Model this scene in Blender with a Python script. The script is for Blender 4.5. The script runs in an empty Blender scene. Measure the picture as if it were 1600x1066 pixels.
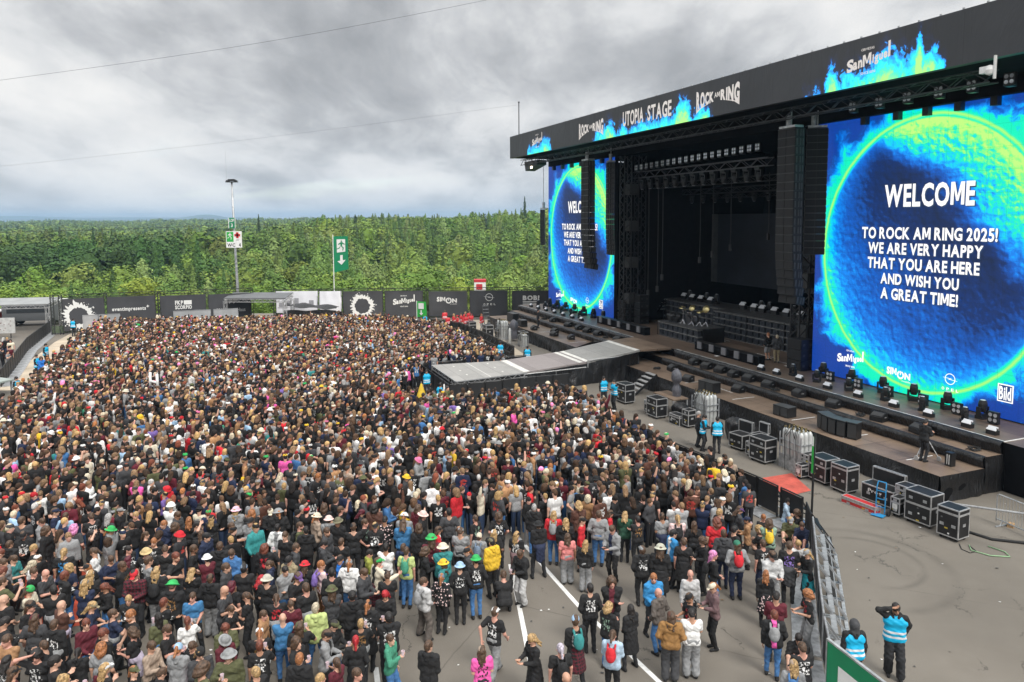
import bpy, bmesh, math, random
import numpy as np
from mathutils import Matrix, Vector

random.seed(7)
rng = np.random.default_rng(11)
R = math.radians
scene = bpy.context.scene
col = scene.collection

# ------------------------------------------------------------------ camera
CAM_H = 11.0
F_PX, PITCH, ROLL, PY = 1150.0, R(5.2), R(0.27), 446.0
cp, sp, cr, sr = math.cos(PITCH), math.sin(PITCH), math.cos(ROLL), math.sin(ROLL)
RC = np.array([[cr, sr, 0], [-sr, cr, 0], [0, 0, 1]]) @ np.array([[1, 0, 0], [0, -sp, -cp], [0, cp, -sp]])
cd = bpy.data.cameras.new('camera')
cd.sensor_width = 36
cd.lens = F_PX / 1600 * 36
cd.shift_y = -(533 - PY) / 1600
cd.clip_start, cd.clip_end = 0.1, 40000
cam = bpy.data.objects.new('camera', cd)
col.objects.link(cam)
cam.matrix_world = Matrix([[RC[0][i], -RC[1][i], -RC[2][i], (0, 0, CAM_H)[i]] for i in range(3)] + [[0, 0, 0, 1]])
scene.camera = cam

# ------------------------------------------------------------------ exposure
scene.view_settings.view_transform = 'Standard'
scene.view_settings.look = 'None'
scene.view_settings.gamma = 1
scene.view_settings.exposure = 0.97
scene.cycles.max_bounces = 5
scene.cycles.diffuse_bounces = 3
scene.cycles.glossy_bounces = 2
scene.cycles.volume_bounces = 0

# ------------------------------------------------------------------ node helper
class NT:
    """tiny helper around a node tree"""
    def __init__(s, tree):
        s.t = tree; s.n = tree.nodes; s.l = tree.links
    def new(s, typ, **kw):
        nd = s.n.new(typ)
        for k, v in kw.items():
            if k.startswith('i_'):
                s.set(nd, k[2:], v)
            else:
                setattr(nd, k, v)
        return nd
    def set(s, nd, key, v):
        key = int(key) if key.isdigit() else key
        inp = nd.inputs[key]
        if isinstance(v, bpy.types.NodeSocket): s.l.new(v, inp)
        else: inp.default_value = v
    def m(s, op, a, b=None, c=None, clamp=False):
        nd = s.n.new('ShaderNodeMath'); nd.operation = op; nd.use_clamp = clamp
        for i, v in enumerate((a, b, c)):
            if v is None: continue
            if isinstance(v, bpy.types.NodeSocket): s.l.new(v, nd.inputs[i])
            else: nd.inputs[i].default_value = v
        return nd.outputs[0]
    def mix(s, f, a, b):
        nd = s.n.new('ShaderNodeMix'); nd.data_type = 'RGBA'
        for i, v in ((0, f), (6, a), (7, b)):
            if isinstance(v, bpy.types.NodeSocket): s.l.new(v, nd.inputs[i])
            else: nd.inputs[i].default_value = (tuple(v) + (1,))[:4] if i else v
        return nd.outputs[2]
    def ramp(s, f, stops, interp='LINEAR'):
        nd = s.n.new('ShaderNodeValToRGB'); cr_ = nd.color_ramp; cr_.interpolation = interp
        while len(cr_.elements) < len(stops): cr_.elements.new(0.5)
        for e, (p, c) in zip(cr_.elements, stops):
            e.position = p; e.color = (tuple(c) + (1,))[:4] if hasattr(c, '__len__') else (c, c, c, 1)
        s.l.new(f, nd.inputs[0]); return nd.outputs[0]
    def noise(s, vec, scale, detail=4, rough=0.55, dist=0.0, dims='3D', out=0):
        nd = s.n.new('ShaderNodeTexNoise'); nd.noise_dimensions = dims
        if vec is not None: s.l.new(vec, nd.inputs['Vector'])
        nd.inputs['Scale'].default_value = scale; nd.inputs['Detail'].default_value = detail
        nd.inputs['Roughness'].default_value = rough; nd.inputs['Distortion'].default_value = dist
        return nd.outputs[out]
    def xyz(s, vec):
        nd = s.n.new('ShaderNodeSeparateXYZ'); s.l.new(vec, nd.inputs[0]); return nd.outputs
    def vec(s, x, y, z):
        nd = s.n.new('ShaderNodeCombineXYZ')
        for i, v in enumerate((x, y, z)):
            if isinstance(v, bpy.types.NodeSocket): s.l.new(v, nd.inputs[i])
            else: nd.inputs[i].default_value = v
        return nd.outputs[0]
    def mapping(s, vec, loc=(0, 0, 0), sc=(1, 1, 1), rot=(0, 0, 0)):
        nd = s.n.new('ShaderNodeMapping'); s.l.new(vec, nd.inputs[0])
        nd.inputs[1].default_value = loc; nd.inputs[2].default_value = rot; nd.inputs[3].default_value = sc
        return nd.outputs[0]

# ------------------------------------------------------------------ world: Nishita sky behind broken grey cloud
SUN_EL, SUN_AZ = 48.0, 150.0          # azimuth measured clockwise from +Y
w = bpy.data.worlds.new('World'); scene.world = w; w.use_nodes = True
t = NT(w.node_tree); t.n.clear()
sky = t.new('ShaderNodeTexSky', sky_type='NISHITA', sun_disc=False, sun_elevation=R(SUN_EL), sun_rotation=R(SUN_AZ))
tc = t.new('ShaderNodeTexCoord').outputs['Generated']
x, y, z = t.xyz(tc)
zz = t.m('ADD', t.m('MAXIMUM', z, 0.0), 0.27)
px = t.m('DIVIDE', x, zz); py = t.m('DIVIDE', y, zz)
P = t.vec(px, py, 0.0)
warp = t.noise(P, 0.9, 3, 0.5, out=1)
wv = t.new('ShaderNodeVectorMath', operation='SCALE', i_0=warp, i_Scale=0.45).outputs[0]
P2 = t.new('ShaderNodeVectorMath', operation='ADD', i_0=P, i_1=wv).outputs[0]
n1 = t.noise(t.mapping(P2, loc=(5.3, 2.9, 0), sc=(1.1, .62, 1)), 1.35, 5, 0.48)
n2 = t.noise(t.mapping(P2, loc=(9.1, 4.7, 2), sc=(1.2, .6, 1)), 4.6, 9, 0.62)
vor = t.new('ShaderNodeTexVoronoi', feature='SMOOTH_F1', i_Vector=t.mapping(P2, loc=(2, 5, 0), sc=(1.1, .6, 1)), i_Scale=3.4, i_Smoothness=.6).outputs[0]
s_ = t.m('ADD', t.m('MULTIPLY', n1, 0.58), t.m('ADD', t.m('MULTIPLY', n2, 0.30), t.m('MULTIPLY', t.m('SUBTRACT', 1.0, vor), 0.16)))
cloud = t.ramp(s_, [(0.35, (1.9, 1.96, 2.05)), (0.43, (2.55, 2.61, 2.7)), (0.48, (3.2, 3.25, 3.33)), (0.53, (4.0, 4.02, 4.05)), (0.62, (4.8, 4.75, 4.66))])
# brighter, flatter cloud towards the horizon
hz = t.m('POWER', t.m('SUBTRACT', 1.0, t.m('MINIMUM', t.m('MULTIPLY', t.m('MAXIMUM', z, 0.0), 5.5), 1.0)), 2.0)
cloud = t.mix(t.m('MULTIPLY', hz, 0.38), cloud, (3.9, 4.15, 4.4))
cloud = t.new('ShaderNodeVectorMath', operation='SCALE', i_0=cloud, i_Scale=t.new('ShaderNodeMapRange', i_0=z, i_1=.32, i_2=.95, i_3=1.0, i_4=2.7).outputs[0]).outputs[0]
gap = t.ramp(t.noise(t.mapping(P, loc=(4, 2, 8), sc=(.5, 1.4, 1)), 1.3, 5, 0.6), [(0.60, 0.0), (0.72, 0.45)])
skyc = t.mix(t.m('MULTIPLY', gap, t.m('MULTIPLY', hz, 1.4), clamp=True), cloud, sky.outputs[0])
bg = t.new('ShaderNodeBackground', i_Color=skyc, i_Strength=0.1)
out = t.new('ShaderNodeOutputWorld', i_Surface=bg.outputs[0])
w.cycles.sampling_method = 'MANUAL'; w.cycles.sample_map_resolution = 512

# ------------------------------------------------------------------ sun, very soft through the cloud
sd = bpy.data.lights.new('sun', 'SUN'); sd.energy = 1.5; sd.angle = R(20); sd.color = (1, 0.96, 0.9)
sun = bpy.data.objects.new('sun', sd); col.objects.link(sun)
az, el = R(SUN_AZ), R(SUN_EL)
sdir = Vector((math.sin(az) * math.cos(el), math.cos(az) * math.cos(el), math.sin(el)))
sun.rotation_euler = sdir.to_track_quat('Z', 'Y').to_euler()

# ------------------------------------------------------------------ materials
MATS = {}
def mat(name, c, rough=0.7, metal=0.0, var=0.12, vscale=6.0, bump=0.0, bscale=30.0, emit=None, spec=None, coat=0.0):
    if name in MATS: return MATS[name]
    m = bpy.data.materials.new(name); m.use_nodes = True; MATS[name] = m
    t = NT(m.node_tree); b = t.n['Principled BSDF']
    tc = t.new('ShaderNodeTexCoord').outputs['Object']
    if var > 0:
        n = t.noise(tc, vscale, 5, 0.6)
        lo = tuple(max(0, k * (1 - var * 1.6)) for k in c); hi = tuple(min(1, k * (1 + var * 1.6)) for k in c)
        t.set(b, 'Base Color', t.ramp(n, [(0.3, lo), (0.7, hi)]))
    else:
        b.inputs['Base Color'].default_value = tuple(c) + (1,)
    b.inputs['Roughness'].default_value = rough; b.inputs['Metallic'].default_value = metal
    if spec is not None: b.inputs['Specular IOR Level'].default_value = spec
    if coat: b.inputs['Coat Weight'].default_value = coat
    if bump > 0:
        bn = t.new('ShaderNodeBump', i_Strength=min(1.0, bump), i_Distance=0.02, i_Height=t.noise(tc, bscale, 6, 0.6))
        t.set(b, 'Normal', bn.outputs[0])
    if emit:
        b.inputs['Emission Color'].default_value = tuple(emit[:3]) + (1,); b.inputs['Emission Strength'].default_value = emit[3]
    return m

def attr_mat(name, rough=0.8, bump=0.0, bscale=40.0, trans=0.0):
    """colour stored per face (each thing's own cloth, skin, leaf colour)"""
    m = bpy.data.materials.new(name); m.use_nodes = True; MATS[name] = m
    t = NT(m.node_tree); b = t.n['Principled BSDF']
    a = t.new('ShaderNodeAttribute', attribute_name='Col', attribute_type='GEOMETRY')
    t.set(b, 'Base Color', a.outputs['Color']); b.inputs['Roughness'].default_value = rough
    b.inputs['Specular IOR Level'].default_value = 0.3
    return m

# ------------------------------------------------------------------ objects
def tag(o, label=None, cat=None, group=None, kind=None):
    if label: o['label'] = label
    if cat: o['category'] = cat
    if group: o['group'] = group
    if kind: o['kind'] = kind
    return o
def empty(name, loc=(0, 0, 0), rz=0.0, **kw):
    o = bpy.data.objects.new(name, None); col.objects.link(o)
    o.location = loc; o.rotation_euler = (0, 0, rz); o.empty_display_size = 0.2
    return tag(o, **kw)
def copy_tree(o, loc=None, rz=None, parent=None, **kw):
    c = o.copy(); col.objects.link(c)
    if parent is not None: c.parent = parent
    if loc is not None: c.location = loc
    if rz is not None: c.rotation_euler = (0, 0, rz)
    for ch in o.children: copy_tree(ch, parent=c)
    return tag(c, **kw)

# stage frame: u runs along the stage front away from the camera, v runs upstage, z up
YAW = R(21.8)
O0 = Vector((16.39, 27.44, 0)); dA = Vector((-math.sin(YAW), math.cos(YAW), 0)); dB = Vector((math.cos(YAW), math.sin(YAW), 0))
def S(u, v, z=0.0): return O0 + dA * u + dB * v + Vector((0, 0, z))
RS = YAW - math.pi / 2          # local x = -u, local y = v

class MB:
    def __init__(s): s.v = []; s.f = []; s.mi = []; s.cur = 0
    def add(s, vs, fs):
        o = len(s.v); s.v += [tuple(p) for p in vs]; s.f += [tuple(i + o for i in f) for f in fs]; s.mi += [s.cur] * len(fs)
        return s
    def box(s, x0, x1, y0, y1, z0, z1):
        return s.add([(x0, y0, z0), (x1, y0, z0), (x1, y1, z0), (x0, y1, z0), (x0, y0, z1), (x1, y0, z1), (x1, y1, z1), (x0, y1, z1)],
                     [(0, 3, 2, 1), (4, 5, 6, 7), (0, 1, 5, 4), (1, 2, 6, 5), (2, 3, 7, 6), (3, 0, 4, 7)])
    def cbox(s, cx, cy, cz, sx, sy, sz): return s.box(cx - sx / 2, cx + sx / 2, cy - sy / 2, cy + sy / 2, cz - sz / 2, cz + sz / 2)
    def bar(s, a, b, w_=0.05, h=None, up=(0, 0, 1)):
        a, b = Vector(a), Vector(b); h = h or w_
        d = (b - a).normalized(); upv = Vector(up)
        if abs(d.dot(upv)) > 0.98: upv = Vector((1, 0, 0))
        r_ = d.cross(upv).normalized() * w_ / 2; u_ = r_.cross(d).normalized() * h / 2
        vs = [p + i * r_ + j * u_ for p in (a, b) for i, j in ((-1, -1), (1, -1), (1, 1), (-1, 1))]
        return s.add(vs, [(0, 1, 2, 3), (7, 6, 5, 4), (0, 4, 5, 1), (1, 5, 6, 2), (2, 6, 7, 3), (3, 7, 4, 0)])
    def tube(s, pts, r, seg=8, cap=True):
        pts = [Vector(p) for p in pts]; n = len(pts); rr = r if hasattr(r, '__len__') else [r] * n
        o = len(s.v); prev = None
        for i, p in enumerate(pts):
            d = (pts[min(i + 1, n - 1)] - pts[max(i - 1, 0)]).normalized()
            ref = Vector((0, 0, 1)) if abs(d.z) < 0.95 else Vector((1, 0, 0))
            a = d.cross(ref).normalized() if prev is None else (prev - d * prev.dot(d)).normalized()
            prev = a; b = d.cross(a)
            for k in range(seg):
                th = 2 * math.pi * k / seg
                s.v.append(tuple(p + (a * math.cos(th) + b * math.sin(th)) * rr[i]))
        for i in range(n - 1):
            for k in range(seg):
                k2 = (k + 1) % seg
                s.f.append((o + i * seg + k, o + i * seg + k2, o + (i + 1) * seg + k2, o + (i + 1) * seg + k)); s.mi.append(s.cur)
        if cap:
            s.f.append(tuple(o + k for k in range(seg))[::-1]); s.f.append(tuple(o + (n - 1) * seg + k for k in range(seg))); s.mi += [s.cur] * 2
        return s
    def lathe(s, c, prof, seg=16, axis='z'):
        """prof: list of (radius, height)"""
        c = Vector(c); o = len(s.v)
        for r_, h in prof:
            for k in range(seg):
                th = 2 * math.pi * k / seg; a, b = r_ * math.cos(th), r_ * math.sin(th)
                q = {'z': (a, b, h), 'y': (a, h, b), 'x': (h, a, b)}[axis]
                s.v.append(tuple(c + Vector(q)))
        for i in range(len(prof) - 1):
            for k in range(seg):
                k2 = (k + 1) % seg
                s.f.append((o + i * seg + k, o + i * seg + k2, o + (i + 1) * seg + k2, o + (i + 1) * seg + k)); s.mi.append(s.cur)
        for i in (0, len(prof) - 1):
            if prof[i][0] > 1e-4:
                s.f.append(tuple(o + i * seg + k for k in range(seg))); s.mi.append(s.cur)
        return s
    def grid(s, fn, nu, nv, closed=False):
        o = len(s.v)
        for j in range(nv + 1):
            for i in range(nu + 1): s.v.append(tuple(fn(i / nu, j / nv)))
        for j in range(nv):
            for i in range(nu):
                a = o + j * (nu + 1) + i
                s.f.append((a, a + 1, a + nu + 2, a + nu + 1)); s.mi.append(s.cur)
        return s
    def poly(s, pts, y0, y1):
        """x-z outline extruded from y0 to y1"""
        n = len(pts); o = len(s.v)
        s.v += [(p[0], y0, p[1]) for p in pts] + [(p[0], y1, p[1]) for p in pts]
        s.f += [tuple(range(o, o + n)), tuple(range(o + 2 * n - 1, o + n - 1, -1))] + [(o + i, o + n + i, o + n + (i + 1) % n, o + (i + 1) % n) for i in range(n)]
        s.mi += [s.cur] * (n + 2)
        return s
    def build(s, name, m, parent=None, smooth=False, fix=True, **kw):
        me = bpy.data.meshes.new(name); me.from_pydata(s.v, [], s.f)
        for q in (m if isinstance(m, (list, tuple)) else [m]): me.materials.append(q)
        me.polygons.foreach_set('material_index', s.mi)
        if fix:
            b = bmesh.new(); b.from_mesh(me); bmesh.ops.recalc_face_normals(b, faces=b.faces); b.to_mesh(me); b.free()
        if smooth: me.shade_smooth()
        o = bpy.data.objects.new(name, me); col.objects.link(o)
        if parent is not None: o.parent = parent
        return tag(o, **kw)

def np_mesh(name, V, F, m, cols=None, smooth=True, mi=None, parent=None):
    me = bpy.data.meshes.new(name); nf, k = F.shape
    me.vertices.add(len(V)); me.vertices.foreach_set('co', np.ascontiguousarray(V, np.float32).ravel())
    me.loops.add(nf * k); me.loops.foreach_set('vertex_index', F.astype(np.int32).ravel())
    me.polygons.add(nf); me.polygons.foreach_set('loop_start', np.arange(0, nf * k, k, dtype=np.int32))
    if mi is not None: me.polygons.foreach_set('material_index', mi.astype(np.int32))
    me.polygons.foreach_set('use_smooth', np.full(nf, smooth))
    for q in (m if isinstance(m, (list, tuple)) else [m]): me.materials.append(q)
    if cols is not None:
        a = me.attributes.new('Col', 'FLOAT_COLOR', 'FACE')
        c4 = np.ones((nf, 4), np.float32); c4[:, :3] = cols; a.data.foreach_set('color', c4.ravel())
    me.update(calc_edges=True)
    return me
def link(name, me, parent=None, **kw):
    o = bpy.data.objects.new(name, me); col.objects.link(o)
    if parent is not None: o.parent = parent
    return tag(o, **kw)

_txt = {}
GLYPH_M = [(0, 0), (.17, 0), (.17, .48), (.31, .12), (.43, .12), (.57, .48), (.57, 0), (.74, 0), (.74, .71), (.53, .71), (.37, .28), (.21, .71), (0, .71)]
def glyph(ch, bold, shear):
    key = (ch, bold, shear)
    if key in _txt: return _txt[key]
    if ch == 'M' and bold > .015:
        vs = np.array([(p[0], p[1], 0) for p in GLYPH_M], float); fs = [(0, 1, 2, 11, 12), (2, 3, 10, 11), (3, 4, 10), (4, 5, 9, 10), (5, 6, 7, 8, 9)]
        _txt[key] = (vs, fs); return _txt[key]
    c = bpy.data.curves.new('lettering', 'FONT'); c.body = ch; c.size = 1; c.offset = bold; c.shear = shear; c.resolution_u = 3
    o = bpy.data.objects.new('lettering', c); col.objects.link(o)
    dg = bpy.context.evaluated_depsgraph_get(); me = o.evaluated_get(dg).to_mesh()
    vs = np.array([v.co[:] for v in me.vertices]); fs = [tuple(p.vertices) for p in me.polygons]
    o.evaluated_get(dg).to_mesh_clear(); bpy.data.objects.remove(o); bpy.data.curves.remove(c)
    vs[:, 0] -= vs[:, 0].min(); vs[:, 2] = 0
    _txt[key] = (vs, fs); return _txt[key]
def text_mesh(body, bold=0.0, shear=0.0):
    """one line of letters set side by side"""
    x_, V, F, n = 0.0, [], [], 0
    for ch in body:
        if ch == ' ': x_ += .27; continue
        v, f = glyph(ch, bold, shear); V.append(v + [x_, 0, 0]); F += [tuple(i + n for i in q) for q in f]; n += len(v); x_ += v[:, 0].max() + .075
    V = np.concatenate(V); V = V - V.min(0); return V, F
def add_text(mb, body, x0, x1, z0, z1, y=0.0, bold=0.02, warp=None, shear=0.0):
    """letters lying in the local x-z plane, facing -y"""
    vs, fs = text_mesh(body, bold, shear); mx = vs.max(0)
    pts = []
    for p in vs:
        a, b = p[0] / mx[0], p[1] / mx[1]
        x_, z_ = x0 + a * (x1 - x0), z0 + b * (z1 - z0)
        if warp: x_, z_ = warp(a, b, x_, z_)
        pts.append((x_, y, z_))
    mb.add(pts, fs); return mb

M_black = mat('black_steel', (0.012, 0.012, 0.013), 0.45, 0.0, 0.3, 3)
M_blackmatt = mat('black_molton', (0.006, 0.006, 0.007), 0.95, 0, 0.3, 2, spec=0.1)
M_alu = mat('aluminium', (0.46, 0.46, 0.46), 0.5, 0.5, 0.15, 8)
M_galv = mat('galvanised_steel', (0.42, 0.43, 0.44), 0.5, 0.6, 0.25, 5)
M_white = mat('white_paint', (0.78, 0.78, 0.76), 0.6, 0, 0.08, 4)
M_rubber = mat('rubber', (0.02, 0.02, 0.02), 0.8, 0, 0.2, 8)
M_glass = mat('lamp_glass', (0.55, 0.57, 0.6), 0.25, 0.0, 0.1, 20, spec=0.8)
M_led = mat('lamp_reflector', (0.75, 0.77, 0.8), 0.25, 0.6, 0.05, 20)

# ------------------------------------------------------------------ terrain
def sm(a, b, x):
    t_ = np.clip((x - a) / (b - a), 0, 1); return t_ * t_ * (3 - 2 * t_)
def terrain_h(X, Y):
    X = np.asarray(X, float); Y = np.asarray(Y, float); th = X / np.maximum(Y, 30)
    base = -18.0 * sm(84, 150, Y)
    k = 13.5 * sm(-0.62, -0.22, th) - 3.0 * sm(-0.2, -0.38, th)
    ridge = np.maximum(k, 0) * sm(170, 430, Y) * (1 - 0.7 * sm(470, 900, Y))
    far = 4.0 * sm(500, 1300, Y) + 13 * sm(900, 2600, Y)
    wob = 2.6 * np.sin(X * .021 + 1.3) * np.cos(Y * .013) * sm(150, 260, Y) + 1.6 * np.sin(X * .047) * sm(200, 300, Y)
    return base + ridge + far + wob - 0.35
ys = np.concatenate([np.linspace(-80, 84, 12), np.linspace(88, 160, 16), np.linspace(175, 600, 32), np.geomspace(640, 3200, 22), np.geomspace(4000, 12500, 6)])
xs = np.concatenate([-np.geomspace(9000, 420, 12), np.linspace(-380, 380, 52), np.geomspace(420, 9000, 12)])
GX, GY = np.meshgrid(xs, ys); GZ = terrain_h(GX, GY)
V = np.stack([GX.ravel(), GY.ravel(), GZ.ravel()], 1); nx = len(xs); ii, jj = np.meshgrid(np.arange(nx - 1), np.arange(len(ys) - 1))
a = (jj * nx + ii).ravel(); F = np.stack([a, a + 1, a + nx + 1, a + nx], 1)
M_terrain = mat('forest_floor_grass', (0.05, 0.085, 0.022), 0.95, 0, 0.35, 0.05, 0.4, 0.5)
link('ground', np_mesh('ground', V, F, M_terrain), kind='structure')

# asphalt yard
def asphalt():
    m = bpy.data.materials.new('worn_asphalt'); m.use_nodes = True
    t = NT(m.node_tree); b = t.n['Principled BSDF']; P = t.new('ShaderNodeTexCoord').outputs['Object']
    n1 = t.noise(P, 0.18, 6, 0.6); n2 = t.noise(P, 1.6, 6, 0.65); n3 = t.noise(P, 60, 3, 0.7)
    c = t.ramp(n1, [(0.3, (.142, .125, .104)), (0.5, (.188, .167, .140)), (0.72, (.240, .215, .182))])
    c = t.mix(t.ramp(n2, [(0.4, 0.0), (0.75, 0.4)]), c, (.15, .13, .105))
    c = t.mix(t.ramp(n3, [(0.38, 0.6), (0.6, 0.0)]), c, (.10, .09, .075))
    def cracks(sc, w_, lo, hi, off):
        q = t.mapping(P, loc=off)
        dq = t.new('ShaderNodeVectorMath', operation='ADD', i_0=q, i_1=t.new('ShaderNodeVectorMath', operation='SCALE', i_0=t.noise(q, 0.9, 5, 0.7, out=1), i_Scale=1.3).outputs[0]).outputs[0]
        v = t.new('ShaderNodeTexVoronoi', feature='DISTANCE_TO_EDGE', i_Vector=dq, i_Scale=sc).outputs[0]
        line = t.m('LESS_THAN', v, w_)
        return t.m('MULTIPLY', line, t.ramp(t.noise(q, 0.35, 3, 0.5), [(lo, 0.0), (hi, 1.0)]))
    ck = t.m('MAXIMUM', cracks(0.22, 0.0045, .52, .56, (3, 8, 0)), cracks(0.5, 0.006, .58, .62, (13, 1, 0)))
    c = t.mix(t.m('MULTIPLY', ck, 0.75), c, (.045, .04, .034))
    # rubber left by turning tyres
    x, y, z = t.xyz(P)
    wob_ = t.m('MULTIPLY', t.m('SUBTRACT', t.noise(P, 1.5, 4, .6), .5), .12)
    for ca, sa, per, wd_ in ((.40, .92, 5.3, .0035), (.92, -.40, 17.0, .0012)):
        q = t.m('ADD', t.m('ADD', t.m('MULTIPLY', x, ca), t.m('MULTIPLY', y, sa)), wob_); ln = t.m('LESS_THAN', t.m('ABSOLUTE', t.m('SUBTRACT', t.m('FRACT', t.m('DIVIDE', q, per)), .5)), wd_)
        c = t.mix(t.m('MULTIPLY', ln, t.ramp(t.noise(P, .4, 3, .5), [(.4, .1), (.6, .6)])), c, (.07, .06, .05))
    cellp = t.new('ShaderNodeTexVoronoi', distance='CHEBYCHEV', i_Vector=t.mapping(P, rot=(0, 0, .42), sc=(.16, .11, 1)), i_Scale=1.0).outputs['Color']
    c = t.mix(t.m('MULTIPLY', t.xyz(cellp)[0], .22), c, (.12, .11, .095))
    for cx, cy, r_, w_, k in SKIDS:
        d = t.m('SQRT', t.m('ADD', t.m('POWER', t.m('ABSOLUTE', t.m('SUBTRACT', x, cx)), 2.0), t.m('POWER', t.m('ABSOLUTE', t.m('SUBTRACT', y, cy)), 2.0)))
        e = t.m('SUBTRACT', 1.0, t.m('DIVIDE', t.m('ABSOLUTE', t.m('SUBTRACT', d, r_)), w_), clamp=True)
        e = t.m('MULTIPLY', t.m('MULTIPLY', e, k), t.ramp(t.noise(P, .5, 4, .6), [(.35, .25), (.6, 1.0)]))
        east = t.m('MULTIPLY', t.m('SUBTRACT', x, cx - 0.4), 1.2, clamp=True)
        c = t.mix(t.m('MULTIPLY', e, east), c, (.06, .053, .045))
    t.set(b, 'Base Color', c); b.inputs['Roughness'].default_value = 0.85
    t.set(b, 'Normal', t.new('ShaderNodeBump', i_Strength=0.35, i_Distance=0.01, i_Height=t.m('SUBTRACT', t.noise(P, 45, 4, .7), t.m('MULTIPLY', ck, 2.0))).outputs[0])
    return m
SKIDS = [(11.2, 22.7, 1.75, 0.16, 0.55), (10.9, 22.4, 2.75, 0.26, 0.42), (12.2, 20.2, 5.2, 0.35, 0.14), (5, 20, 11.5, .3, .10)]
M_asphalt = asphalt()
b = MB(); b.add([(-150, -30, 0), (120, -30, 0), (120, 86, 0), (-150, 86, 0)], [(0, 1, 2, 3)])
b.build('asphalt', M_asphalt, kind='structure', fix=False)
M_sand = mat('pale_concrete', (0.44, 0.37, 0.28), 0.9, 0, 0.15, 0.6, 0.3, 20)
def sheet(name, pts, m, z=0.004, **kw):
    b = MB(); b.add([(p[0], p[1], z) for p in pts], [tuple(range(len(pts)))]); return b.build(name, m, fix=False, **kw)
sheet('pale_apron', [(-24, 79.5), (-6.5, 62.5), (-3.6, 57.5), (-.3, 50.5), (1.2, 58), (-2.9, 74.9), (6, 79.5)], M_sand, kind='structure')
sheet('pale_path', [(-33.5, 47), (-29.6, 47.5), (-35.2, 63), (-38.5, 74), (-44, 74), (-41.5, 66), (-37.5, 56)], M_sand, 0.008, kind='structure')
M_line = mat('worn_line_paint', (0.72, 0.72, 0.70), 0.7, 0, 0.16, 3)
def strip(a, b_, w_, z=0.004):
    a, b_ = Vector(a), Vector(b_); n = Vector((-(b_ - a).y, (b_ - a).x)).normalized() * w_ / 2
    sheet('road_marking', [a - n, b_ - n, b_ + n, a + n], M_line, z, kind='structure')
for a_, b_ in [((-.2, 25.6), (1.08, 22.11)), ((1.08, 22.11), (1.84, 20.08)), ((1.84, 20.08), (3.46, 16.57)), ((3.46, 16.57), (5.2, 12.8)), ((-.1, 22.6), (.17, 19.95)), ((.17, 19.95), (.62, 15.2)),
               ((-6.6, 21.6), (-6.0, 16.2)), ((-3.4, 17.2), (-2.7, 14.5))]:
    strip(a_, b_, 0.13)
M_redfloor = mat('red_floor_paint', (0.55, 0.085, 0.04), 0.75, 0, 0.22, 1.2)
sheet('red_path_marking', [(-15.6, 22.6), (-13.2, 22.3), (-11.6, 19.2), (-13.1, 18.8)], M_redfloor, 0.006, kind='structure')
sheet('red_ground_mat', [(10.49, 30.25), (12.01, 30.83), (12.02, 28.81), (11.14, 28.34), (10.5, 28.9)], mat('red_rubber_mat', (0.46, 0.085, 0.06), 0.8, 0, 0.2, 2), 0.012, kind='structure')

# far blue hills
def hill(name, X0, X1, Y, h0, h1, n=60, seed=1, peak=None):
    r_ = np.random.default_rng(seed); ph = r_.uniform(0, 6, 5)
    X = np.linspace(X0, X1, n); t_ = (X - X0) / (X1 - X0)
    z = h0 + (h1 - h0) * t_ + 5 * np.sin(t_ * 9 + ph[0]) + 3 * np.sin(t_ * 23 + ph[1])
    if peak: z = z + peak[1] * np.exp(-((X - peak[0]) / peak[2]) ** 2)
    z *= np.minimum(1, np.minimum(t_, 1 - t_) * 12 + .05)
    rows = [np.stack([X, np.full(n, Y - 900.), np.full(n, -25.)], 1), np.stack([X, np.full(n, Y - 300.), z * .7 - 5], 1), np.stack([X, np.full(n, Y + 0.), z], 1), np.stack([X, np.full(n, Y + 900.), np.full(n, -25.)], 1)]
    V = np.concatenate(rows); a = np.arange(n - 1); F = np.concatenate([np.stack([a + k * n, a + 1 + k * n, a + 1 + (k + 1) * n, a + (k + 1) * n], 1) for k in range(3)])
    link(name, np_mesh(name, V, F, mat('distant_woodland', (0.05, 0.08, 0.04), 0.95, 0, 0.4, 0.006)), kind='structure')
hill('hills', -6600, -2300, 8200, 70, 22, seed=3)
hill('hills', -3900, -2200, 7000, 2, 4, seed=5, peak=(-2900, 62, 240))

# ------------------------------------------------------------------ trees
def leaf_quads(C, N, size, r_):
    """one bent leaf clump per point C facing roughly N"""
    n = len(C); up = r_.normal(size=(n, 3)); N = N + r_.normal(size=(n, 3)) * 0.34
    N /= np.linalg.norm(N, axis=1, keepdims=True)
    A = np.cross(N, up); A /= np.linalg.norm(A, axis=1, keepdims=True) + 1e-9; B = np.cross(N, A)
    s = size[:, None]; ang = r_.uniform(.55, 1.0, (n, 4))
    P_ = [C + s * (A * ca * ang[:, k:k + 1] + B * sa * ang[:, k:k + 1]) for k, (ca, sa) in enumerate(((1, .15), (.1, 1), (-1, -.1), (-.15, -1)))]
    V = np.stack(P_, 1).reshape(-1, 3); F = np.arange(4 * n).reshape(n, 4); return V, F
def tube_np(pts, rad, seg=5):
    V, F = [], []; n = len(pts)
    for p, r_ in zip(pts, rad):
        for k in range(seg): V.append((p[0] + r_ * math.cos(6.283 * k / seg), p[1] + r_ * math.sin(6.283 * k / seg), p[2]))
    for i in range(n - 1):
        for k in range(seg): F.append((i * seg + k, i * seg + (k + 1) % seg, (i + 1) * seg + (k + 1) % seg, (i + 1) * seg + k))
    return np.array(V), np.array(F)
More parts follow.
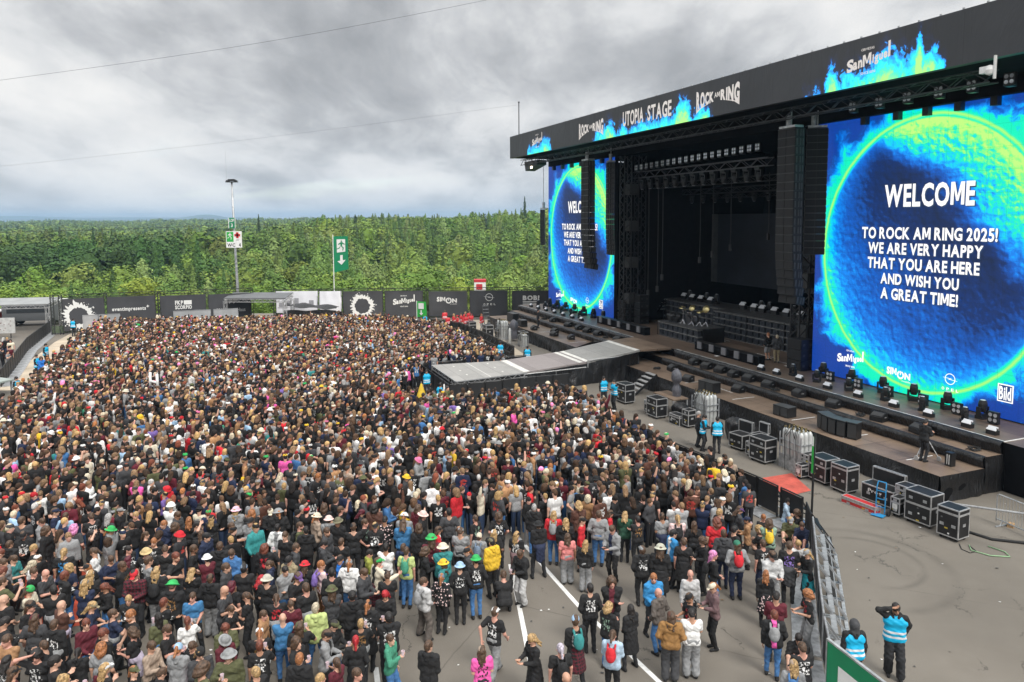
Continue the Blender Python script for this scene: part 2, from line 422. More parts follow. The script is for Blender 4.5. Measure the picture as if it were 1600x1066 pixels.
def make_tree(kind, n, seed):
    """unit-height tree: crown (V,F,shade) and trunk (V,F)"""
    r_ = np.random.default_rng(seed); Cs, Ns, Sz = [], [], []
    if kind == 'round':
        nb = 11; blobs = []
        for k in range(nb):
            h = r_.uniform(.38, .88); a_ = r_.uniform(0, 6.28); rr = .22 * math.sqrt(max(0.05, 1 - ((h - .6) / .38) ** 2)) * r_.uniform(.5, 1.1)
            blobs.append((rr * math.cos(a_), rr * math.sin(a_), h, r_.uniform(.10, .17)))
        blobs.append((0, 0, .62, .20)); blobs.append((r_.uniform(-.05, .05), 0, .84, .14))
        w_ = np.array([b_[3] ** 2 for b_ in blobs]); idx = r_.choice(len(blobs), n, p=w_ / w_.sum()); Bk = np.array(blobs)[idx]
        d = r_.normal(size=(n, 3)); d /= np.linalg.norm(d, axis=1, keepdims=True); d[:, 2] = np.where(d[:, 2] < -.5, -d[:, 2], d[:, 2])
        C = Bk[:, :3] + d * Bk[:, 3:4] * np.array([1, 1, .95]) * r_.uniform(.75, 1.08, (n, 1)); N = d + [0, 0, .25]; sz = r_.uniform(.022, .042, n) * (450 / n) ** .5
    elif kind == 'spire':
        t_ = r_.uniform(0, 1, n) ** 1.35; a_ = r_.uniform(0, 6.28, n); tier = (t_ * 11) % 1
        rad = .175 * (1 - t_) ** .85 * (1.08 - .45 * tier) * r_.uniform(.6, 1.05, n) * (1 + .15 * np.sin(3 * a_ + 9 * t_))
        C = np.stack([rad * np.cos(a_), rad * np.sin(a_), .10 + .9 * t_], 1); N = np.stack([np.cos(a_), np.sin(a_), np.full(n, .55)], 1)
        sz = (.018 + .030 * (1 - t_)) * r_.uniform(.7, 1.2, n) * (450 / n) ** .5
    else:   # 'oval' : upright loose broadleaf
        t_ = r_.uniform(0, 1, n); a_ = r_.uniform(0, 6.28, n); prof = np.sin(np.pi * np.clip(t_, 0, 1) ** .72) ** .75
        lump = 1 + .28 * np.sin(4 * a_ + 13 * t_ + seed) * np.cos(7 * t_ * 3 - 2 * a_)
        rad = .19 * prof * lump * r_.uniform(.65, 1.05, n)
        C = np.stack([rad * np.cos(a_), rad * np.sin(a_), .18 + .82 * t_], 1); N = np.stack([np.cos(a_), np.sin(a_), .5 + (t_ - .4)], 1); sz = r_.uniform(.02, .036, n) * (450 / n) ** .5
    V, F = leaf_quads(C, N, sz, r_)
    # dense inner body so the crown is not see-through in its middle
    hh = {'round': [(.0, .38), (.17, .48), (.21, .62), (.16, .8), (0, .92)], 'spire': [(.0, .1), (.11, .16), (.07, .5), (.03, .8), (0, .96)], 'oval': [(.0, .2), (.12, .38), (.14, .55), (.08, .82), (0, .95)]}[kind]
    hv, hf = tube_np([(0, 0, z_) for _, z_ in hh], [r0 * .72 for r0, _ in hh], 7)
    hv = hv + r_.normal(size=hv.shape) * .008
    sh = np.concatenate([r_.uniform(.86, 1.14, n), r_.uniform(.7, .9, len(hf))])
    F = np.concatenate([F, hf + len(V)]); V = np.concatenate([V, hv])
    tv, tf = tube_np([(0, 0, -.05), (.004, 0, .2), (-.003, .004, .45), (0, 0, .75)], [.02, .014, .010, .004])
    if kind != 'spire':
        for k in range(3):
            a_ = k * 2.1 + seed; lv, lf = tube_np([(0, 0, .3 + .08 * k), (.09 * math.cos(a_), .09 * math.sin(a_), .48 + .08 * k), (.15 * math.cos(a_), .15 * math.sin(a_), .6 + .08 * k)], [.007, .005, .002], 4)
            tf = np.concatenate([tf, lf + len(tv)]); tv = np.concatenate([tv, lv])
    return V, F, sh, tv, tf
M_leaf = attr_mat('foliage', 0.85)
M_bark = mat('bark', (0.075, 0.055, 0.038), 0.95, 0, 0.3, 3)
KINDS3 = ['round', 'spire', 'oval']
GREENS = {'round': [(.100, .165, .022), (.135, .195, .028), (.070, .125, .022), (.140, .200, .040)],
          'spire': [(.062, .115, .028), (.110, .160, .034), (.120, .170, .040), (.080, .120, .026)],
          'oval': [(.135, .205, .048), (.110, .180, .038), (.155, .210, .062), (.085, .145, .030)]}
hi = {k: [make_tree(k, 1150, 10 * i + 3) for i in range(3)] for k in KINDS3}
lo_ = {k: [make_tree(k, 420, 10 * i + 5) for i in range(4)] for k in KINDS3}
vlo = {k: [make_tree(k, 60, 10 * i + 7) for i in range(3)] for k in KINDS3}
spots = []
def scatter(th0, th1, Y0, Y1, sp, jitter=.42):
    Yv = Y0; row = 0
    while Yv < Y1:
        xs_ = np.arange(th0 * Yv, th1 * Yv, sp) + (row % 2) * sp / 2
        for X_ in xs_: spots.append((X_ + rng.uniform(-jitter, jitter) * sp, Yv + rng.uniform(-jitter, jitter) * sp))
        Yv += sp * .86; row += 1
scatter(-.80, .30, 112, 250, 7.4); n_near = len(spots)
scatter(-.80, .22, 252, 520, 8.0); n_mid = len(spots)
scatter(-.82, -.05, 530, 1900, 15)
trees = []
for i, (X_, Y_) in enumerate(spots):
    th = X_ / Y_; u = rng.random(); g = float(terrain_h(X_, Y_)); patch = math.sin(X_ * .045 + 1) + math.cos(Y_ * .05 + X_ * .02)
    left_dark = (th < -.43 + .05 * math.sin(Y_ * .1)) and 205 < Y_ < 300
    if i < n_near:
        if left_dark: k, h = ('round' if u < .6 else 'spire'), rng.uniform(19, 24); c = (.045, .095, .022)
        elif Y_ < 150: k, h = ('round' if u < .75 else 'oval'), rng.uniform(9, 13.5) - 2.5 * (Y_ < 128); c = GREENS['round'][rng.integers(4)] if u < .75 else GREENS['oval'][rng.integers(4)]; c = tuple(q * 1.1 for q in c)
        else:
            k = 'round' if u < .45 + .15 * patch else ('oval' if u < .8 else 'spire'); h = rng.uniform(11, 18.5); c = GREENS[k][rng.integers(4)]
    elif i < n_mid:
        k = 'spire' if u < .40 - .14 * patch else ('oval' if u < .7 else 'round'); h = rng.uniform(10, 20); c = GREENS[k][rng.integers(4)]
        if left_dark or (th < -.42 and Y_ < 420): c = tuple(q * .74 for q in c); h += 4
    else:
        k = 'round' if u < .6 else 'spire'; h = rng.uniform(13, 20); c = tuple(q * .95 for q in GREENS[k][rng.integers(4)])
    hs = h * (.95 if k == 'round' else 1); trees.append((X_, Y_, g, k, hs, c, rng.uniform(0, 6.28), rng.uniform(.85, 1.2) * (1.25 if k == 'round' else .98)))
for X_, Y_, h_, k in [(7.6, 430, 27, 'spire'), (-137, 400, 27, 'spire'), (-143, 395, 21, 'spire'), (-177, 380, 24, 'round'), (-131, 410, 21, 'spire'), (-106, 420, 20, 'spire'), (-60, 430, 20, 'spire'), (52, 430, 19, 'spire'), (-24, 430, 19, 'spire'), (-90, 425, 19, 'oval'), (-210, 370, 26, 'spire'), (-16, 425, 20, 'round'), (20, 428, 19, 'spire')]:
    trees.append((X_, Y_, float(terrain_h(X_, Y_)) - 1, k, h_, (.028, .055, .018), 1.0, .7))
# nearest trees that show above the fence are things of their own; the rest of the wood is one mass
order = sorted(range(n_near), key=lambda i: trees[i][1])
single = [i for i in order if -0.74 < trees[i][0] / trees[i][1] < 0.10 and trees[i][1] > 122][:150]
sset = set(single)
protos = {}
for k in KINDS3:
    for j, (V, F, sh, tv, tf) in enumerate(hi[k]):
        for ci, c in enumerate(GREENS[k]):
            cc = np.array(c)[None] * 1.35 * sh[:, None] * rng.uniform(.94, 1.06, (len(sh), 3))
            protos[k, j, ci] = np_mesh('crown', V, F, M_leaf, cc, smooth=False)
        protos[k, j, 't'] = np_mesh('trunk', tv, tf, M_bark)
TL = {'round': ('broadleaf_tree', 'bushy bright green broadleaf tree at the foot of the wood, beyond the black banner fence'),
      'oval': ('birch_tree', 'pale yellow-green upright tree at the foot of the wood, beyond the banner fence'),
      'spire': ('spruce_tree', 'pointed dark green spruce at the foot of the wood, beyond the banner fence')}
for q, i in enumerate(single):
    X_, Y_, g, k, h, c, rz, wd = trees[i]; nm, lb = TL[k]
    o = empty(nm, (X_, Y_, g), rz, label=lb, cat='tree', group=nm.replace('_', ' ') + 's at the foot of the wood'); o.scale = (h * wd, h * wd, h)
    link('crown', protos[k, q % 3, q % 4], o); link('trunk', protos[k, q % 3, 't'], o)
def merge_trees(items, lib):
    VV, FF, CC, off = [], [], [], 0
    for q, (X_, Y_, g, k, h, c, rz, wd) in enumerate(items):
        V, F, sh, tv, tf = lib[k][q % len(lib[k])]
        cs, sn = math.cos(rz), math.sin(rz); M_ = np.array([[cs * wd, sn * wd, 0], [-sn * wd, cs * wd, 0], [0, 0, 1]]) * h
        VV.append(V @ M_ + [X_, Y_, g]); FF.append(F + off); off += len(V)
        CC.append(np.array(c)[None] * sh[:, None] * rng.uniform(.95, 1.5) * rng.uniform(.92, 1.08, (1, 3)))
        if lib is not vlo:
            VV.append(tv @ M_ + [X_, Y_, g]); FF.append(tf + off); off += len(tv); CC.append(np.tile([[.07, .055, .04]], (len(tf), 1)))
    return np.concatenate(VV), np.concatenate(FF), np.concatenate(CC)
parts = [merge_trees([trees[i] for i in range(n_near) if i not in sset], hi), merge_trees(trees[n_near:n_mid] + trees[len(spots):], lo_), merge_trees(trees[n_mid:len(spots)], vlo)]
off = 0; VV, FF, CC = [], [], []
for V, F, C in parts: VV.append(V); FF.append(F + off); CC.append(C); off += len(V)
link('forest', np_mesh('forest', np.concatenate(VV), np.concatenate(FF), M_leaf, np.concatenate(CC), smooth=False), kind='stuff',
     label='mixed green forest covering the hill beyond the festival fence')

# haze: one closed volume of even, thin air
def add_haze():
    b = MB(); b.box(-9500, 9500, -400, 10400, -60, 92)
    m = bpy.data.materials.new('haze'); m.use_nodes = True; t = NT(m.node_tree); t.n.clear()
    vol = t.new('ShaderNodeVolumePrincipled', i_Color=(0.50, 0.74, 1.0, 1), i_Density=HAZE_D, i_Anisotropy=0.2)
    o = t.new('ShaderNodeOutputMaterial'); t.l.new(vol.outputs[0], o.inputs['Volume'])
    m.cycles.homogeneous_volume = True
    b.build('haze', m, kind='stuff')
HAZE_D = 0.00017

# ------------------------------------------------------------------ stage materials
def cloth_mat(name, c, rough=0.6, sheen=0.0):
    m = bpy.data.materials.new(name); m.use_nodes = True; MATS[name] = m
    t = NT(m.node_tree); b = t.n['Principled BSDF']; P = t.new('ShaderNodeTexCoord').outputs['Object']
    b.inputs['Base Color'].default_value = tuple(c) + (1,); b.inputs['Roughness'].default_value = rough
    h = t.m('ADD', t.noise(P, 1.3, 5, 0.6, 0.8), t.m('MULTIPLY', t.noise(t.mapping(P, sc=(3, 3, .6)), 1.0, 4, .6, 1.5), 1.0))
    t.set(b, 'Normal', t.new('ShaderNodeBump', i_Strength=0.9, i_Distance=0.12, i_Height=h).outputs[0])
    return m
M_skirt = cloth_mat('black_stage_cloth', (0.011, 0.011, 0.012), 0.42)
def deck_mat(name, c1, c2, seam, sx, sy, rough=0.6):
    m = bpy.data.materials.new(name); m.use_nodes = True; MATS[name] = m
    t = NT(m.node_tree); b = t.n['Principled BSDF']; P = t.new('ShaderNodeTexCoord').outputs['Object']
    x, y, z = t.xyz(P)
    c = t.mix(t.ramp(t.noise(P, 0.8, 6, .65), [(.3, 0.0), (.7, 1.0)]), c1, c2)
    c = t.mix(t.ramp(t.noise(P, 5, 6, .75), [(.5, 0.0), (.8, .55)]), c, tuple(k * .5 for k in c1))
    cell = t.new('ShaderNodeTexWhiteNoise', noise_dimensions='2D', i_Vector=t.vec(t.m('FLOOR', t.m('DIVIDE', x, sx)), t.m('FLOOR', t.m('DIVIDE', y, sy)), 0.0)).outputs[0]
    c = t.mix(t.m('MULTIPLY', cell, .4), c, tuple(min(1, k * 1.5) for k in c2))
    fx = t.m('ABSOLUTE', t.m('SUBTRACT', t.m('FRACT', t.m('DIVIDE', x, sx)), .5)); fy = t.m('ABSOLUTE', t.m('SUBTRACT', t.m('FRACT', t.m('DIVIDE', y, sy)), .5))
    line = t.m('MAXIMUM', t.m('GREATER_THAN', fx, .5 - .018 / sx), t.m('GREATER_THAN', fy, .5 - .018 / sy))
    c = t.mix(t.m('MULTIPLY', line, seam), c, tuple(k * .25 for k in c1))
    t.set(b, 'Base Color', c); b.inputs['Roughness'].default_value = rough
    return m
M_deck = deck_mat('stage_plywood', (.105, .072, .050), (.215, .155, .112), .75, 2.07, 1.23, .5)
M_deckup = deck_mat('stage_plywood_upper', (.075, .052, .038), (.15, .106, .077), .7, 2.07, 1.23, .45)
M_runway = deck_mat('runway_grey_floor', (.24, .235, .22), (.31, .30, .285), .5, 4.8, 1.3, .6)
M_ramp = deck_mat('ramp_mauve_floor', (.19, .165, .16), (.235, .21, .205), .4, 9, 2.2, .7)
M_bandw = mat('pale_floor_tape', (.62, .61, .57), .7, 0, .12, 3)

stage = empty('festival_stage', O0, RS, label='huge black open-air festival stage with wide dark roof and stepped plywood decks', cat='stage')
def sbox(u0, u1, v0, v1, z0, z1, mb): return mb.box(-u1, -u0, v0, v1, z0, z1)
def top_sheet(name, u0, u1, v0, v1, z, m):
    b = MB(); b.add([(-u1, v0, z), (-u0, v0, z), (-u0, v1, z), (-u1, v1, z)], [(0, 1, 2, 3)]); return b.build(name, m, stage, fix=False)
DU = 50.8
b = MB(); sbox(0, DU, .03, 2.6, .02, 1.04, b); b.build('lower_deck', M_blackmatt, stage)
top_sheet('lower_deck_floor', 0, DU, .02, 2.47, 1.046, M_deck)
b = MB(); sbox(.0, DU, 2.5, 3.5, .02, 1.49, b); b.build('middle_step', M_blackmatt, stage)
top_sheet('middle_step_floor', 0, DU, 2.5, 3.46, 1.496, M_deck)
b = MB(); sbox(-6, DU + .4, 3.48, 22, .02, 1.99, b); b.build('upper_deck', M_blackmatt, stage)
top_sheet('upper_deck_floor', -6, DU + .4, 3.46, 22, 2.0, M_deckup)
def skirt(u0, u1, v, z0, z1, seed, slope=0.0, name='stage_skirt', amp=.045, m=None, dirn='v', parent=None):
    r_ = np.random.default_rng(seed); ph = r_.uniform(0, 6.28, 12)
    L = abs(u1 - u0); n = max(8, int(L * 9)); b = MB()
    def fn(a, q):
        s_ = a * L; z_ = z1 + (z0 - z1) * q
        d = amp * (math.sin(s_ * 5.1 + ph[0] + 1.5 * math.sin(s_ * .7 + ph[1])) * .5 + math.sin(s_ * 2.3 + q * 2 + ph[2]) * .7 + .6 * math.sin(s_ * 9 + ph[3] + 3 * q) * q) * (.25 + q)
        d += slope * q + .03 * math.sin(q * 7 + s_ * 1.1 + ph[4])
        return (-(u0 + (u1 - u0) * a), v - d, z_) if dirn == 'v' else (-(v) + d, u0 + (u1 - u0) * a, z_)
    b.grid(fn, n, 9)
    return b.build(name, m or M_skirt, parent or stage, smooth=True)
skirt(0, DU, -.03, 0.02, 1.06, 1, .12)
# rolled cloth edges hanging over the two steps
def roll(u0, u1, v, z0, z1, seed, name='step_drape'):
    ph = np.random.default_rng(seed).uniform(0, 6.28, 6); L = u1 - u0; b = MB()
    prof = [(.10, z1 + .01), (.02, z1 + .025), (-.07, z1 - .02), (-.14, z1 - .13), (-.12, (z0 + z1) / 2), (-.05, z0 + .02)]
    def fn(a, q):
        i = q * (len(prof) - 1); k = min(int(i), len(prof) - 2); f_ = i - k
        y_ = prof[k][0] * (1 - f_) + prof[k + 1][0] * f_; z_ = prof[k][1] * (1 - f_) + prof[k + 1][1] * f_; s_ = a * L
        w_ = .03 * math.sin(s_ * 2.7 + ph[0] + math.sin(s_ * .6)) + .02 * math.sin(s_ * 7 + ph[1] + q * 4)
        return (-(u0 + a * L), v + y_ - w_ * q * 1.4, z_ + w_ * .5 * (q > .1))
    b.grid(fn, int(L * 8), 10); b.build(name, M_skirt, stage, smooth=True)
roll(0, 22.7, 2.47, 1.05, 1.50, 3); roll(28.3, DU, 2.47, 1.05, 1.50, 4)
roll(0, 22.7, 3.43, 1.5, 2.01, 5); roll(28.3, DU, 3.43, 1.5, 2.01, 6)
skirt(-.02, 2.55, -.02, .02, 1.06, 8, .02, 'side_skirt', .03, None, 'u'); skirt(2.45, 3.5, -.03, .02, 1.5, 9, .02, 'side_skirt', .03, None, 'u')
skirt(3.46, 12, -.04, .02, 2.0, 10, .05, 'side_skirt', .04, None, 'u')
b = MB()   # pale edge trims and tape lines on the decks
sbox(0, 22.7, 3.52, 3.56, 2.004, 2.03, b); sbox(28.3, DU, 3.52, 3.56, 2.004, 2.03, b); b.box(.0, .03, 3.5, 9, 2.004, 2.03)
for u_ in (1.9, 5.2, 8.4, 12.9, 17.3, 33, 39, 44):
    sbox(u_, u_ + .05, .5, 2.0, 1.05, 1.053, b)
for u_ in (6.5, 10.6, 15.4): sbox(u_ - 1.2, u_, 1.5, 1.55, 1.05, 1.053, b)
for u_, v_ in ((19.5, 5), (21, 5.4), (24, 9), (17.5, 7.5), (30, 6), (33, 5), (15.2, 6.9)): sbox(u_, u_ + 1.8, v_, v_ + .06, 2.004, 2.007, b); sbox(u_, u_ + .25, v_ - .6, v_ - .3, 2.004, 2.007, b)
b.build('edge_trim', M_white, stage)

# roof, towers and drapes
b = MB(); sbox(-4, 49.5, 2.35, 24, 16.95, 19.0, b); b.build('roof', M_blackmatt, stage)
b = MB(); sbox(-4, 51, 22.3, 22.8, 2, 16.94, b); sbox(-4.4, -4.1, 7.6, 22.3, 2, 16.94, b); sbox(50.6, 51, 7.6, 22.3, 2.0, 16.94, b); b.build('back_drape', M_blackmatt, stage)
b = MB(); sbox(13.75, 14.1, 7.2, 22, 2, 16.9, b); b.build('wing_drape', M_blackmatt, stage); b = MB(); sbox(35.9, 36.2, 7.2, 22, 2, 16.9, b); b.build('wing_drape', M_blackmatt, stage)
b = MB(); sbox(-4, 49.3, 6.1, 6.5, 16.2, 16.9, b); b.build('header_drape', M_blackmatt, stage)
def truss(mb, p, q, w_=.5, chords=4, r_=.028, step=.6, vert=False):
    p, q = Vector(p), Vector(q); d = (q - p).normalized(); L = (q - p).length
    up = Vector((0, 0, 1)) if abs(d.z) < .9 else Vector((1, 0, 0)); sd_ = d.cross(up).normalized() * w_ / 2; up = sd_.cross(d).normalized() * w_ / 2
    cs = [sd_ + up, up - sd_, -up - sd_, sd_ - up]
    for c_ in cs: mb.bar(p + c_, q + c_, r_ * 2)
    n = int(L / step)
    for i in range(n):
        a_, b_ = p + d * (L * i / n), p + d * (L * (i + 1) / n)
        for k in range(4):
            c0, c1 = cs[k], cs[(k + 1) % 4]
            if i % 2: c0, c1 = c1, c0
            mb.bar(a_ + c0, b_ + c1, r_ * 1.2)
M_truss = mat('black_truss', (.03, .03, .032), .5, .3, .2, 3)
for u_, nm in ((14.9, 0), (35.3, 1)):
    b = MB()
    for v_ in (6.9, 8.3): truss(b, (-u_, v_, 2), (-u_, v_, 16.2), .7, r_=.04)
    for z_ in (5, 8, 11, 14): b.bar((-u_, 6.9, z_), (-u_, 8.3, z_), .08)
    b.build('tower', M_truss, stage)
    b = MB()
    for z_ in (4.1, 7.2, 10.3, 13.4): b.cbox(-u_, 7.5, z_, .75, .9, .9)
    b.build('cable_panel', mat('dark_grey_panel', (.04, .04, .04), .7), stage)
for v_, z_ in ((3.2, 16.5), (8.0, 14.6), (10, 13.7), (13, 13.2), (16, 12.9)):
    b = MB(); u0_, u1_ = (1, 49) if v_ < 4 else ((19.0, 35.5) if v_ < 9 else (15, 35.6)); truss(b, (-u1_, v_, z_), (-u0_, v_, z_), .5 if v_ < 9 else .4, step=.8); b.build('roof_truss', M_truss if v_ > 9 else (M_truss if v_ < 4 else mat('grey_truss', (.10, .10, .11), .5, .5)), stage)

# runway into the crowd
runway = empty('stage_runway', O0, RS, label='grey runway with black skirt reaching from the stage into the crowd', cat='runway')
RW = [(-12.3, 22.5, 27.8, 1.22), (-7.4, 23.15, 27.35, 1.24), (-2.9, 23.5, 27.6, 1.5), (1.2, 23.6, 27.95, 1.98), (3.55, 23.2, 28.3, 2.02)]
for i in range(4):
    (v0, a0, b0, z0), (v1, a1, b1, z1) = RW[i], RW[i + 1]
    b = MB(); zz_ = (z0 + .006 * (i % 2), z1 + .006 * (i % 2))
    b.add([(-b0, v0, zz_[0]), (-a0, v0, zz_[0]), (-a1, v1, zz_[1]), (-b1, v1, zz_[1]), (-b0, v0, z0 - .12), (-a0, v0, z0 - .12), (-a1, v1, z1 - .12), (-b1, v1, z1 - .12)], [(0, 1, 2, 3), (7, 6, 5, 4), (0, 4, 5, 1), (1, 5, 6, 2), (3, 2, 6, 7), (0, 3, 7, 4)])
    b.build(('level_floor', 'ramp_floor', 'ramp_floor', 'link_floor')[i], (M_runway, M_ramp, M_runway, M_deck)[i], runway)
def rw(v_):
    for i in range(4):
        if RW[i][0] <= v_ <= RW[i + 1][0] or i == 3:
            f_ = (v_ - RW[i][0]) / (RW[i + 1][0] - RW[i][0]); return [RW[i][k] * (1 - f_) + RW[i + 1][k] * f_ for k in (1, 2, 3)]
b = MB()
for v_, w_ in ((-7.6, .45), (-3.5, .3), (-3.0, .3), (.85, .35)):
    a0, b0, z0 = rw(v_); a1, b1, z1 = rw(v_ + w_)
    b.add([(-b0 + .05, v_, z0 + .012), (-a0 - .05, v_, z0 + .012), (-a1 - .05, v_ + w_, z1 + .012), (-b1 + .05, v_ + w_, z1 + .012)], [(0, 1, 2, 3)])
a0, b0, z0 = rw(-10); b.add([(-b0, -10, 1.236), (-a0, -10, 1.236), (-a0, -9.94, 1.236), (-b0, -9.94, 1.236)], [(0, 1, 2, 3)])
for k in range(6): b.add([(-26.9 + k % 3 * 1.4, -11.2 + 2.4 * (k // 3), 1.236), (-26.6 + k % 3 * 1.4, -11.2 + 2.4 * (k // 3), 1.236), (-26.6 + k % 3 * 1.4, -11.1 + 2.4 * (k // 3), 1.236), (-26.9 + k % 3 * 1.4, -11.1 + 2.4 * (k // 3), 1.236)], [(0, 1, 2, 3)])
b.build('pale_stripe', M_bandw, runway, fix=False)
# truss edge of the level end and the cloth below
b = MB()
ends = [(-RW[1][2] - .04, RW[1][0]), (-RW[0][2] - .04, RW[0][0] - .04), (-RW[0][1] + .04, RW[0][0] - .04), (-RW[1][1] + .04, RW[1][0])]
for (x0, y0), (x1, y1) in zip(ends, ends[1:]):
    b.bar((x0, y0, 1.19), (x1, y1, 1.19), .06); b.bar((x0, y0, .95), (x1, y1, .95), .05); n = int(math.hypot(x1 - x0, y1 - y0) / .35)
    for i in range(n):
        f0, f1 = i / n, (i + 1) / n; b.bar((x0 + (x1 - x0) * f0, y0 + (y1 - y0) * f0, .95 if i % 2 else 1.19), (x0 + (x1 - x0) * f1, y0 + (y1 - y0) * f1, 1.19 if i % 2 else .95), .03)
b.build('edge_truss', M_alu, runway)
b = MB()
for (u0, v0, z0), (u1, v1, z1) in [((23.1, -7.6, 1.12), (23.45, -3.0, 1.15)), ((23.4, -2.9, 1.62), (23.5, 1.0, 1.7))]:
    b.tube([(-u0, v0 - .05, z0), (-u1, v1, z1)], .035, 6); b.tube([(-u0, v0, z0), (-u0, v0, z0 - .5)], .03, 6); b.tube([(-(u0 + u1) / 2, (v0 + v1) / 2, (z0 + z1) / 2), (-(u0 + u1) / 2, (v0 + v1) / 2, (z0 + z1) / 2 - .3)], .03, 6)
b.build('side_rail', M_alu, runway)
def poly_skirt(pts, seed, parent, name='skirt', flare=.12):
    """pts: (x, y, ztop) polyline, cloth to the ground with folds"""
    ph = np.random.default_rng(seed).uniform(0, 6.28, 6); b = MB(); tot = 0
    for (x0, y0, z0), (x1, y1, z1) in zip(pts, pts[1:]):
        L = math.hypot(x1 - x0, y1 - y0); nx_, ny_ = (y1 - y0) / L, -(x1 - x0) / L
        def fn(a, q, x0=x0, y0=y0, z0=z0, x1=x1, y1=y1, z1=z1, nx_=nx_, ny_=ny_, L=L, tot=tot):
            s_ = tot + a * L; e_ = min(1, a * L / .3, (1 - a) * L / .3)
            d = .07 * (math.sin(s_ * 3.3 + ph[0] + 1.4 * math.sin(s_ * .8)) + .6 * math.sin(s_ * 7.7 + ph[1] + 2 * q)) * (.15 + q) * e_ + flare * q + .04 * math.sin(5 * q + s_ * 1.5) * e_
            return (x0 + (x1 - x0) * a + nx_ * d, y0 + (y1 - y0) * a + ny_ * d, (z0 + (z1 - z0) * a) * (1 - q) + .01)
        b.grid(fn, max(6, int(L * 8)), 9); tot += L
    b.build(name, M_skirt, parent, smooth=True)
poly_skirt([(-28.3, 0, 1.9), (-27.95, 1.0, 1.86)][::-1] + [(-RW[2][2], RW[2][0], 1.4), (-RW[1][2], RW[1][0], 1.14), (-RW[0][2], RW[0][0], 1.0), (-RW[0][1], RW[0][0], 1.0), (-RW[1][1], RW[1][0], 1.14), (-RW[2][1], RW[2][0], 1.4), (-23.4, 1.0, 1.86), (-22.8, -.1, 1.9)], 21, runway)

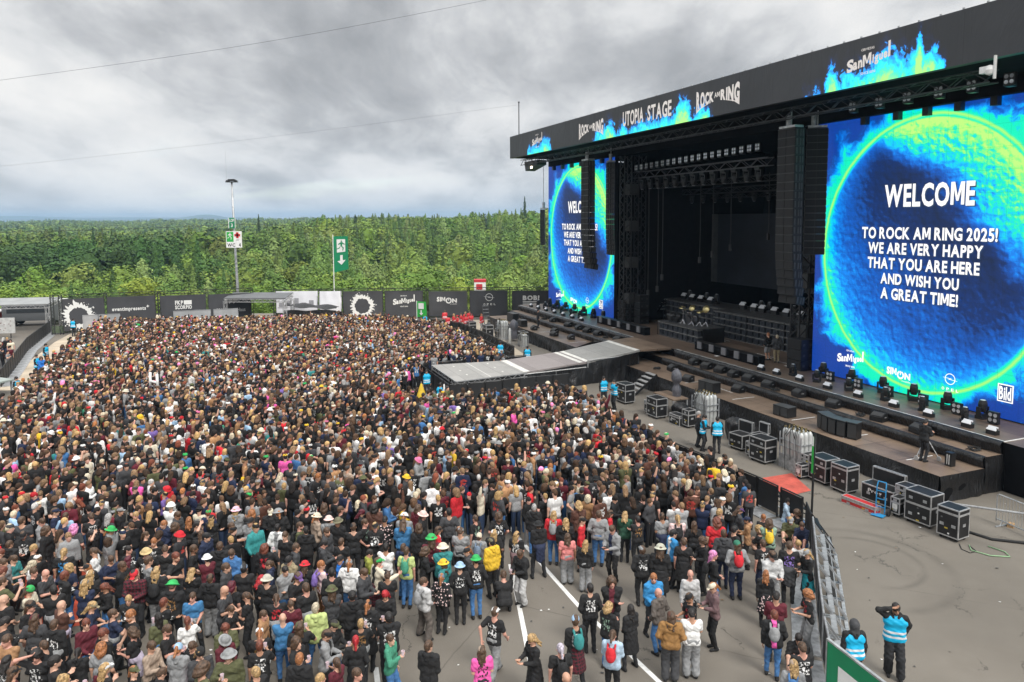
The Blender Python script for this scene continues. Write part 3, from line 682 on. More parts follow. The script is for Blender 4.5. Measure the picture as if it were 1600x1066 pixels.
# ------------------------------------------------------------------ LED screens
def screen_mat():
    m = bpy.data.materials.new('led_screen_picture'); m.use_nodes = True; t = NT(m.node_tree); b = t.n['Principled BSDF']
    P = t.new('ShaderNodeTexCoord').outputs['Object']; x, y, z = t.xyz(P)
    cx, cz, r0 = 7.0, 7.1, 6.35
    dx, dz = t.m('DIVIDE', t.m('SUBTRACT', x, cx), .97), t.m('DIVIDE', t.m('SUBTRACT', z, cz), 1.04)
    d = t.m('SQRT', t.m('ADD', t.m('MULTIPLY', dx, dx), t.m('MULTIPLY', dz, dz)))
    n_big = t.noise(P, .42, 3, .5); n_med = t.noise(P, 1.1, 7, .66, .6); n_fine = t.noise(P, 3.0, 6, .7, .4)
    # picture inside the disc: lit from the upper right, blue glow from below left
    up = t.m('DIVIDE', t.m('ADD', t.m('MULTIPLY', dx, .62), t.m('MULTIPLY', dz, .78)), r0)
    lowl = t.m('DIVIDE', t.m('ADD', t.m('MULTIPLY', dx, -.62), t.m('MULTIPLY', dz, -.78)), r0)
    L1 = t.new('ShaderNodeMapRange', interpolation_type='SMOOTHSTEP', i_0=t.m('ADD', up, t.m('MULTIPLY', t.m('SUBTRACT', n_big, .5), .5)), i_1=.26, i_2=.66, i_3=0.0, i_4=.70).outputs[0]
    L2 = t.new('ShaderNodeMapRange', interpolation_type='SMOOTHSTEP', i_0=t.m('ADD', lowl, t.m('MULTIPLY', t.m('SUBTRACT', n_big, .5), .7)), i_1=-.55, i_2=.9, i_3=0.0, i_4=.42).outputs[0]
    # cratered relief lit from one side
    hgt = lambda q: t.m('ADD', t.m('MULTIPLY', t.new('ShaderNodeTexVoronoi', feature='SMOOTH_F1', i_Vector=q, i_Scale=3.4).outputs[0], 1.0), t.m('MULTIPLY', t.noise(q, 4.2, 6, .65), .9))
    Pq = t.new('ShaderNodeVectorMath', operation='ADD', i_0=P, i_1=t.new('ShaderNodeVectorMath', operation='SCALE', i_0=t.noise(P, 1.2, 4, .6, out=1), i_Scale=.5).outputs[0]).outputs[0]
    rel = t.m('SUBTRACT', hgt(Pq), hgt(t.mapping(Pq, loc=(.05, 0, .06))))
    rel = t.m('MULTIPLY', rel, .62)
    rim = t.m('POWER', t.m('DIVIDE', t.m('MINIMUM', d, r0), r0), 7.0)
    inside = t.m('ADD', t.m('ADD', t.m('MAXIMUM', L1, L2), t.m('MULTIPLY', rim, .40)), t.m('ADD', t.m('MULTIPLY', rel, t.m('ADD', .35, t.m('MAXIMUM', L1, L2))), t.m('MULTIPLY', t.m('SUBTRACT', n_fine, .5), .12)))
    # flames outside the ring
    out_d = t.m('SUBTRACT', d, r0)
    Pw = t.new('ShaderNodeVectorMath', operation='ADD', i_0=P, i_1=t.new('ShaderNodeVectorMath', operation='SCALE', i_0=t.noise(P, .9, 4, .6, out=1), i_Scale=1.2).outputs[0]).outputs[0]
    fl = t.noise(Pw, .95, 8, .68, .9)
    reach = t.m('ADD', .25, t.m('MULTIPLY', t.ramp(t.noise(P, .23, 2, .5), [(.36, 0.0), (.58, 1.0)]), 2.9))
    outside = t.m('ADD', t.m('SUBTRACT', .98, t.m('DIVIDE', out_d, reach)), t.m('MULTIPLY', t.m('SUBTRACT', fl, .5), 1.9))
    outside = t.m('MULTIPLY', outside, t.m('GREATER_THAN', outside, .22))
    ring = t.m('SUBTRACT', 1.0, t.m('DIVIDE', t.m('ABSOLUTE', t.m('SUBTRACT', out_d, t.m('ADD', .16, t.m('MULTIPLY', t.m('SUBTRACT', n_med, .5), .16)))), .55), clamp=True)
    is_in = t.new('ShaderNodeMapRange', i_0=out_d, i_1=-.08, i_2=.02, i_3=1.0, i_4=0.0).outputs[0]
    val = t.m('ADD', t.m('MULTIPLY', inside, is_in), t.m('MULTIPLY', t.m('MINIMUM', t.m('MAXIMUM', outside, 0.0), .78), t.m('SUBTRACT', 1.0, is_in)))
    val = t.m('MAXIMUM', val, t.m('MULTIPLY', ring, .97), clamp=True)
    c = t.ramp(val, [(0.0, (.0, .012, .055)), (.16, (.0, .025, .14)), (.36, (.0, .10, .50)), (.52, (.0, .24, .85)), (.66, (.0, .55, .86)), (.78, (.0, .80, .46)), (.90, (.25, .88, .20)), (1.0, (.48, .92, .20))])
    bgc = t.mix(t.noise(P, 9, 3, .8), (.0, .02, .16), (.005, .07, .46))
    bgm = t.m('MULTIPLY', t.m('LESS_THAN', val, .2), t.m('SUBTRACT', 1.0, is_in))
    c = t.mix(t.m('MULTIPLY', bgm, t.ramp(z, [(.0, 1.0), (1.0, 1.0)])), c, bgc)
    b.inputs['Base Color'].default_value = (.01, .01, .012, 1); b.inputs['Roughness'].default_value = .5
    seam = t.m('MAXIMUM', t.m('GREATER_THAN', t.m('FRACT', t.m('MULTIPLY', x, 1.0)), .985), t.m('GREATER_THAN', t.m('FRACT', t.m('MULTIPLY', z, 1.0)), .985)); c = t.mix(t.m('MULTIPLY', seam, .35), c, (0, .005, .02))
    t.set(b, 'Emission Color', c); b.inputs['Emission Strength'].default_value = .60
    return m
M_screen = screen_mat()
M_let = mat('led_white_lettering', (.6, .6, .6), .6, emit=(.95, .92, .88, .50), var=0)
M_letsh = mat('led_grey_shadow', (.02, .03, .06), .6, emit=(.02, .05, .12, .5), var=0)
def san_miguel(b, x0, x1, z0, z1, y=0, sub=True, slope=.34):
    """slanted blackletter-like word with its two small lines"""
    W_, H_ = x1 - x0, z1 - z0
    def wp(a, q, x_, z_): return (x_, z0 + H_ * (.20 + a * slope) + q * H_ * .42)
    for body, f0, f1, k in (('S', 0, .16, 1.35), ('an', .15, .36, .85), ('M', .37, .56, 1.2), ('igue', .585, .91, 1.15), ('l', .92, .97, 1.6)):
        def w2(a, q, x_, z_, f0=f0, f1=f1, k=k, ds=(.30 if body == 'igue' else .06)): return (x_, z0 + H_ * (.20 + (f0 + a * (f1 - f0)) * slope) + (q - ds) * H_ * .40 * k)
        add_text(b, body, x0 + f0 * W_, x0 + f1 * W_, 0, 1, y, .045, w2)
    if sub:
        add_text(b, 'CERVEZAS', x0 + .33 * W_, x0 + .62 * W_, z1 - .04 * H_, z1 + .06 * H_, y, .02)
        add_text(b, 'SINCE 1890', x0 + .32 * W_, x0 + .66 * W_, z0 - .02 * H_, z0 + .09 * H_, y, .02)
def opel(b, cx, cz, r_, y=0, text=True):
    n = 28
    for k in range(n):
        a0, a1 = 2 * math.pi * k / n, 2 * math.pi * (k + 1) / n
        b.add([(cx + q * math.cos(a), y, cz + q * math.sin(a)) for q, a in ((r_, a0), (r_, a1), (r_ * .86, a1), (r_ * .86, a0))], [(0, 3, 2, 1)])
    b.add([(cx - 1.45 * r_, y, cz + .18 * r_), (cx + .35 * r_, y, cz + .12 * r_), (cx + .2 * r_, y, cz + .0 * r_), (cx - 1.3 * r_, y, cz + .12 * r_)], [(0, 3, 2, 1)])
    b.add([(cx + 1.45 * r_, y, cz - .18 * r_), (cx - .35 * r_, y, cz - .12 * r_), (cx - .2 * r_, y, cz - .0 * r_), (cx + 1.3 * r_, y, cz - .12 * r_)], [(0, 3, 2, 1)])
    if text:
        for k, ch in enumerate('OPEL'): add_text(b, ch, cx - 1.5 * r_ + k * .9 * r_, cx - 1.5 * r_ + (k * .9 + .48) * r_, cz - 2.1 * r_, cz - 1.6 * r_, y, .02)
def simon(b, x0, x1, z0, z1, y=0):
    W_, H_ = x1 - x0, z1 - z0
    add_text(b, 'SIM', x0, x0 + .42 * W_, z0 + .25 * H_, z1, y, .05); add_text(b, 'N', x0 + .76 * W_, x0 + W_, z0 + .06 * H_, z0 + .72 * H_, y, .05)
    cx, cz, r_ = x0 + .59 * W_, z0 + .40 * H_, .15 * W_
    for k in range(20):
        if k in (4, 5): continue
        a0, a1 = 2 * math.pi * k / 20, 2 * math.pi * (k + 1) / 20
        b.add([(cx + q * math.cos(a), y, cz + q * math.sin(a)) for q, a in ((r_, a0), (r_, a1), (r_ * .6, a1), (r_ * .6, a0))], [(0, 3, 2, 1)])
    b.box(cx - .02 * W_, cx + .02 * W_, y - .001, y, cz, cz + r_)
    add_text(b, 'mobile', x0 + .66 * W_, x0 + W_, z0 - .22 * H_, z0 - .06 * H_, y, .0)
def led_screen(u_right, label):
    s = empty('led_screen', S(u_right + 13.7, 6.67, 2.05), RS, label=label, cat='screen', group='giant video screens beside the stage')
    b = MB(); b.box(0, 13.7, .012, .35, 0, 14.3); b.build('screen_cabinet', M_black, s)
    b = MB(); b.add([(0, 0, 0), (13.7, 0, 0), (13.7, 0, 14.3), (0, 0, 14.3)], [(0, 1, 2, 3)]); b.build('screen_face', M_screen, s, fix=False)
    T_ = [('WELCOME', 4.62, 9.52, 9.42, 10.58), ('TO ROCK AM RING 2025!', 3.28, 10.68, 7.80, 8.42), ('WE ARE VERY HAPPY', 3.72, 10.05, 7.03, 7.62), ('THAT YOU ARE HERE', 3.72, 9.92, 6.25, 6.85), ('AND WISH YOU', 4.58, 8.95, 5.48, 6.05), ('A GREAT TIME!', 4.62, 8.95, 4.70, 5.30)]
    for body, x0, x1, z0, z1 in T_:
        bs, bt = MB(), MB(); bd = .035 if body == 'WELCOME' else .034
        add_text(bs, body, x0 + .05, x1 + .05, z0 - .05, z1 - .05, -.012, bd + .008); add_text(bt, body, x0, x1, z0, z1, -.022, bd)
        bs.build('text_shadow', M_letsh, s, fix=False); bt.build('lettering', M_let, s, fix=False)
    b = MB(); san_miguel(b, 1.9, 3.75, .72, 1.6, -.022); b.build('beer_logo', M_let, s, fix=False); b = MB(); simon(b, 5.2, 6.6, .7, 1.22, -.022); b.build('phone_logo', M_let, s, fix=False); b = MB(); opel(b, 8.75, 1.25, .27, -.022); b.build('car_logo', M_let, s, fix=False); b = MB()
    b.box(11.05, 11.75, -.022, -.01, .75, 1.55); b.build('sponsor_logo', M_let, s, fix=False)
    b = MB(); b.box(11.1, 11.7, -.03, -.023, .8, 1.5); b.build('logo_ground', mat('led_dark_blue', (.01, .02, .08), .6, emit=(.01, .05, .16, .6), var=0), s)
    b = MB(); add_text(b, 'Bild', 11.13, 11.67, .85, 1.45, -.036, .03); b.build('lettering', M_let, s, fix=False)
    return s
led_screen(-.13, 'giant blue and green welcome screen standing clear right of the stage opening'); led_screen(36.8, 'giant blue and green welcome screen behind hanging speakers, left of the stage opening')

# ------------------------------------------------------------------ fascia banner along the roof edge
def fascia_mat():
    m = bpy.data.materials.new('led_fascia_picture'); m.use_nodes = True; t = NT(m.node_tree); b = t.n['Principled BSDF']
    P = t.new('ShaderNodeTexCoord').outputs['Object']; x, y, z = t.xyz(P)
    env = None     # x = distance from the left end (u 49.5)
    for c_, w_, h_ in FLAMES:
        g = t.m('MULTIPLY', t.m('SUBTRACT', 1.0, t.m('POWER', t.m('DIVIDE', t.m('ABSOLUTE', t.m('SUBTRACT', x, c_)), w_), 2.0), clamp=True), h_)
        env = g if env is None else t.m('MAXIMUM', env, g)
    Pw = t.new('ShaderNodeVectorMath', operation='ADD', i_0=t.mapping(P, sc=(1, 1, .75)), i_1=t.new('ShaderNodeVectorMath', operation='SCALE', i_0=t.noise(P, 2.2, 4, .6, out=1), i_Scale=.45).outputs[0]).outputs[0]
    n = t.noise(Pw, 2.4, 7, .68, .5)
    f_ = t.m('SUBTRACT', t.m('ADD', env, t.m('MULTIPLY', t.m('SUBTRACT', n, .5), 3.4)), t.m('MULTIPLY', z, 1.0))
    f_ = t.m('MULTIPLY', f_, t.m('GREATER_THAN', env, .05))
    on = t.m('GREATER_THAN', f_, .12)
    c = t.ramp(t.m('MULTIPLY', f_, .62), [(.03, (.0, .10, .65)), (.2, (.0, .38, .95)), (.42, (.0, .72, .82)), (.65, (.05, .85, .45)), (.9, (.38, .9, .2))])
    halo = t.m('MULTIPLY', t.m('ADD', f_, .5, clamp=True), .12)
    sm_ = t.m('GREATER_THAN', t.m('FRACT', t.m('DIVIDE', x, 2.67)), .992); fc_ = t.ramp(t.noise(P, .3, 3, .5), [(.3, (.036, .038, .043)), (.7, (.048, .050, .056))]); t.set(b, 'Base Color', t.mix(t.m('MULTIPLY', sm_, .6), fc_, (.015, .015, .017))); t.set(b, 'Normal', t.new('ShaderNodeBump', i_Strength=.5, i_Distance=.08, i_Height=t.noise(t.mapping(P, sc=(.9, 1, .35)), 1.2, 4, .6, 1.0)).outputs[0]); b.inputs['Roughness'].default_value = .55
    t.set(b, 'Emission Color', t.mix(on, (.0, .05, .3), c)); t.set(b, 'Emission Strength', t.m('ADD', t.m('MULTIPLY', on, .56), t.m('MULTIPLY', halo, t.m('GREATER_THAN', env, .05))))
    return m
FLAMES = [(49.5 - c_, w_, h_) for c_, w_, h_ in [(43.2, 1.9, 1.0), (41.0, 1.3, 1.4), (44.6, .6, 1.0), (30.6, 1.7, 1.0), (29.4, 1.0, 1.5), (27.6, .8, .9), (24.6, 2.2, .9), (22.4, 1.6, .5), (21.4, 1.9, .9), (20.3, 1.3, 1.7), (18.2, 1.1, 1.1), (9.4, .7, .3), (8.1, .55, 1.4), (6.6, 1.9, .9), (5.0, 1.5, 1.5), (3.2, 1.1, 1.3), (3.4, .3, 2.0)]]
fas = empty('fascia_banner', S(49.5, 2.0, 16.93), RS, label='long dark sponsor banner with blue flames running along the stage roof edge', cat='banner')
b = MB(); b.box(0, 53.5, .004, .33, 0, 2.12); b.build('banner_frame', M_black, fas)
b = MB(); b.add([(0, 0, 0), (53.5, 0, 0), (53.5, 0, 2.12), (0, 0, 2.12)], [(0, 1, 2, 3)]); b.build('banner_face', fascia_mat(), fas, fix=False)
b = MB()
for k in range(54): b.cbox(.4 + k * .99, .1, 2.16, .07, .07, .09)
b.build('clamp', M_galv, fas)
X = lambda u_: 49.5 - u_
def rock_am_ring(b, x0, x1, z0, z1, y):
    W_, H_ = x1 - x0, z1 - z0
    def arch(f0, f1, lo, hi_):
        def wp(a, q, x_, z_):
            f_ = f0 + a * (f1 - f0); e_ = abs(f_ - .5) * 2
            zb = z0 + H_ * (lo - .28 * e_ ** 2 * 1.0 + .12 * (1 - e_)); zt = z0 + H_ * (hi_ + .22 * e_ ** 1.5)
            return (x0 + f_ * W_, zb + q * (zt - zb))
        return wp
    add_text(b, 'ROCK', x0, x1, 0, 1, y, .055, arch(.0, .42, .26, .84)); add_text(b, 'AM', x0, x1, 0, 1, y, .03, arch(.435, .565, .42, .78)); add_text(b, 'RING', x0, x1, 0, 1, y, .055, arch(.58, 1.0, .26, .84))
    b.add([(x0 - .0 * W_, y, z0 + .35 * H_), (x0 + .03 * W_, y, z0 + .35 * H_), (x0 + .035 * W_, y, z0 + .10 * H_), (x0 + .16 * W_, y, z0 + .25 * H_), (x0 + .30 * W_, y, z0 + .30 * H_), (x0 + .12 * W_, y, z0 + .16 * H_), (x0 - .0 * W_, y, z0 - .06 * H_)], [(0, 6, 5, 4, 3, 2, 1)])
    b.add([(x1, y, z0 + .35 * H_), (x1 - .03 * W_, y, z0 + .35 * H_), (x1 - .035 * W_, y, z0 + .10 * H_), (x1 - .16 * W_, y, z0 + .25 * H_), (x1 - .30 * W_, y, z0 + .30 * H_), (x1 - .12 * W_, y, z0 + .16 * H_), (x1, y, z0 - .06 * H_)], [tuple(range(7))])
b = MB()
M_ban = mat('banner_white', (.75, .7, .66), .6, emit=(.9, .84, .8, .15), var=0); nb = lambda: (b.build('lettering', M_ban, fas, fix=False), MB())[1]
san_miguel(b, X(43.9), X(41.6), .5, 1.62, -.02); b = nb(); rock_am_ring(b, X(34.4), X(30.4), .38, 1.55, -.02); b = nb()
add_text(b, 'UTOPIA', X(27.5), X(24.75), .58, 1.62, -.02, .03); add_text(b, 'STAGE', X(24.25), X(21.4), .58, 1.62, -.02, .03); b = nb()
rock_am_ring(b, X(18.75), X(14.75), .42, 1.6, -.02); b = nb(); san_miguel(b, X(7.2), X(4.75), .48, 1.55, -.02)
b.build('lettering', mat('banner_white', (.75, .7, .66), .6, emit=(.9, .84, .8, .15), var=0), fas, fix=False)

# ------------------------------------------------------------------ hanging speakers
cab = MB(); cab.poly([(-.66, 0), (.66, 0), (.66, .46), (-.66, .46)], 0, .62)
cabm = cab.build('cabinet', mat('speaker_cabinet', (.014, .014, .015), .6, 0, .2, 2), None)
grl = MB()
for s_ in (-1, 1): grl.box(s_ * .33 - .31, s_ * .33 + .31, -.02, -.001, .03, .43)
grm = grl.build('grille', mat('speaker_grille', (.009, .009, .010), .8, 0, .15, 30), None)
brk = MB()
for s_ in (-1, 1):
    for y_ in (.1, .34, .5): brk.box(s_ * .675 - .016, s_ * .675 + .016, y_ - .03, y_ + .05, .05, .4)
brk.box(-.66, .66, -.025, -.003, .444, .468)
brm = brk.build('bracket', mat('bracket_grey', (.07, .07, .07), .5, .3), None)
c_me, g_me, b_me = cabm.data, grm.data, brm.data
for o in (cabm, grm, brm): bpy.data.objects.remove(o)
def line_array(u_, v_, ztop, n, label, scale=1.0, rz=0.0, lean=.9):
    s = empty('line_array', S(u_, v_, 0), RS + rz, label=label, cat='speaker array', group='line array speakers hung from the stage roof')
    b = MB(); b.cbox(0, .3, ztop + .1, 1.2 * scale, .6, .12); b.bar((0, .3, ztop + .1), (0, .3, 16.9), .05); b.tube([(-.2, .3, ztop + .15), (-.2, .3, ztop + .75)], .14, 8); b.build('hanging_frame', M_galv, s)
    z_, y_, ang = ztop, 0.0, 0.0
    for k in range(n):
        z_ -= .475 * scale * math.cos(ang); y_ += .475 * scale * math.sin(ang)
        c_ = link('cabinet', c_me, s); c_.location = (0, y_, z_); c_.rotation_euler = (-ang, 0, 0); c_.scale = (scale,) * 3
        g_ = link('grille', g_me, c_); link('bracket', b_me, c_)
        ang = -lean * .35 * max(0, (k - n * .5) / n) ** 1.4 * 2 * -1
    return s
line_array(12.55, 3.4, 15.75, 20, 'tall black speaker array hanging in front, right of the stage opening')
line_array(12.7, 5.7, 15.9, 18, 'black side speaker array hanging over the edge of the right screen', .82, R(48), .3)
line_array(36.1, 3.4, 15.75, 19, 'tall black speaker array hanging in front of the left screen')
line_array(35.5, 5.2, 15.6, 18, 'black speaker array hanging beside the left screen near the opening', .9, R(-20), .3)
line_array(51.0, 6.0, 11.9, 11, 'small black speaker array hanging outside the left screen edge', .7, R(-30), .2)

# ------------------------------------------------------------------ lamps: one of each kind, then copies
def moving_head(name='moving_head_lamp'):
    s = empty(name)
    b = MB(); b.cbox(0, 0, .06, .36, .30, .12); b.build('base', M_black, s)
    b = MB()
    for k in (-1, 1): b.box(k * .19 - .03, k * .19 + .03, -.08, .08, .12, .44)
    b.box(-.16, .16, -.06, .06, .125, .16); b.build('yoke', M_black, s)
    b = MB(); b.lathe((0, 0, .42), [(.0, -.17), (.11, -.17), (.15, -.05), (.15, .12), (.12, .24), (.0, .25)], 12); hd = b.build('lamp_head', M_black, s, smooth=False)
    b = MB(); b.lathe((0, 0, .672), [(0, 0), (.09, .0), (.085, .012), (0, .02)], 12); b.build('lens', M_glass, s)
    return s
def quad_lamp():
    s = empty('blinder_lamp'); b = MB(); b.cbox(0, 0, .30, .46, .16, .50); b.cbox(0, .05, .03, .3, .3, .06); b.build('housing', M_black, s)
    for i in (-1, 1):
        for k in (-1, 1):
            b = MB(); b.lathe((i * .11, -.085, .30 + k * .11), [(0, .0), (.085, -.004), (.085, .02)], 12, 'y'); b.build('reflector', M_led, s)
    return s
def bar_lamp():
    s = empty('floodlight'); b = MB(); b.cbox(0, .02, .09, .42, .26, .18); b.bar((-.2, 0, .14), (-.2, -.02, .3), .03); b.bar((.2, 0, .14), (.2, -.02, .3), .03); b.build('housing', M_black, s)
    b = MB(); b.add([(-.2, -.12, .2), (.2, -.12, .2), (.2, .06, .34), (-.2, .06, .34), (-.2, -.09, .16), (.2, -.09, .16), (.2, .09, .30), (-.2, .09, .30)], [(0, 1, 2, 3), (7, 6, 5, 4), (0, 4, 5, 1), (1, 5, 6, 2), (2, 6, 7, 3), (3, 7, 4, 0)])
    b.build('lamp_panel', mat('white_lamp_panel', (.62, .63, .65), .35, 0, .05, 9), s)
    return s
def wedge(name='monitor_wedge', w_=.62, d_=.5, h_=.42):
    s = empty(name); b = MB(); b.cur = 0
    b.add([(x_, y_, z_) for x_ in (-w_ / 2, w_ / 2) for y_, z_ in ((-d_ / 2, .02), (d_ / 2, .02), (d_ / 2, h_ * .55), (-d_ / 8, h_), (-d_ / 2, h_ * .9))],
          [(0, 1, 2, 3, 4), (9, 8, 7, 6, 5)] + [(i, (i + 1) % 5, 5 + (i + 1) % 5, 5 + i) for i in range(5)])
    b.build('cabinet', M_black, s)
    b = MB(); y0, z0, y1, z1 = d_ / 2, h_ * .55, -d_ / 8, h_
    ny, nz = .05, .05
    b.add([(-w_ * .44, y0 - .03 + .0, z0 + .055), (w_ * .44, y0 - .03, z0 + .055), (w_ * .44, y1 + .05, z1 + .0), (-w_ * .44, y1 + .05, z1 + .0)], [(0, 1, 2, 3)]); b.build('grille', mat('wedge_grille', (.035, .035, .035), .7, 0, .2, 40), s)
    b = MB(); b.box(-w_ / 2 - .006, -w_ / 2 - .001, -.1, .06, .2, .24); b.box(w_ / 2 + .001, w_ / 2 + .006, -.1, .06, .2, .24); b.build('handle', M_galv, s)
    return s
def place(proto, u_, v_, z_, rz=0.0, first=[], **kw):
    if proto not in first: first.append(proto); proto.location = S(u_, v_, z_); proto.rotation_euler = (0, 0, RS + rz); return tag(proto, **kw)
    return copy_tree(proto, S(u_, v_, z_), RS + rz, **kw)
mh, ql, bl, wg = moving_head(), quad_lamp(), bar_lamp(), wedge()
N_ = ['first', 'second', 'third', 'fourth', 'fifth', 'sixth', 'seventh', 'eighth', 'ninth', 'tenth', 'eleventh', 'twelfth', 'thirteenth', 'fourteenth']
# right wing, from the opening outwards
for k, u_ in enumerate((14.9, 13.6, 11.8, 9.8, 7.8, 5.7, 3.85, 2.0, .9)): place(bl, u_, 4.1, 2, label=f'white-faced floodlight, {N_[k]} from the opening on the right deck edge', cat='lamp', group='floodlights along the deck edge')
for k, u_ in enumerate((13.0, 11.2, 9.0, 6.75, 4.7, 2.6)): place(mh, u_, 4.75, 2, .5 * k, label=f'moving head lamp, {N_[k]} from the opening in the front row of the right deck', cat='lamp', group='moving head lamps on the right deck')
for k, u_ in enumerate((12.0, 10.0, 8.0, 6.2, 4.4, 2.7)):
    o = place(mh, u_, 6.0, 2, .3 * k, label=f'upright moving head lamp, {N_[k]} from the opening under the right screen', cat='lamp', group='moving head lamps under the right screen'); o.scale = (1.25,) * 3
for k, u_ in enumerate((11.1, 9.2, 7.3, 5.35, 3.6, 1.9)): place(ql, u_, 5.6, 2, label=f'four-eyed blinder lamp, {N_[k]} from the opening under the right screen', cat='lamp', group='blinder lamps under the right screen')
for k, u_ in enumerate((49.2, 47.4, 45.5, 43.6, 41.7, 39.8, 38.0)):
    place(bl, u_, 4.1, 2, label=f'white-faced floodlight, {N_[k]} from the far end of the left deck edge', cat='lamp', group='floodlights along the deck edge')
    o = place(mh, u_ - .7, 5.9, 2, .4 * k, label=f'upright moving head lamp, {N_[k]} from the far end under the left screen', cat='lamp', group='moving head lamps under the left screen'); o.scale = (1.3,) * 3
    if k < 6: place(mh, u_ - .2, 4.8, 2, .7 * k, label=f'moving head lamp, {N_[k]} from the far end in the front row of the left deck', cat='lamp', group='moving head lamps on the left deck')
for k, u_ in enumerate((34.0, 32.8, 31.6, 30.3, 26.3, 25.0, 24.1, 22.8, 21.6, 20.2)):
    place(bl, u_, 12.0, 3.96, label=f'white-faced lamp, {N_[k]} from the left on top of the amplifier riser', cat='lamp', group='lamps on the amplifier riser').scale = (1.4, 1.2, 1.6)
    if k % 3 != 1: place(mh, u_ - .55, 12.2, 3.96, label=f'dark moving head standing right of the {N_[k]} white lamp on the amplifier riser', cat='lamp', group='moving heads on the amplifier riser').scale = (1.2,) * 3
# lamps on the trusses over the stage opening
def hung(proto, u_, v_, z_, **kw):
    o = copy_tree(proto, S(u_, v_, z_), RS, **kw); o.rotation_euler = (math.pi, 0, RS); return o
for k in range(20):
    u_ = 34.9 - k * .79
    o = place(ql, u_, 7.7, 14.9 + .02 * k, label=f'four-eyed blinder lamp on the front lighting truss, number {k + 1} from its left end', cat='lamp', group='blinder lamps on the front truss')
for k in range(13):
    u_ = 34.5 - k * 1.2
    o = hung(mh, u_, 8.0, 14.3, label=f'moving head lamp hanging under the front lighting truss, number {k + 1} from its left end', cat='lamp', group='moving heads hanging from the front truss'); o.scale = (1.35,) * 3
for k in range(12):
    hung(mh, 34.5 - k * 1.6, 13.0, 12.9, label=f'dim moving head hanging deep in the stage roof, number {k + 1} from the left', cat='lamp', group='dim moving heads deep in the stage')
for k, (u_, z_) in enumerate(((9.12, 16.5), (7.54, 16.5), (5.98, 16.5), (4.37, 16.5), (2.84, 16.5), (1.24, 16.5))): place(ql, u_, 4.5, z_ - .3, label=f'four-eyed blinder lamp under the roof edge, {N_[k]} from the left above the right screen', cat='lamp', group='blinder lamps under the roof edge')
b = MB()
for u_ in (10.1, 8.1, 6.45, 4.8, 3.1, 1.2, 38.5, 40.5, 42.5, 44.5, 46.5, 48.5): b.cbox(-u_, 6.35, 16.05, .32, .3, .5)
b.build('screen_hoist', M_black, stage)

# amplifier risers with shelves of small cabinets, drum riser
def riser(name, u0, u1, v0, v1, z1, rows, label, **kw):
    s = empty(name, S((u0 + u1) / 2, v0, 2.0), RS, label=label, cat='riser', **kw); W_ = u1 - u0; D_ = v1 - v0; H_ = z1 - 2
    b = MB(); b.box(-W_ / 2, W_ / 2, .42, D_, 0, H_ - .06); b.build('body', M_black, s)
    b = MB(); b.box(-W_ / 2, W_ / 2, -.02, D_, H_ - .058, H_); b.build('platform', mat('riser_platform', (.06, .06, .06), .5, 0, .2, 2), s)
    b = MB()
    for r_ in range(rows + 1): b.box(-W_ / 2, W_ / 2, -.01, .41, r_ * (H_ - .12) / rows, r_ * (H_ - .12) / rows + .04)
    b.build('shelf', mat('grey_shelf', (.22, .22, .21), .6, .2, .2, 4), s)
    b = MB(); n = int(W_ / .62)
    for i in range(0, n + 1, 6): b.box(-W_ / 2 + i * W_ / n - .03, -W_ / 2 + i * W_ / n + .03, -.03, .0, 0, H_ - .06)
    b.box(-W_ / 2, W_ / 2, -.025, -.012, H_ * .02, H_ * .02 + .03); b.build('upright', M_truss, s)
    for r_ in range(rows):
        b = MB(); z_ = r_ * (H_ - .12) / rows + .045; h_ = (H_ - .12) / rows - .12
        for i in range(n):
            x_ = -W_ / 2 + (i + .5) * W_ / n; b.cbox(x_, .22, z_ + h_ / 2, W_ / n * .68, .3, h_)
            b.lathe((x_, .06, z_ + h_ / 2), [(.0, .0), (h_ * .28, -.0), (h_ * .34, -.03), (h_ * .36, 0.0)], 8, 'y')
        b.build('cabinet_row', mat('small_cabinet', (.045, .05, .06), .4, .1, .2, 5), s)
    return s
riser('amplifier_riser', 27.0, 35.2, 10.8, 13.6, 3.96, 4, 'long black riser of shelved amplifiers at the left rear of the stage')
riser('amplifier_riser', 18.6, 26.9, 9.7, 13.4, 3.96, 4, 'long black riser of shelved amplifiers at the right rear of the stage')
riser('drum_riser', 23.7, 28.8, 6.0, 8.3, 3.1, 2, 'low black riser carrying the drum kit in the middle of the stage')
def steps(name, u_, v_, z0, n, rise, run, w_, rz, label, m=None):
    s = empty(name, S(u_, v_, z0), RS + rz, label=label, cat='steps'); b = MB()
    for k in range(n): b.box(-w_ / 2, w_ / 2, k * run, k * run + run * .95, (k + 1) * rise - .05, (k + 1) * rise)
    b.build('tread', m or M_alu, s); b = MB()
    for q in (-1, 1): b.bar((q * w_ / 2, -.05, 0), (q * w_ / 2, n * run, n * rise - .02), .05, .14); b.bar((q * w_ / 2, n * run, 0), (q * w_ / 2, n * run, n * rise), .05)
    b.build('stringer', M_black, s); return s
steps('step_unit', 36.6, 11.4, 2, 6, .32, .32, 1.6, R(-90), 'black steps up the left end of the amplifier riser')
steps('step_unit', 16.6, 10.8, 2, 6, .32, .32, 1.6, R(90), 'black steps up the right end of the amplifier riser')
steps('step_unit', 19.9, -1.75, .0, 6, .2, .27, .95, 0, 'black and silver steps from the pit up to the stage beside the runway')
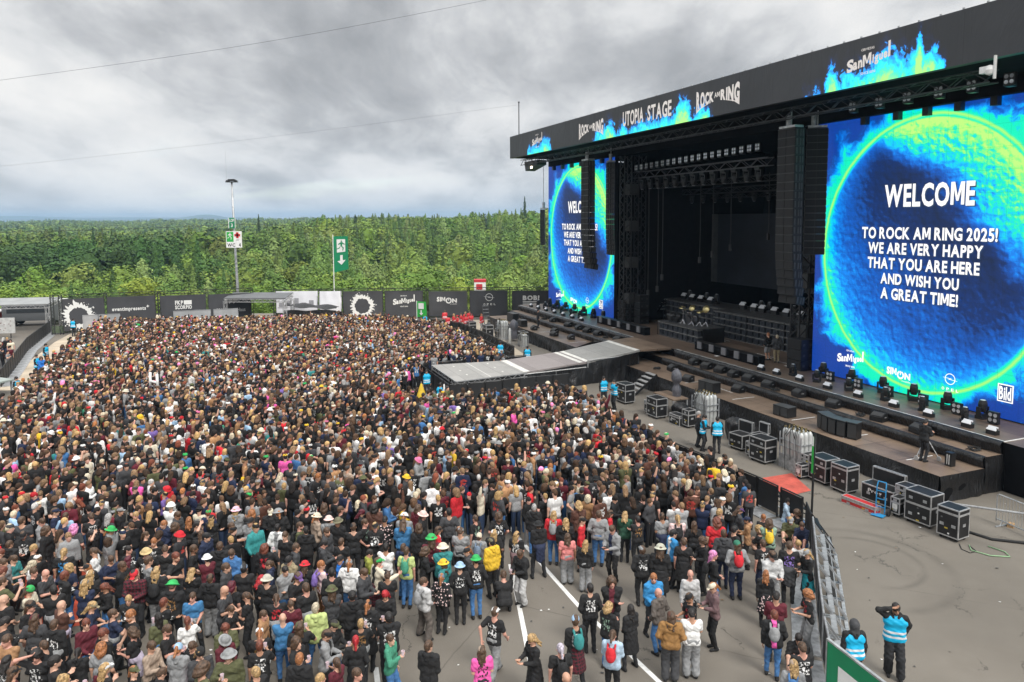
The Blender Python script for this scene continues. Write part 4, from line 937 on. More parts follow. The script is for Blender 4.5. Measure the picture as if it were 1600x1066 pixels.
# drum kit under a cloth, cymbals on stands
dk = empty('drum_kit', S(26.0, 7.0, 3.1), RS, label='drum kit with bright cymbals on the low riser in the middle of the stage', cat='drum kit')
M_drum = mat('drum_shell', (.05, .05, .055), .3, .2); M_brass = mat('cymbal_brass', (.62, .52, .25), .3, .9, .1, 5); M_chrome = mat('chrome', (.6, .6, .62), .2, .9, 0)
for (x_, y_, z_, r_, h_, ax) in ((0, 0, .30, .28, .4, 'y'), (-.45, .1, .5, .2, .35, 'z'), (.5, .15, .45, .22, .4, 'z'), (-.15, -.05, .78, .15, .24, 'z'), (.2, -.05, .78, .15, .24, 'z'), (-.75, .3, .55, .18, .15, 'z')):
    b = MB(); b.lathe((x_, y_, z_), [(0, -h_ / 2), (r_, -h_ / 2), (r_, h_ / 2), (0, h_ / 2)], 14, ax); d_ = b.build('drum', M_drum, dk)
    b = MB(); b.lathe((x_, y_, z_), [(r_ + .004, h_ / 2 - .03), (r_ + .012, h_ / 2 - .03), (r_ + .012, h_ / 2 + .006), (r_ * .9, h_ / 2 + .008)], 14, ax); b.build('hoop', M_chrome, d_)
for (x_, y_, z_, r_, ti) in ((-.9, -.1, 1.15, .24, .2), (-.4, -.35, 1.3, .2, -.3), (.6, -.3, 1.3, .25, .9), (1.0, .1, 1.05, .24, .3), (-1.1, .35, .95, .18, 0), (1.25, .45, 1.25, .3, 1.1)):
    b = MB(); b.tube([(x_, y_, 0), (x_, y_, z_)], .015, 5)
    for a_ in (0, 2.1, 4.2): b.tube([(x_, y_, .3), (x_ + .25 * math.cos(a_), y_ + .25 * math.sin(a_), .01)], .012, 4)
    st_ = b.build('cymbal_stand', M_chrome, dk)
    b = MB(); b.lathe((0, 0, 0), [(.01, .03), (.05, .015), (r_, 0), (r_, -.004)], 16); c_ = b.build('cymbal', M_brass, st_, smooth=True); c_.location = (x_, y_, z_); c_.rotation_euler = (ti, ti * .5, 0)
def lump(name, u_, v_, z_, r_, h_, seed, m, label, cat, waist=None):
    """a wrapped or covered thing: cloth gathered over an upright form"""
    ph = np.random.default_rng(seed).uniform(0, 6.28, 6); b = MB()
    def fn(a, q):
        th = a * 6.28318; rr = r_ * (math.sin(min(1, q * 3.6 + .05) * math.pi * .5) ** .8) * (1 - .3 * max(0, q - .4))
        if waist: rr *= 1 - waist * math.exp(-((q - .58) / .12) ** 2)
        rr *= 1 + .10 * math.sin(5 * th + ph[0] + 4 * q) + .06 * math.sin(9 * th + ph[1] - 6 * q)
        return (rr * math.cos(th), rr * .8 * math.sin(th), h_ * (1 - q) + .02 * math.sin(7 * th + ph[2]))
    b.grid(fn, 28, 14); o = b.build(name, m, None, smooth=True, label=label, cat=cat); o.location = S(u_, v_, z_); o.rotation_euler = (0, 0, RS); return o
M_cover = cloth_mat('grey_rain_cover', (.10, .10, .115), .45)
o = lump('covered_drums', 27.6, 6.7, 3.1, .62, .75, 4, M_skirt, 'drums under a black cloth at the left of the drum riser', 'covered drums')
# dark video wall deep in the stage
vw = empty('video_wall', S(35, 16.2, 5.2), RS, label='switched-off dark video wall hanging at the back of the stage', cat='video wall')
b = MB(); b.box(0, 22, 0, .3, 0, 6.1); b.build('panel', mat('dark_video_panel', (.016, .019, .026), .55, 0, .25, .5), vw)
b = MB(); b.box(-1.0, -.03, .02, .3, 0, 6.1); b.build('side_strip', mat('video_side_strip', (.06, .065, .065), .7, 0, .2, 1), vw)
# cab stacks near the wings
def sub_stack(u_, v_, n, label, w_=1.15, z_=2.0):
    s = empty('subwoofer_stack', S(u_, v_, z_), RS, label=label, cat='speaker stack')
    for k in range(n):
        b = MB(); b.box(-w_ / 2, w_ / 2, 0, .9, k * .62, k * .62 + .6); c_ = b.build('subwoofer', M_black, s)
        b = MB(); b.box(-w_ * .46, w_ * .46, -.02, -.002, k * .62 + .04, k * .62 + .56); b.build('grille', mat('speaker_grille', (.02, .02, .021), .75), c_)
        b = MB()
        for q in (-1, 1):
            for j in (.2, .7): b.box(q * (w_ / 2 + .008) - .006, q * (w_ / 2 + .008) + .006, j - .08, j + .08, k * .62 + .22, k * .62 + .36)
        b.build('handle', mat('bracket_grey', (.13, .13, .13), .5, .3), c_)
    return s
sub_stack(14.3, 6.0, 3, 'black subwoofer stack at the right side of the stage opening'); sub_stack(35.9, 7.0, 3, 'black subwoofer stack at the left side of the stage opening')
sub_stack(34.5, 7.6, 4, 'second black subwoofer stack just inside the left edge of the opening', 1.0)
# long dark equipment rails on the upper deck edge: dark benches with white lamps
for k, (u0, u1) in enumerate(((15.9, 22.3), (28.7, 36.3))):
    s = empty('set_bench', S(u0, 4.75, 2.0), RS, label=('long low black set piece with white lamps on the deck, right of the runway', 'long low black set piece with white lamps on the deck, left of the runway')[k], cat='set piece')
    b = MB(); b.box(-(u1 - u0), 0, 0, .5, 0, .55); b.build('body', M_blackmatt, s)
    b = MB(); b.box(-(u1 - u0), 0, -.03, .5, .555, .60); b.build('top', M_black, s)
    for j in range(5):
        b = MB(); x_ = -(u1 - u0) * (j + .5) / 5; b.box(x_ - .22, x_ + .22, -.12, -.04, .15, .62); b.build('lamp_panel', mat('grey_lamp_panel', (.16, .16, .17), .5, 0, .1, 5), s)
# monitors and speakers on the lower decks
WD = [(19.9, 2.95, 1.5), (18.5, 2.9, 1.5), (17.2, 2.95, 1.5), (15.9, 2.9, 1.5), (14.6, 2.95, 1.5), (12.9, 2.9, 1.5), (10.6, 2.95, 1.5), (8.2, 2.9, 1.5), (5.5, 2.95, 1.5), (3.4, 2.95, 1.5), (17.6, .9, 1.05), (14.2, 1.9, 1.05), (20.6, 1.8, 1.05), (46.9, 1.2, 1.05), (44.0, .7, 1.05), (40.4, .6, 1.05), (38.2, 1.6, 1.05), (36.6, .8, 1.05), (34.4, 1.3, 1.05), (32.9, 2.95, 1.5), (34.6, 2.9, 1.5), (36.3, 2.95, 1.5), (30.6, 1.6, 1.05), (38.2, 2.9, 1.5), (41.5, 2.95, 1.5), (29.6, 2.9, 1.5)]
for k, (u_, v_, z_) in enumerate(WD):
    o = place(wg, u_, v_, z_, R(180) + (.2 if k % 3 else -.15), label=f'black monitor wedge, number {sum(1 for q in WD if (q[0] < 26) == (u_ < 26) and q[0] > u_) + 1} from the left on the {"right" if u_ < 26 else "left"} {"lower deck" if z_ < 1.2 else "middle step"}' if 0 else f'black monitor wedge on the {"lower deck" if z_ < 1.2 else "middle step"}, {N_[sum(1 for q in WD if (q[0] < 26) == (u_ < 26) and (q[2] < 1.2) == (z_ < 1.2) and q[0] > u_)]} from the left {"right" if u_ < 26 else "left"} of the runway', cat='speaker', group='monitor wedges on the stage decks')
def flat_sub(u_, v_, w_, label, rz=0.0, h_=.5, n=2, z_=1.05):
    s = empty('speaker_block', S(u_, v_, z_), RS + rz, label=label, cat='speaker')
    b = MB(); b.box(-w_ / 2, w_ / 2, -.3, .3, .02, h_); b.build('cabinet', M_black, s)
    b = MB(); b.box(-w_ / 2 - .005, w_ / 2 + .005, -.31, .31, h_ + .002, h_ + .03); b.build('lid', mat('riser_platform', (.06, .06, .06), .5), s)
    b = MB()
    for k in range(n): b.box(-w_ / 2 + (k + .06) * w_ / n, -w_ / 2 + (k + .94) * w_ / n, -.33, -.302, .06, h_ - .04)
    b.build('grille', mat('wedge_grille', (.035, .035, .035), .7), s)
flat_sub(9.2, .75, .95, 'square black speaker block on the lower deck, left of the curved speaker cluster', .1)
flat_sub(14.9, .45, 1.15, 'square black speaker block near the front of the lower deck by the runway', .15, .6)
flat_sub(46.2, .9, 1.3, 'square black speaker block at the far end of the left lower deck', .1, .8, 1)
flat_sub(42.8, .5, .9, 'small black speaker block on the left lower deck near the technician', .0, .6, 1)
s = empty('speaker_cluster', S(5.85, .95, 1.05), RS, label='curved cluster of tall black speakers standing on the right lower deck', cat='speaker cluster')
for k in range(5):
    a_ = (k - 2) * .16; x_ = (k - 2) * .44; y_ = -.25 + .10 * (k - 2) ** 2 * .5
    b = MB(); b.cbox(0, 0, .38, .42, .5, .72); c_ = b.build('cabinet', M_black, s); c_.location = (x_, y_, 0); c_.rotation_euler = (0, 0, a_)
    b = MB(); b.box(-.19, .19, -.275, -.252, .08, .68); b.build('grille', mat('wedge_grille', (.035, .035, .035), .7), c_)
    b = MB(); b.cbox(0, 0, .765, .46, .56, .03); b.build('top_plate', mat('riser_platform', (.06, .06, .06), .5), c_)

# ------------------------------------------------------------------ banner fences beyond the crowd
M_banner = mat('charcoal_banner_cloth', (.052, .053, .058), .8, 0, .12, .5)
M_bwhite = mat('printed_white', (.72, .72, .70), .7, 0, .04, 3)
M_palebanner = mat('pale_printed_banner', (.78, .78, .82), .8, 0, .06, .6)
def frame2(P, Q):
    P, Q = Vector(P), Vector(Q); d = Q - P; return P, math.atan2(d.y, d.x), d.length
def flame_ring(b, cx, cz, r_, y, seed):
    r0 = np.random.default_rng(seed); n = 90
    nz = np.convolve(r0.normal(size=n + 8), np.ones(4) / 4, 'same')[:n]; nz2 = np.convolve(r0.normal(size=n + 8), np.ones(3) / 3, 'same')[:n]
    for k in range(n):
        k2 = (k + 1) % n; a0, a1 = 6.2832 * k / n, 6.2832 * k2 / n + (6.2832 if k2 == 0 else 0)
        o0, o1 = (r_ * (1.18 + .22 * abs(nz[q]) * 2 + .12 * math.sin(q * 1.7)) for q in (k, k2)); i0, i1 = (r_ * (.86 - .07 * nz2[q]) for q in (k, k2))
        b.add([(cx + q * math.cos(a), y, cz + q * math.sin(a)) for q, a in ((i0, a0), (o0, a0), (o1, a1), (i1, a1))], [(0, 1, 2, 3)])
    for k in range(26):
        a = r0.uniform(0, 6.28); q = r_ * r0.uniform(1.25, 1.6); s_ = r_ * r0.uniform(.03, .09)
        b.add([(cx + q * math.cos(a) + s_ * math.cos(a + j), y, cz + q * math.sin(a) + s_ * math.sin(a + j)) for j in (0, 1.5, 3.2, 4.6)], [(0, 1, 2, 3)])
def fence_run(P, Q, posts, htop, label):
    P, rz, L = frame2(P, Q); s = empty('banner_fence', P, rz, label=label, cat='fence')
    b = MB(); b.bar((0, .12, htop), (L, .12, htop), .06); b.bar((0, .12, htop - .28), (L, .12, htop - .28), .05); b.bar((0, .12, .12), (L, .12, .12), .05)
    n = int(L / .5)
    for k in range(n): b.bar((L * k / n, .12, htop - (0 if k % 2 else .28)), (L * (k + 1) / n, .12, htop - (.28 if k % 2 else 0)), .025)
    b.build('top_rail', M_truss, s)
    for x_ in posts:
        b = MB(); truss(b, (x_, .12, 0), (x_, .12, htop + .02), .26, r_=.02, step=.35); b.bar((x_, .12, .6), (x_, 1.6, .02), .05); b.build('post', M_truss, s)
    b = MB(); b.box(0, L, .2, .22, .15, .85)
    for k in range(int(L / .11)): b.box(k * .11, k * .11 + .012, .22, .23, .85, htop - .3)
    b.build('wire_mesh', mat('green_grey_wire', (.10, .13, .08), .7), s)
    return P, rz
FA = ((-44.39, 70.15, 0), (-27.2, 76.89, 0)); FB = ((-25.74, 79.26, 0), (5.5, 81.34, 0))
fence_run(*FA, (.2, .9, 4.75, 9.3, 9.52, 13.98, 18.35), 3.85, 'left run of black banner fence with wire top, behind the crowd')
fence_run(*FB, (0, 4.7, 7.24, 11.74, 16.1, 16.5, 21.0, 25.4, 25.7, 30.5), 3.42, 'right run of black banner fence behind the crowd, ending behind the stage')
def banner(run, x0, x1, z1, draw, label, m=None, z0=.3):
    P, rz, L = frame2(*run); d = Vector((math.cos(rz), math.sin(rz), 0))
    s = empty('fence_banner', P + d * x0, rz, label=label, cat='banner', group='banners tied to the fence behind the crowd'); W_ = x1 - x0
    b = MB(); ph = x0
    b.grid(lambda a, q: (a * W_, -.02 + .035 * math.sin(a * 13 + ph + 2 * q) * math.sin(q * 4 + ph) - .02 * abs(math.sin(a * 3.1 * 5)), z0 + (z1 - z0) * q), 14, 8); b.build('banner_cloth', m or M_banner, s, smooth=True)
    if draw:
        b = MB(); draw(b, W_); b.build('lettering', M_bwhite if m is None else mat('grey_print', (.30, .30, .32), .8), s, fix=False)
    return s
banner(FA, 1.1, 4.66, 3.47, lambda b, W_: flame_ring(b, 1.33, 1.75, .95, -.07, 1), 'charcoal fence banner with white ring of flames at the left end')
banner(FA, 4.86, 9.17, 3.48, lambda b, W_: (add_text(b, 'eventimpresents', .45, 3.45, 1.95, 2.42, -.07, .03), add_text(b, '+', 3.5, 3.75, 2.3, 2.55, -.07, .03)), 'charcoal fence banner reading eventimpresents')
banner(FA, 9.58, 13.86, 3.4, lambda b, W_: (add_text(b, 'FKP', 1.4, 2.15, 2.42, 2.85, -.07, .05), b.box(2.22, 2.95, -.07, -.068, 2.42, 2.85), add_text(b, 'SCORPIO', 1.4, 2.95, 1.96, 2.36, -.07, .045)), 'charcoal fence banner reading FKP Scorpio')
banner(FA, 14.11, 18.27, 3.35, lambda b, W_: (add_text(b, 'PRK DreamHaus', .75, 3.55, 1.47, 1.85, -.07, .012), [b.add([(1.55 + k * .42, -.07, 2.3), (1.55 + k * .42, -.07, 2.95), (1.78 + k * .42, -.07, 2.8), (1.97 + k * .42, -.07, 2.62), (1.78 + k * .42, -.07, 2.45)], [(0, 4, 3, 2, 1)]) for k in range(3)]), 'charcoal fence banner reading PRK DreamHaus beside the light mast')
def pale(b, W_):
    for k in range(5): b.box(.3 + k * W_ * .18, .3 + k * W_ * .18 + .5, -.07, -.068, 1.6, 2.0 + .25 * (k % 3))
    b.box(.1, W_ - .1, -.07, -.068, 1.45, 1.5)
banner(FB, .19, 4.63, 3.25, pale, 'wide pale banner with faint grey skyline print on the right fence run', M_palebanner, .9)
banner(FB, 4.77, 7.17, 3.21, None, 'plain narrow pale banner beside the green exit flag', M_palebanner, .9)
banner(FB, 7.31, 11.6, 3.18, lambda b, W_: flame_ring(b, 2.1, 1.55, .95, -.07, 2), 'charcoal fence banner with white flame ring between pale and beer banners')
banner(FB, 11.88, 15.99, 3.13, lambda b, W_: san_miguel(b, .85, 3.3, 1.4, 2.6, -.07), 'charcoal fence banner with slanted San Miguel lettering')
banner(FB, 16.61, 20.83, 3.07, lambda b, W_: simon(b, .9, 3.1, 1.75, 2.45, -.07), 'charcoal fence banner reading SIMon')
banner(FB, 21.11, 25.28, 3.09, lambda b, W_: opel(b, 2.15, 2.35, .42, -.07), 'charcoal fence banner with round bolt emblem reading OPEL')
banner(FB, 25.78, 29.91, 3.04, lambda b, W_: (add_text(b, 'BOB!', 1.2, 3.05, 1.95, 2.5, -.07, .06), b.box(1.2, 3.05, -.07, -.068, 1.72, 1.84), b.box(1.2, 3.0, -.07, -.068, 1.5, 1.6)), 'charcoal fence banner reading BOB!')
# low pale hoardings in front of the left fence
P, rz, L = frame2(*FA); dF = Vector((math.cos(rz), math.sin(rz), 0)); nF = Vector((math.sin(rz), -math.cos(rz), 0))
for k, (x0, w_) in enumerate(((3.0, 1.25), (4.35, 1.8), (10.9, 3.4), (14.6, 2.3))):
    s = empty('site_hoarding', P + dF * x0 + nF * 1.6, rz, label=f'pale grey metal hoarding panel behind the crowd, {N_[k]} from the left', cat='hoarding', group='pale metal hoardings before the fence')
    b = MB(); b.box(0, w_, 0, .04, .1, 1.95); b.build('panel', mat('pale_grey_metal', (.42, .43, .44), .5, .3, .1, 1), s)
    b = MB(); b.bar((0, -.02, 1.97), (w_, -.02, 1.97), .04); b.bar((0, -.02, 0), (0, -.02, 1.97), .05); b.bar((w_, -.02, 0), (w_, -.02, 1.97), .05); b.build('frame', M_galv, s)

# ------------------------------------------------------------------ shelters and trusses at the left and at the fence
def shelter(P, rz, W_, D_, H_, label, roofm, low=0.35):
    s = empty('truss_shelter', P, rz, label=label, cat='shelter')
    b = MB()
    for x_ in (0, W_):
        for y_ in (0, D_): truss(b, (x_, y_, 0), (x_, y_, H_), .3, r_=.02, step=.4)
    b.build('post', M_alu, s)
    b = MB(); truss(b, (0, 0, H_), (W_, 0, H_), .3, r_=.022, step=.4); truss(b, (0, D_, H_ + low), (W_, D_, H_ + low), .3, r_=.022, step=.4); truss(b, (0, 0, H_), (0, D_, H_ + low), .3, r_=.022, step=.4); truss(b, (W_, 0, H_), (W_, D_, H_ + low), .3, r_=.022, step=.4); b.build('roof_truss', M_alu, s)
    b = MB(); b.add([(-.1, -.1, H_ + .2), (W_ + .1, -.1, H_ + .2), (W_ + .1, D_ + .1, H_ + .2 + low), (-.1, D_ + .1, H_ + .2 + low), (-.1, -.1, H_ + .26), (W_ + .1, -.1, H_ + .26), (W_ + .1, D_ + .1, H_ + .26 + low), (-.1, D_ + .1, H_ + .26 + low)], [(0, 3, 2, 1), (4, 5, 6, 7), (0, 1, 5, 4), (1, 2, 6, 5), (2, 3, 7, 6), (3, 0, 4, 7)]); b.build('roof', roofm, s)
    return s
shelter((-29.4, 75.0, 0), R(-3), 6.2, 2.2, 2.75, 'open truss shelter with flat roof behind the crowd, below the light mast', mat('grey_canvas', (.12, .125, .13), .7, 0, .1, 1))
shelter((-53.2, 70.6, 0), R(10), 7.6, 3.0, 2.6, 'aluminium truss gate with pale roof at the far left of the crowd', mat('pale_canvas', (.26, .27, .27), .7, 0, .1, 1))
s = empty('black_tent', (-23.9, 77.0, 0), R(3), label='collapsed black tent and boxes beside the truss shelter', cat='tent')
b = MB(); b.grid(lambda a, q: (a * 5.4, -.4 + q * 2.2, 1.9 + .25 * math.sin(q * 3.1) - .35 * a + .10 * math.sin(a * 14 + q * 5)), 24, 8); b.build('tent_roof', M_skirt, s, smooth=True)
b = MB(); b.grid(lambda a, q: (a * 5.4, -.45 - .1 * math.sin(a * 20), 1.5 * q + .05 * math.sin(a * 11)), 30, 6); b.build('tent_wall', M_skirt, s, smooth=True)
for nm, P0, w_, h_, lb in (('site_wall', (-56.5, 66.8, 0), 10.0, 1.95, 'long pale posterboard wall dotted with marks at the far left'),):
    s = empty(nm, P0, R(9), label=lb, cat='wall'); b = MB(); b.box(0, w_, 0, .12, .5, h_); b.build('panel', mat('pale_board', (.46, .46, .45), .7, 0, .15, 3), s)
    b = MB()
    for k in range(46): x_, z_ = rng.uniform(.2, w_ - .3), rng.uniform(.75, h_ - .15); b.box(x_, x_ + .10, -.006, -.002, z_, z_ + .07)
    b.build('mark', mat('dull_marks', (.20, .12, .11), .8), s)
    b = MB()
    for k in range(9): b.bar((.4 + k * 1.15, .06, 0), (.4 + k * 1.15, .06, .6), .06)
    b.build('post', M_truss, s)
# parked trucks and cabins beyond, at the far left
def parked(name, P0, rz, L, W_, H_, m, lb, cat):
    s = empty(name, P0, rz, label=lb, cat=cat)
    b = MB(); b.box(-L / 2, L / 2, -W_ / 2, W_ / 2, .55, H_); b.build('body', m, s)
    b = MB(); b.box(-L / 2 - .02, L / 2 + .02, -W_ / 2 - .02, W_ / 2 + .02, H_ + .003, H_ + .12); b.build('roof', M_white, s)
    b = MB(); b.box(-L * .42, L * .3, -W_ / 2 - .02, -W_ / 2 - .005, H_ * .55, H_ * .82); b.build('window', mat('dark_window', (.03, .035, .04), .15, 0, 0), s)
    for x_ in (-L * .33, L * .33):
        for y_ in (-W_ / 2 + .1, W_ / 2 - .1):
            b = MB(); b.lathe((x_, y_, .42), [(0, -.12), (.4, -.12), (.42, 0), (.4, .12), (0, .12)], 14, 'y'); b.build('wheel', M_rubber, s)
parked('parked_van', (-50.5, 77.5, 0), R(12), 5.6, 2.1, 2.5, mat('silver_paint', (.16, .17, .18), .35, .4, .03), 'silver van parked behind the truss gate at far left', 'van')
parked('parked_car', (-55.5, 76.5, 0), R(5), 4.5, 1.8, 1.55, mat('maroon_paint', (.16, .02, .02), .3, .2, .03), 'dark red car parked behind the truss gate at far left', 'car')
s = empty('site_container', (-4.2, 96, -1.2), R(4), label='small red and white sales container beyond the fence, left of the left screen', cat='container')
b = MB(); b.box(-.75, .75, -.6, .6, 2.4, 4.2); b.build('body', M_white, s); b = MB(); b.box(-.78, .78, -.63, .63, 3.95, 4.28); b.box(-.5, .3, -.64, -.61, 3.0, 3.7); b.build('red_sign', mat('red_sign_paint', (.55, .04, .05), .5), s)
b = MB(); b.box(-.7, .7, -.55, .55, 0, 2.39); b.build('base', M_galv, s)

# ------------------------------------------------------------------ masts, flags, wires
mast = empty('light_mast', (-30.7, 82, 0), 0, label='tall grey floodlight mast with emergency signs rising behind the fence', cat='light mast')
b = MB(); b.tube([(0, 0, -3), (-.02, 0, 4), (-.12, 0, 9), (-.2, 0, 15.1)], [.17, .15, .12, .09], 10); b.build('pole', M_galv, mast, smooth=True)
b = MB(); b.cbox(-.2, 0, 15.15, 1.25, .5, .1); b.cbox(-.2, 0, 15.35, .7, .45, .2); b.cbox(-.62, 0, 15.28, .3, .4, .12); b.cbox(.22, 0, 15.28, .3, .4, .12); b.build('lamp_head', M_black, mast)
b = MB(); b.tube([(-.75, 0, 15.2), (-.77, 0, 18.6)], .012, 4); b.build('antenna', M_galv, mast)
M_green = mat('sign_green', (.0, .21, .085), .55, 0, .04, 2); M_green2 = mat('bright_sign_green', (.03, .38, .06), .5, 0, .03, 2)
b = MB(); b.box(-.68, .10, -.2, -.17, 10.05, 11.2); b1 = b.build('number_sign', M_green, mast)
b = MB(); add_text(b, 'LOP', -.55, -.05, 10.75, 11.08, -.206, .03); add_text(b, '3', -.4, -.2, 10.18, 10.6, -.206, .03); b.box(-.68, -.60, -.207, -.2, 10.05, 11.2); b.box(.03, .10, -.207, -.2, 10.05, 11.2); b.build('lettering', M_bwhite, b1)
b = MB(); b.box(-1.0, .75, -.2, -.17, 7.9, 9.72); b2 = b.build('direction_sign', M_white, mast)
def running_man(b, x0, z0, s_, y):
    for pts in ([(.38, .98), (.5, .98), (.5, .86), (.38, .86)], [(.34, .82), (.56, .84), (.50, .48), (.36, .46)], [(.52, .80), (.78, .62), (.72, .56), (.50, .70)], [(.34, .80), (.14, .66), (.19, .58), (.36, .68)], [(.38, .50), (.28, .26), (.04, .18), (.04, .26), (.24, .34), (.36, .5)], [(.46, .50), (.66, .30), (.60, .02), (.52, .02), (.55, .28), (.38, .46)]):
        b.add([(x0 + p[0] * s_, y, z0 + p[1] * s_) for p in pts], [tuple(range(len(pts)))])
def arrow_down(b, cx, z0, s_, y):
    b.add([(cx + p[0] * s_, y, z0 + p[1] * s_) for p in ((-.13, 1), (.13, 1), (.13, .45), (.42, .45), (0, 0), (-.42, .45), (-.13, .45))], [tuple(range(7))])
b = MB(); b.box(-.93, -.17, -.207, -.201, 8.55, 9.65); b.build('green_field', M_green2, b2)
b = MB(); running_man(b, -.9, 8.78, .8, -.212); b.build('pictogram', M_bwhite, b2, fix=False)
b = MB(); b.box(.12, .40, -.207, -.201, 8.95, 9.6); b.box(-.06, .58, -.207, -.2005, 9.14, 9.42); b.build('red_cross', mat('signal_red', (.6, .02, .02), .5), b2)
b = MB(); add_text(b, 'WC', -.88, .0, 8.0, 8.38, -.207, .03); add_text(b, '4', .4, .62, 8.0, 8.42, -.207, .04); b.box(.12, .4, -.207, -.201, 8.72, 8.78); b.build('lettering', mat('sign_black', (.02, .02, .02), .6), b2, fix=False)
def flag_mesh(W_, H_, parent, m, seed):
    ph = seed; b = MB(); b.grid(lambda a, q: (a * W_, .10 * math.sin(a * 4 + q * 2 + ph) * a, -H_ * q * (1 - .10 * a)), 10, 14); return b.build('flag_cloth', m, parent, smooth=True)
fl = empty('flagpole', (-19.9, 82, 0), 0, label='tall white flagpole flying a long green emergency exit flag', cat='flagpole')
b = MB(); b.tube([(0, 0, -3), (0, 0, 9.3)], [.06, .04], 8); b.build('pole', M_white, fl)
fc = flag_mesh(1.62, 4.05, fl, M_green, 0); fc.location = (.06, 0, 9.1)
def on_flag(x_, z_): a, q = x_ / 1.62, -z_ / 4.05; return (x_, .10 * math.sin(a * 4 + q * 2) * a - .02, z_ * (1 - .10 * a))
def drape(b): b.v = [on_flag(p[0], p[2]) for p in b.v]; return b
b = MB(); b.add([(.35 + (i % 5) * .24, 0, -.35 - (i // 5) * .3) for i in range(30)], [(r_ * 5 + c_, r_ * 5 + c_ + 1, r_ * 5 + c_ + 6, r_ * 5 + c_ + 5) for r_ in range(5) for c_ in range(4)]); drape(b).build('exit_field', M_bwhite, fc, fix=False)
b = MB(); running_man(b, .32, -1.72, 1.25, 0); drape(b); b.v = [(p[0], p[1] - .015, p[2]) for p in b.v]; b.build('pictogram', M_green, fc, fix=False)
b = MB(); arrow_down(b, .85, -3.35, 1.15, 0); drape(b).build('arrow', M_bwhite, fc, fix=False)
s = empty('exit_flag', (-9.0, 69, 0), R(-20), label='small green exit flag standing in the back of the crowd near the red-clad medics', cat='flag')
b = MB(); b.tube([(0, 0, 0), (0, 0, 3.3)], .03, 6); b.build('pole', M_white, s); f2 = flag_mesh(.95, 1.5, s, M_green2, 2); f2.location = (.03, 0, 3.25)
b = MB(); b.box(.2, .75, -.10, -.09, -.7, -.15); arrow_down(b, .48, -1.3, .5, -.10); b.build('print', M_bwhite, f2, fix=False)
# narrow green banner pole behind the pit barrier, antenna, camera under the roof
s = empty('banner_pole', (10.9, 26.0, 0), R(-70), label='thin dark pole with narrow green and white strip beside the pit barrier corner', cat='pole')
b = MB(); b.tube([(0, 0, 0), (.03, 0, 3.2)], .04, 8); b.build('pole', M_black, s); b = MB(); b.box(-.045, .045, -.05, -.042, 1.75, 3.1); b.build('green_strip', M_green2, s); b = MB(); b.box(-.04, .05, -.055, -.051, 2.75, 3.1); b.build('white_strip', M_bwhite, s)
s = empty('roof_antenna', S(48.6, 2.6, 19.0), 0, label='thin black antenna rod on the far end of the stage roof', cat='antenna'); b = MB(); b.tube([(0, 0, 0), (0, 0, 3.3)], .05, 6); b.build('rod', M_black, s); b = MB(); b.cbox(0, 0, 3.34, .16, .16, .1); b.build('tip', M_black, s)
s = empty('roof_floodlight', S(47.2, 3.2, 16.2), RS, label='black floodlight with lit lens under the far corner of the stage roof', cat='lamp'); b = MB(); b.add([(-1.5, 0, .35), (1.6, 0, .35), (1.6, 0, -.1), (-1.2, 0, -.55), (-1.5, 1, .35), (1.6, 1, .35), (1.6, 1, -.1), (-1.2, 1, -.55)], [(0, 3, 2, 1), (4, 5, 6, 7), (0, 1, 5, 4), (1, 2, 6, 5), (2, 3, 7, 6), (3, 0, 4, 7)]); b.build('housing', M_black, s)
b = MB(); b.cbox(.35, -.03, -.28, .35, .06, .2); b.build('lit_lens', mat('lit_lens', (.9, .8, .6), .4, emit=(1, .85, .6, 4.0), var=0), s)
s = empty('dome_camera', S(.1, 1.7, 16.2), RS, label='white camera on bracket under the roof edge at the far right', cat='camera'); b = MB(); b.lathe((0, 0, .2), [(0, -.16), (.14, -.1), (.17, .05), (.12, .2), (0, .24)], 12); b.box(-.35, .1, -.1, .1, .15, .4); b.build('housing', M_white, s); b = MB(); b.box(.16, .22, -.05, .05, -.1, .75); b.build('bracket', M_white, s)
def wire(name, pts, r_, label):
    """hanging line through the given points, sampled as a smooth curve"""
    pts = [Vector(p) for p in pts]; out_ = []
    for i in range(len(pts) - 1):
        p0, p1, p2, p3 = pts[max(i - 1, 0)], pts[i], pts[i + 1], pts[min(i + 2, len(pts) - 1)]
        for k in range(8):
            t_ = k / 8; out_.append(.5 * ((2 * p1) + (p2 - p0) * t_ + (2 * p0 - 5 * p1 + 4 * p2 - p3) * t_ ** 2 + (3 * p1 - p0 - 3 * p2 + p3) * t_ ** 3))
    out_.append(pts[-1]); b = MB(); b.tube(out_, r_, 4); return b.build(name, M_black, None, label=label, cat='wire')
wire('overhead_wire', [(-92, 90, 24.2), (-76.65, 90, 25.99), (-61.2, 90, 27.75), (-30.4, 90, 31.9), (-2.1, 90, 36.96), (22.8, 90, 42.3), (60, 90, 51)], .016, 'thin dark cable crossing the sky at the top left')
wire('overhead_wire', [(-70, 75, 15.2), (-51.6, 75, 16.47), (-25.7, 75, 19.1), (.6, 75, 22.3)], .006, 'faint thin cable running up through the sky to the roof antenna')
wire('overhead_wire', [(-70, 80, 9.7), (-55.5, 80, 9.76), (-38.1, 80, 10.17), (-30.5, 80.6, 10.54)], .018, 'thin pale cable from the left to the light mast')
wire('overhead_wire', [(-30.5, 80.6, 10.54), (-13.8, 80, 10.0), (1.5, 80, 9.85)], .015, 'thin pale cable from the light mast to the stage')

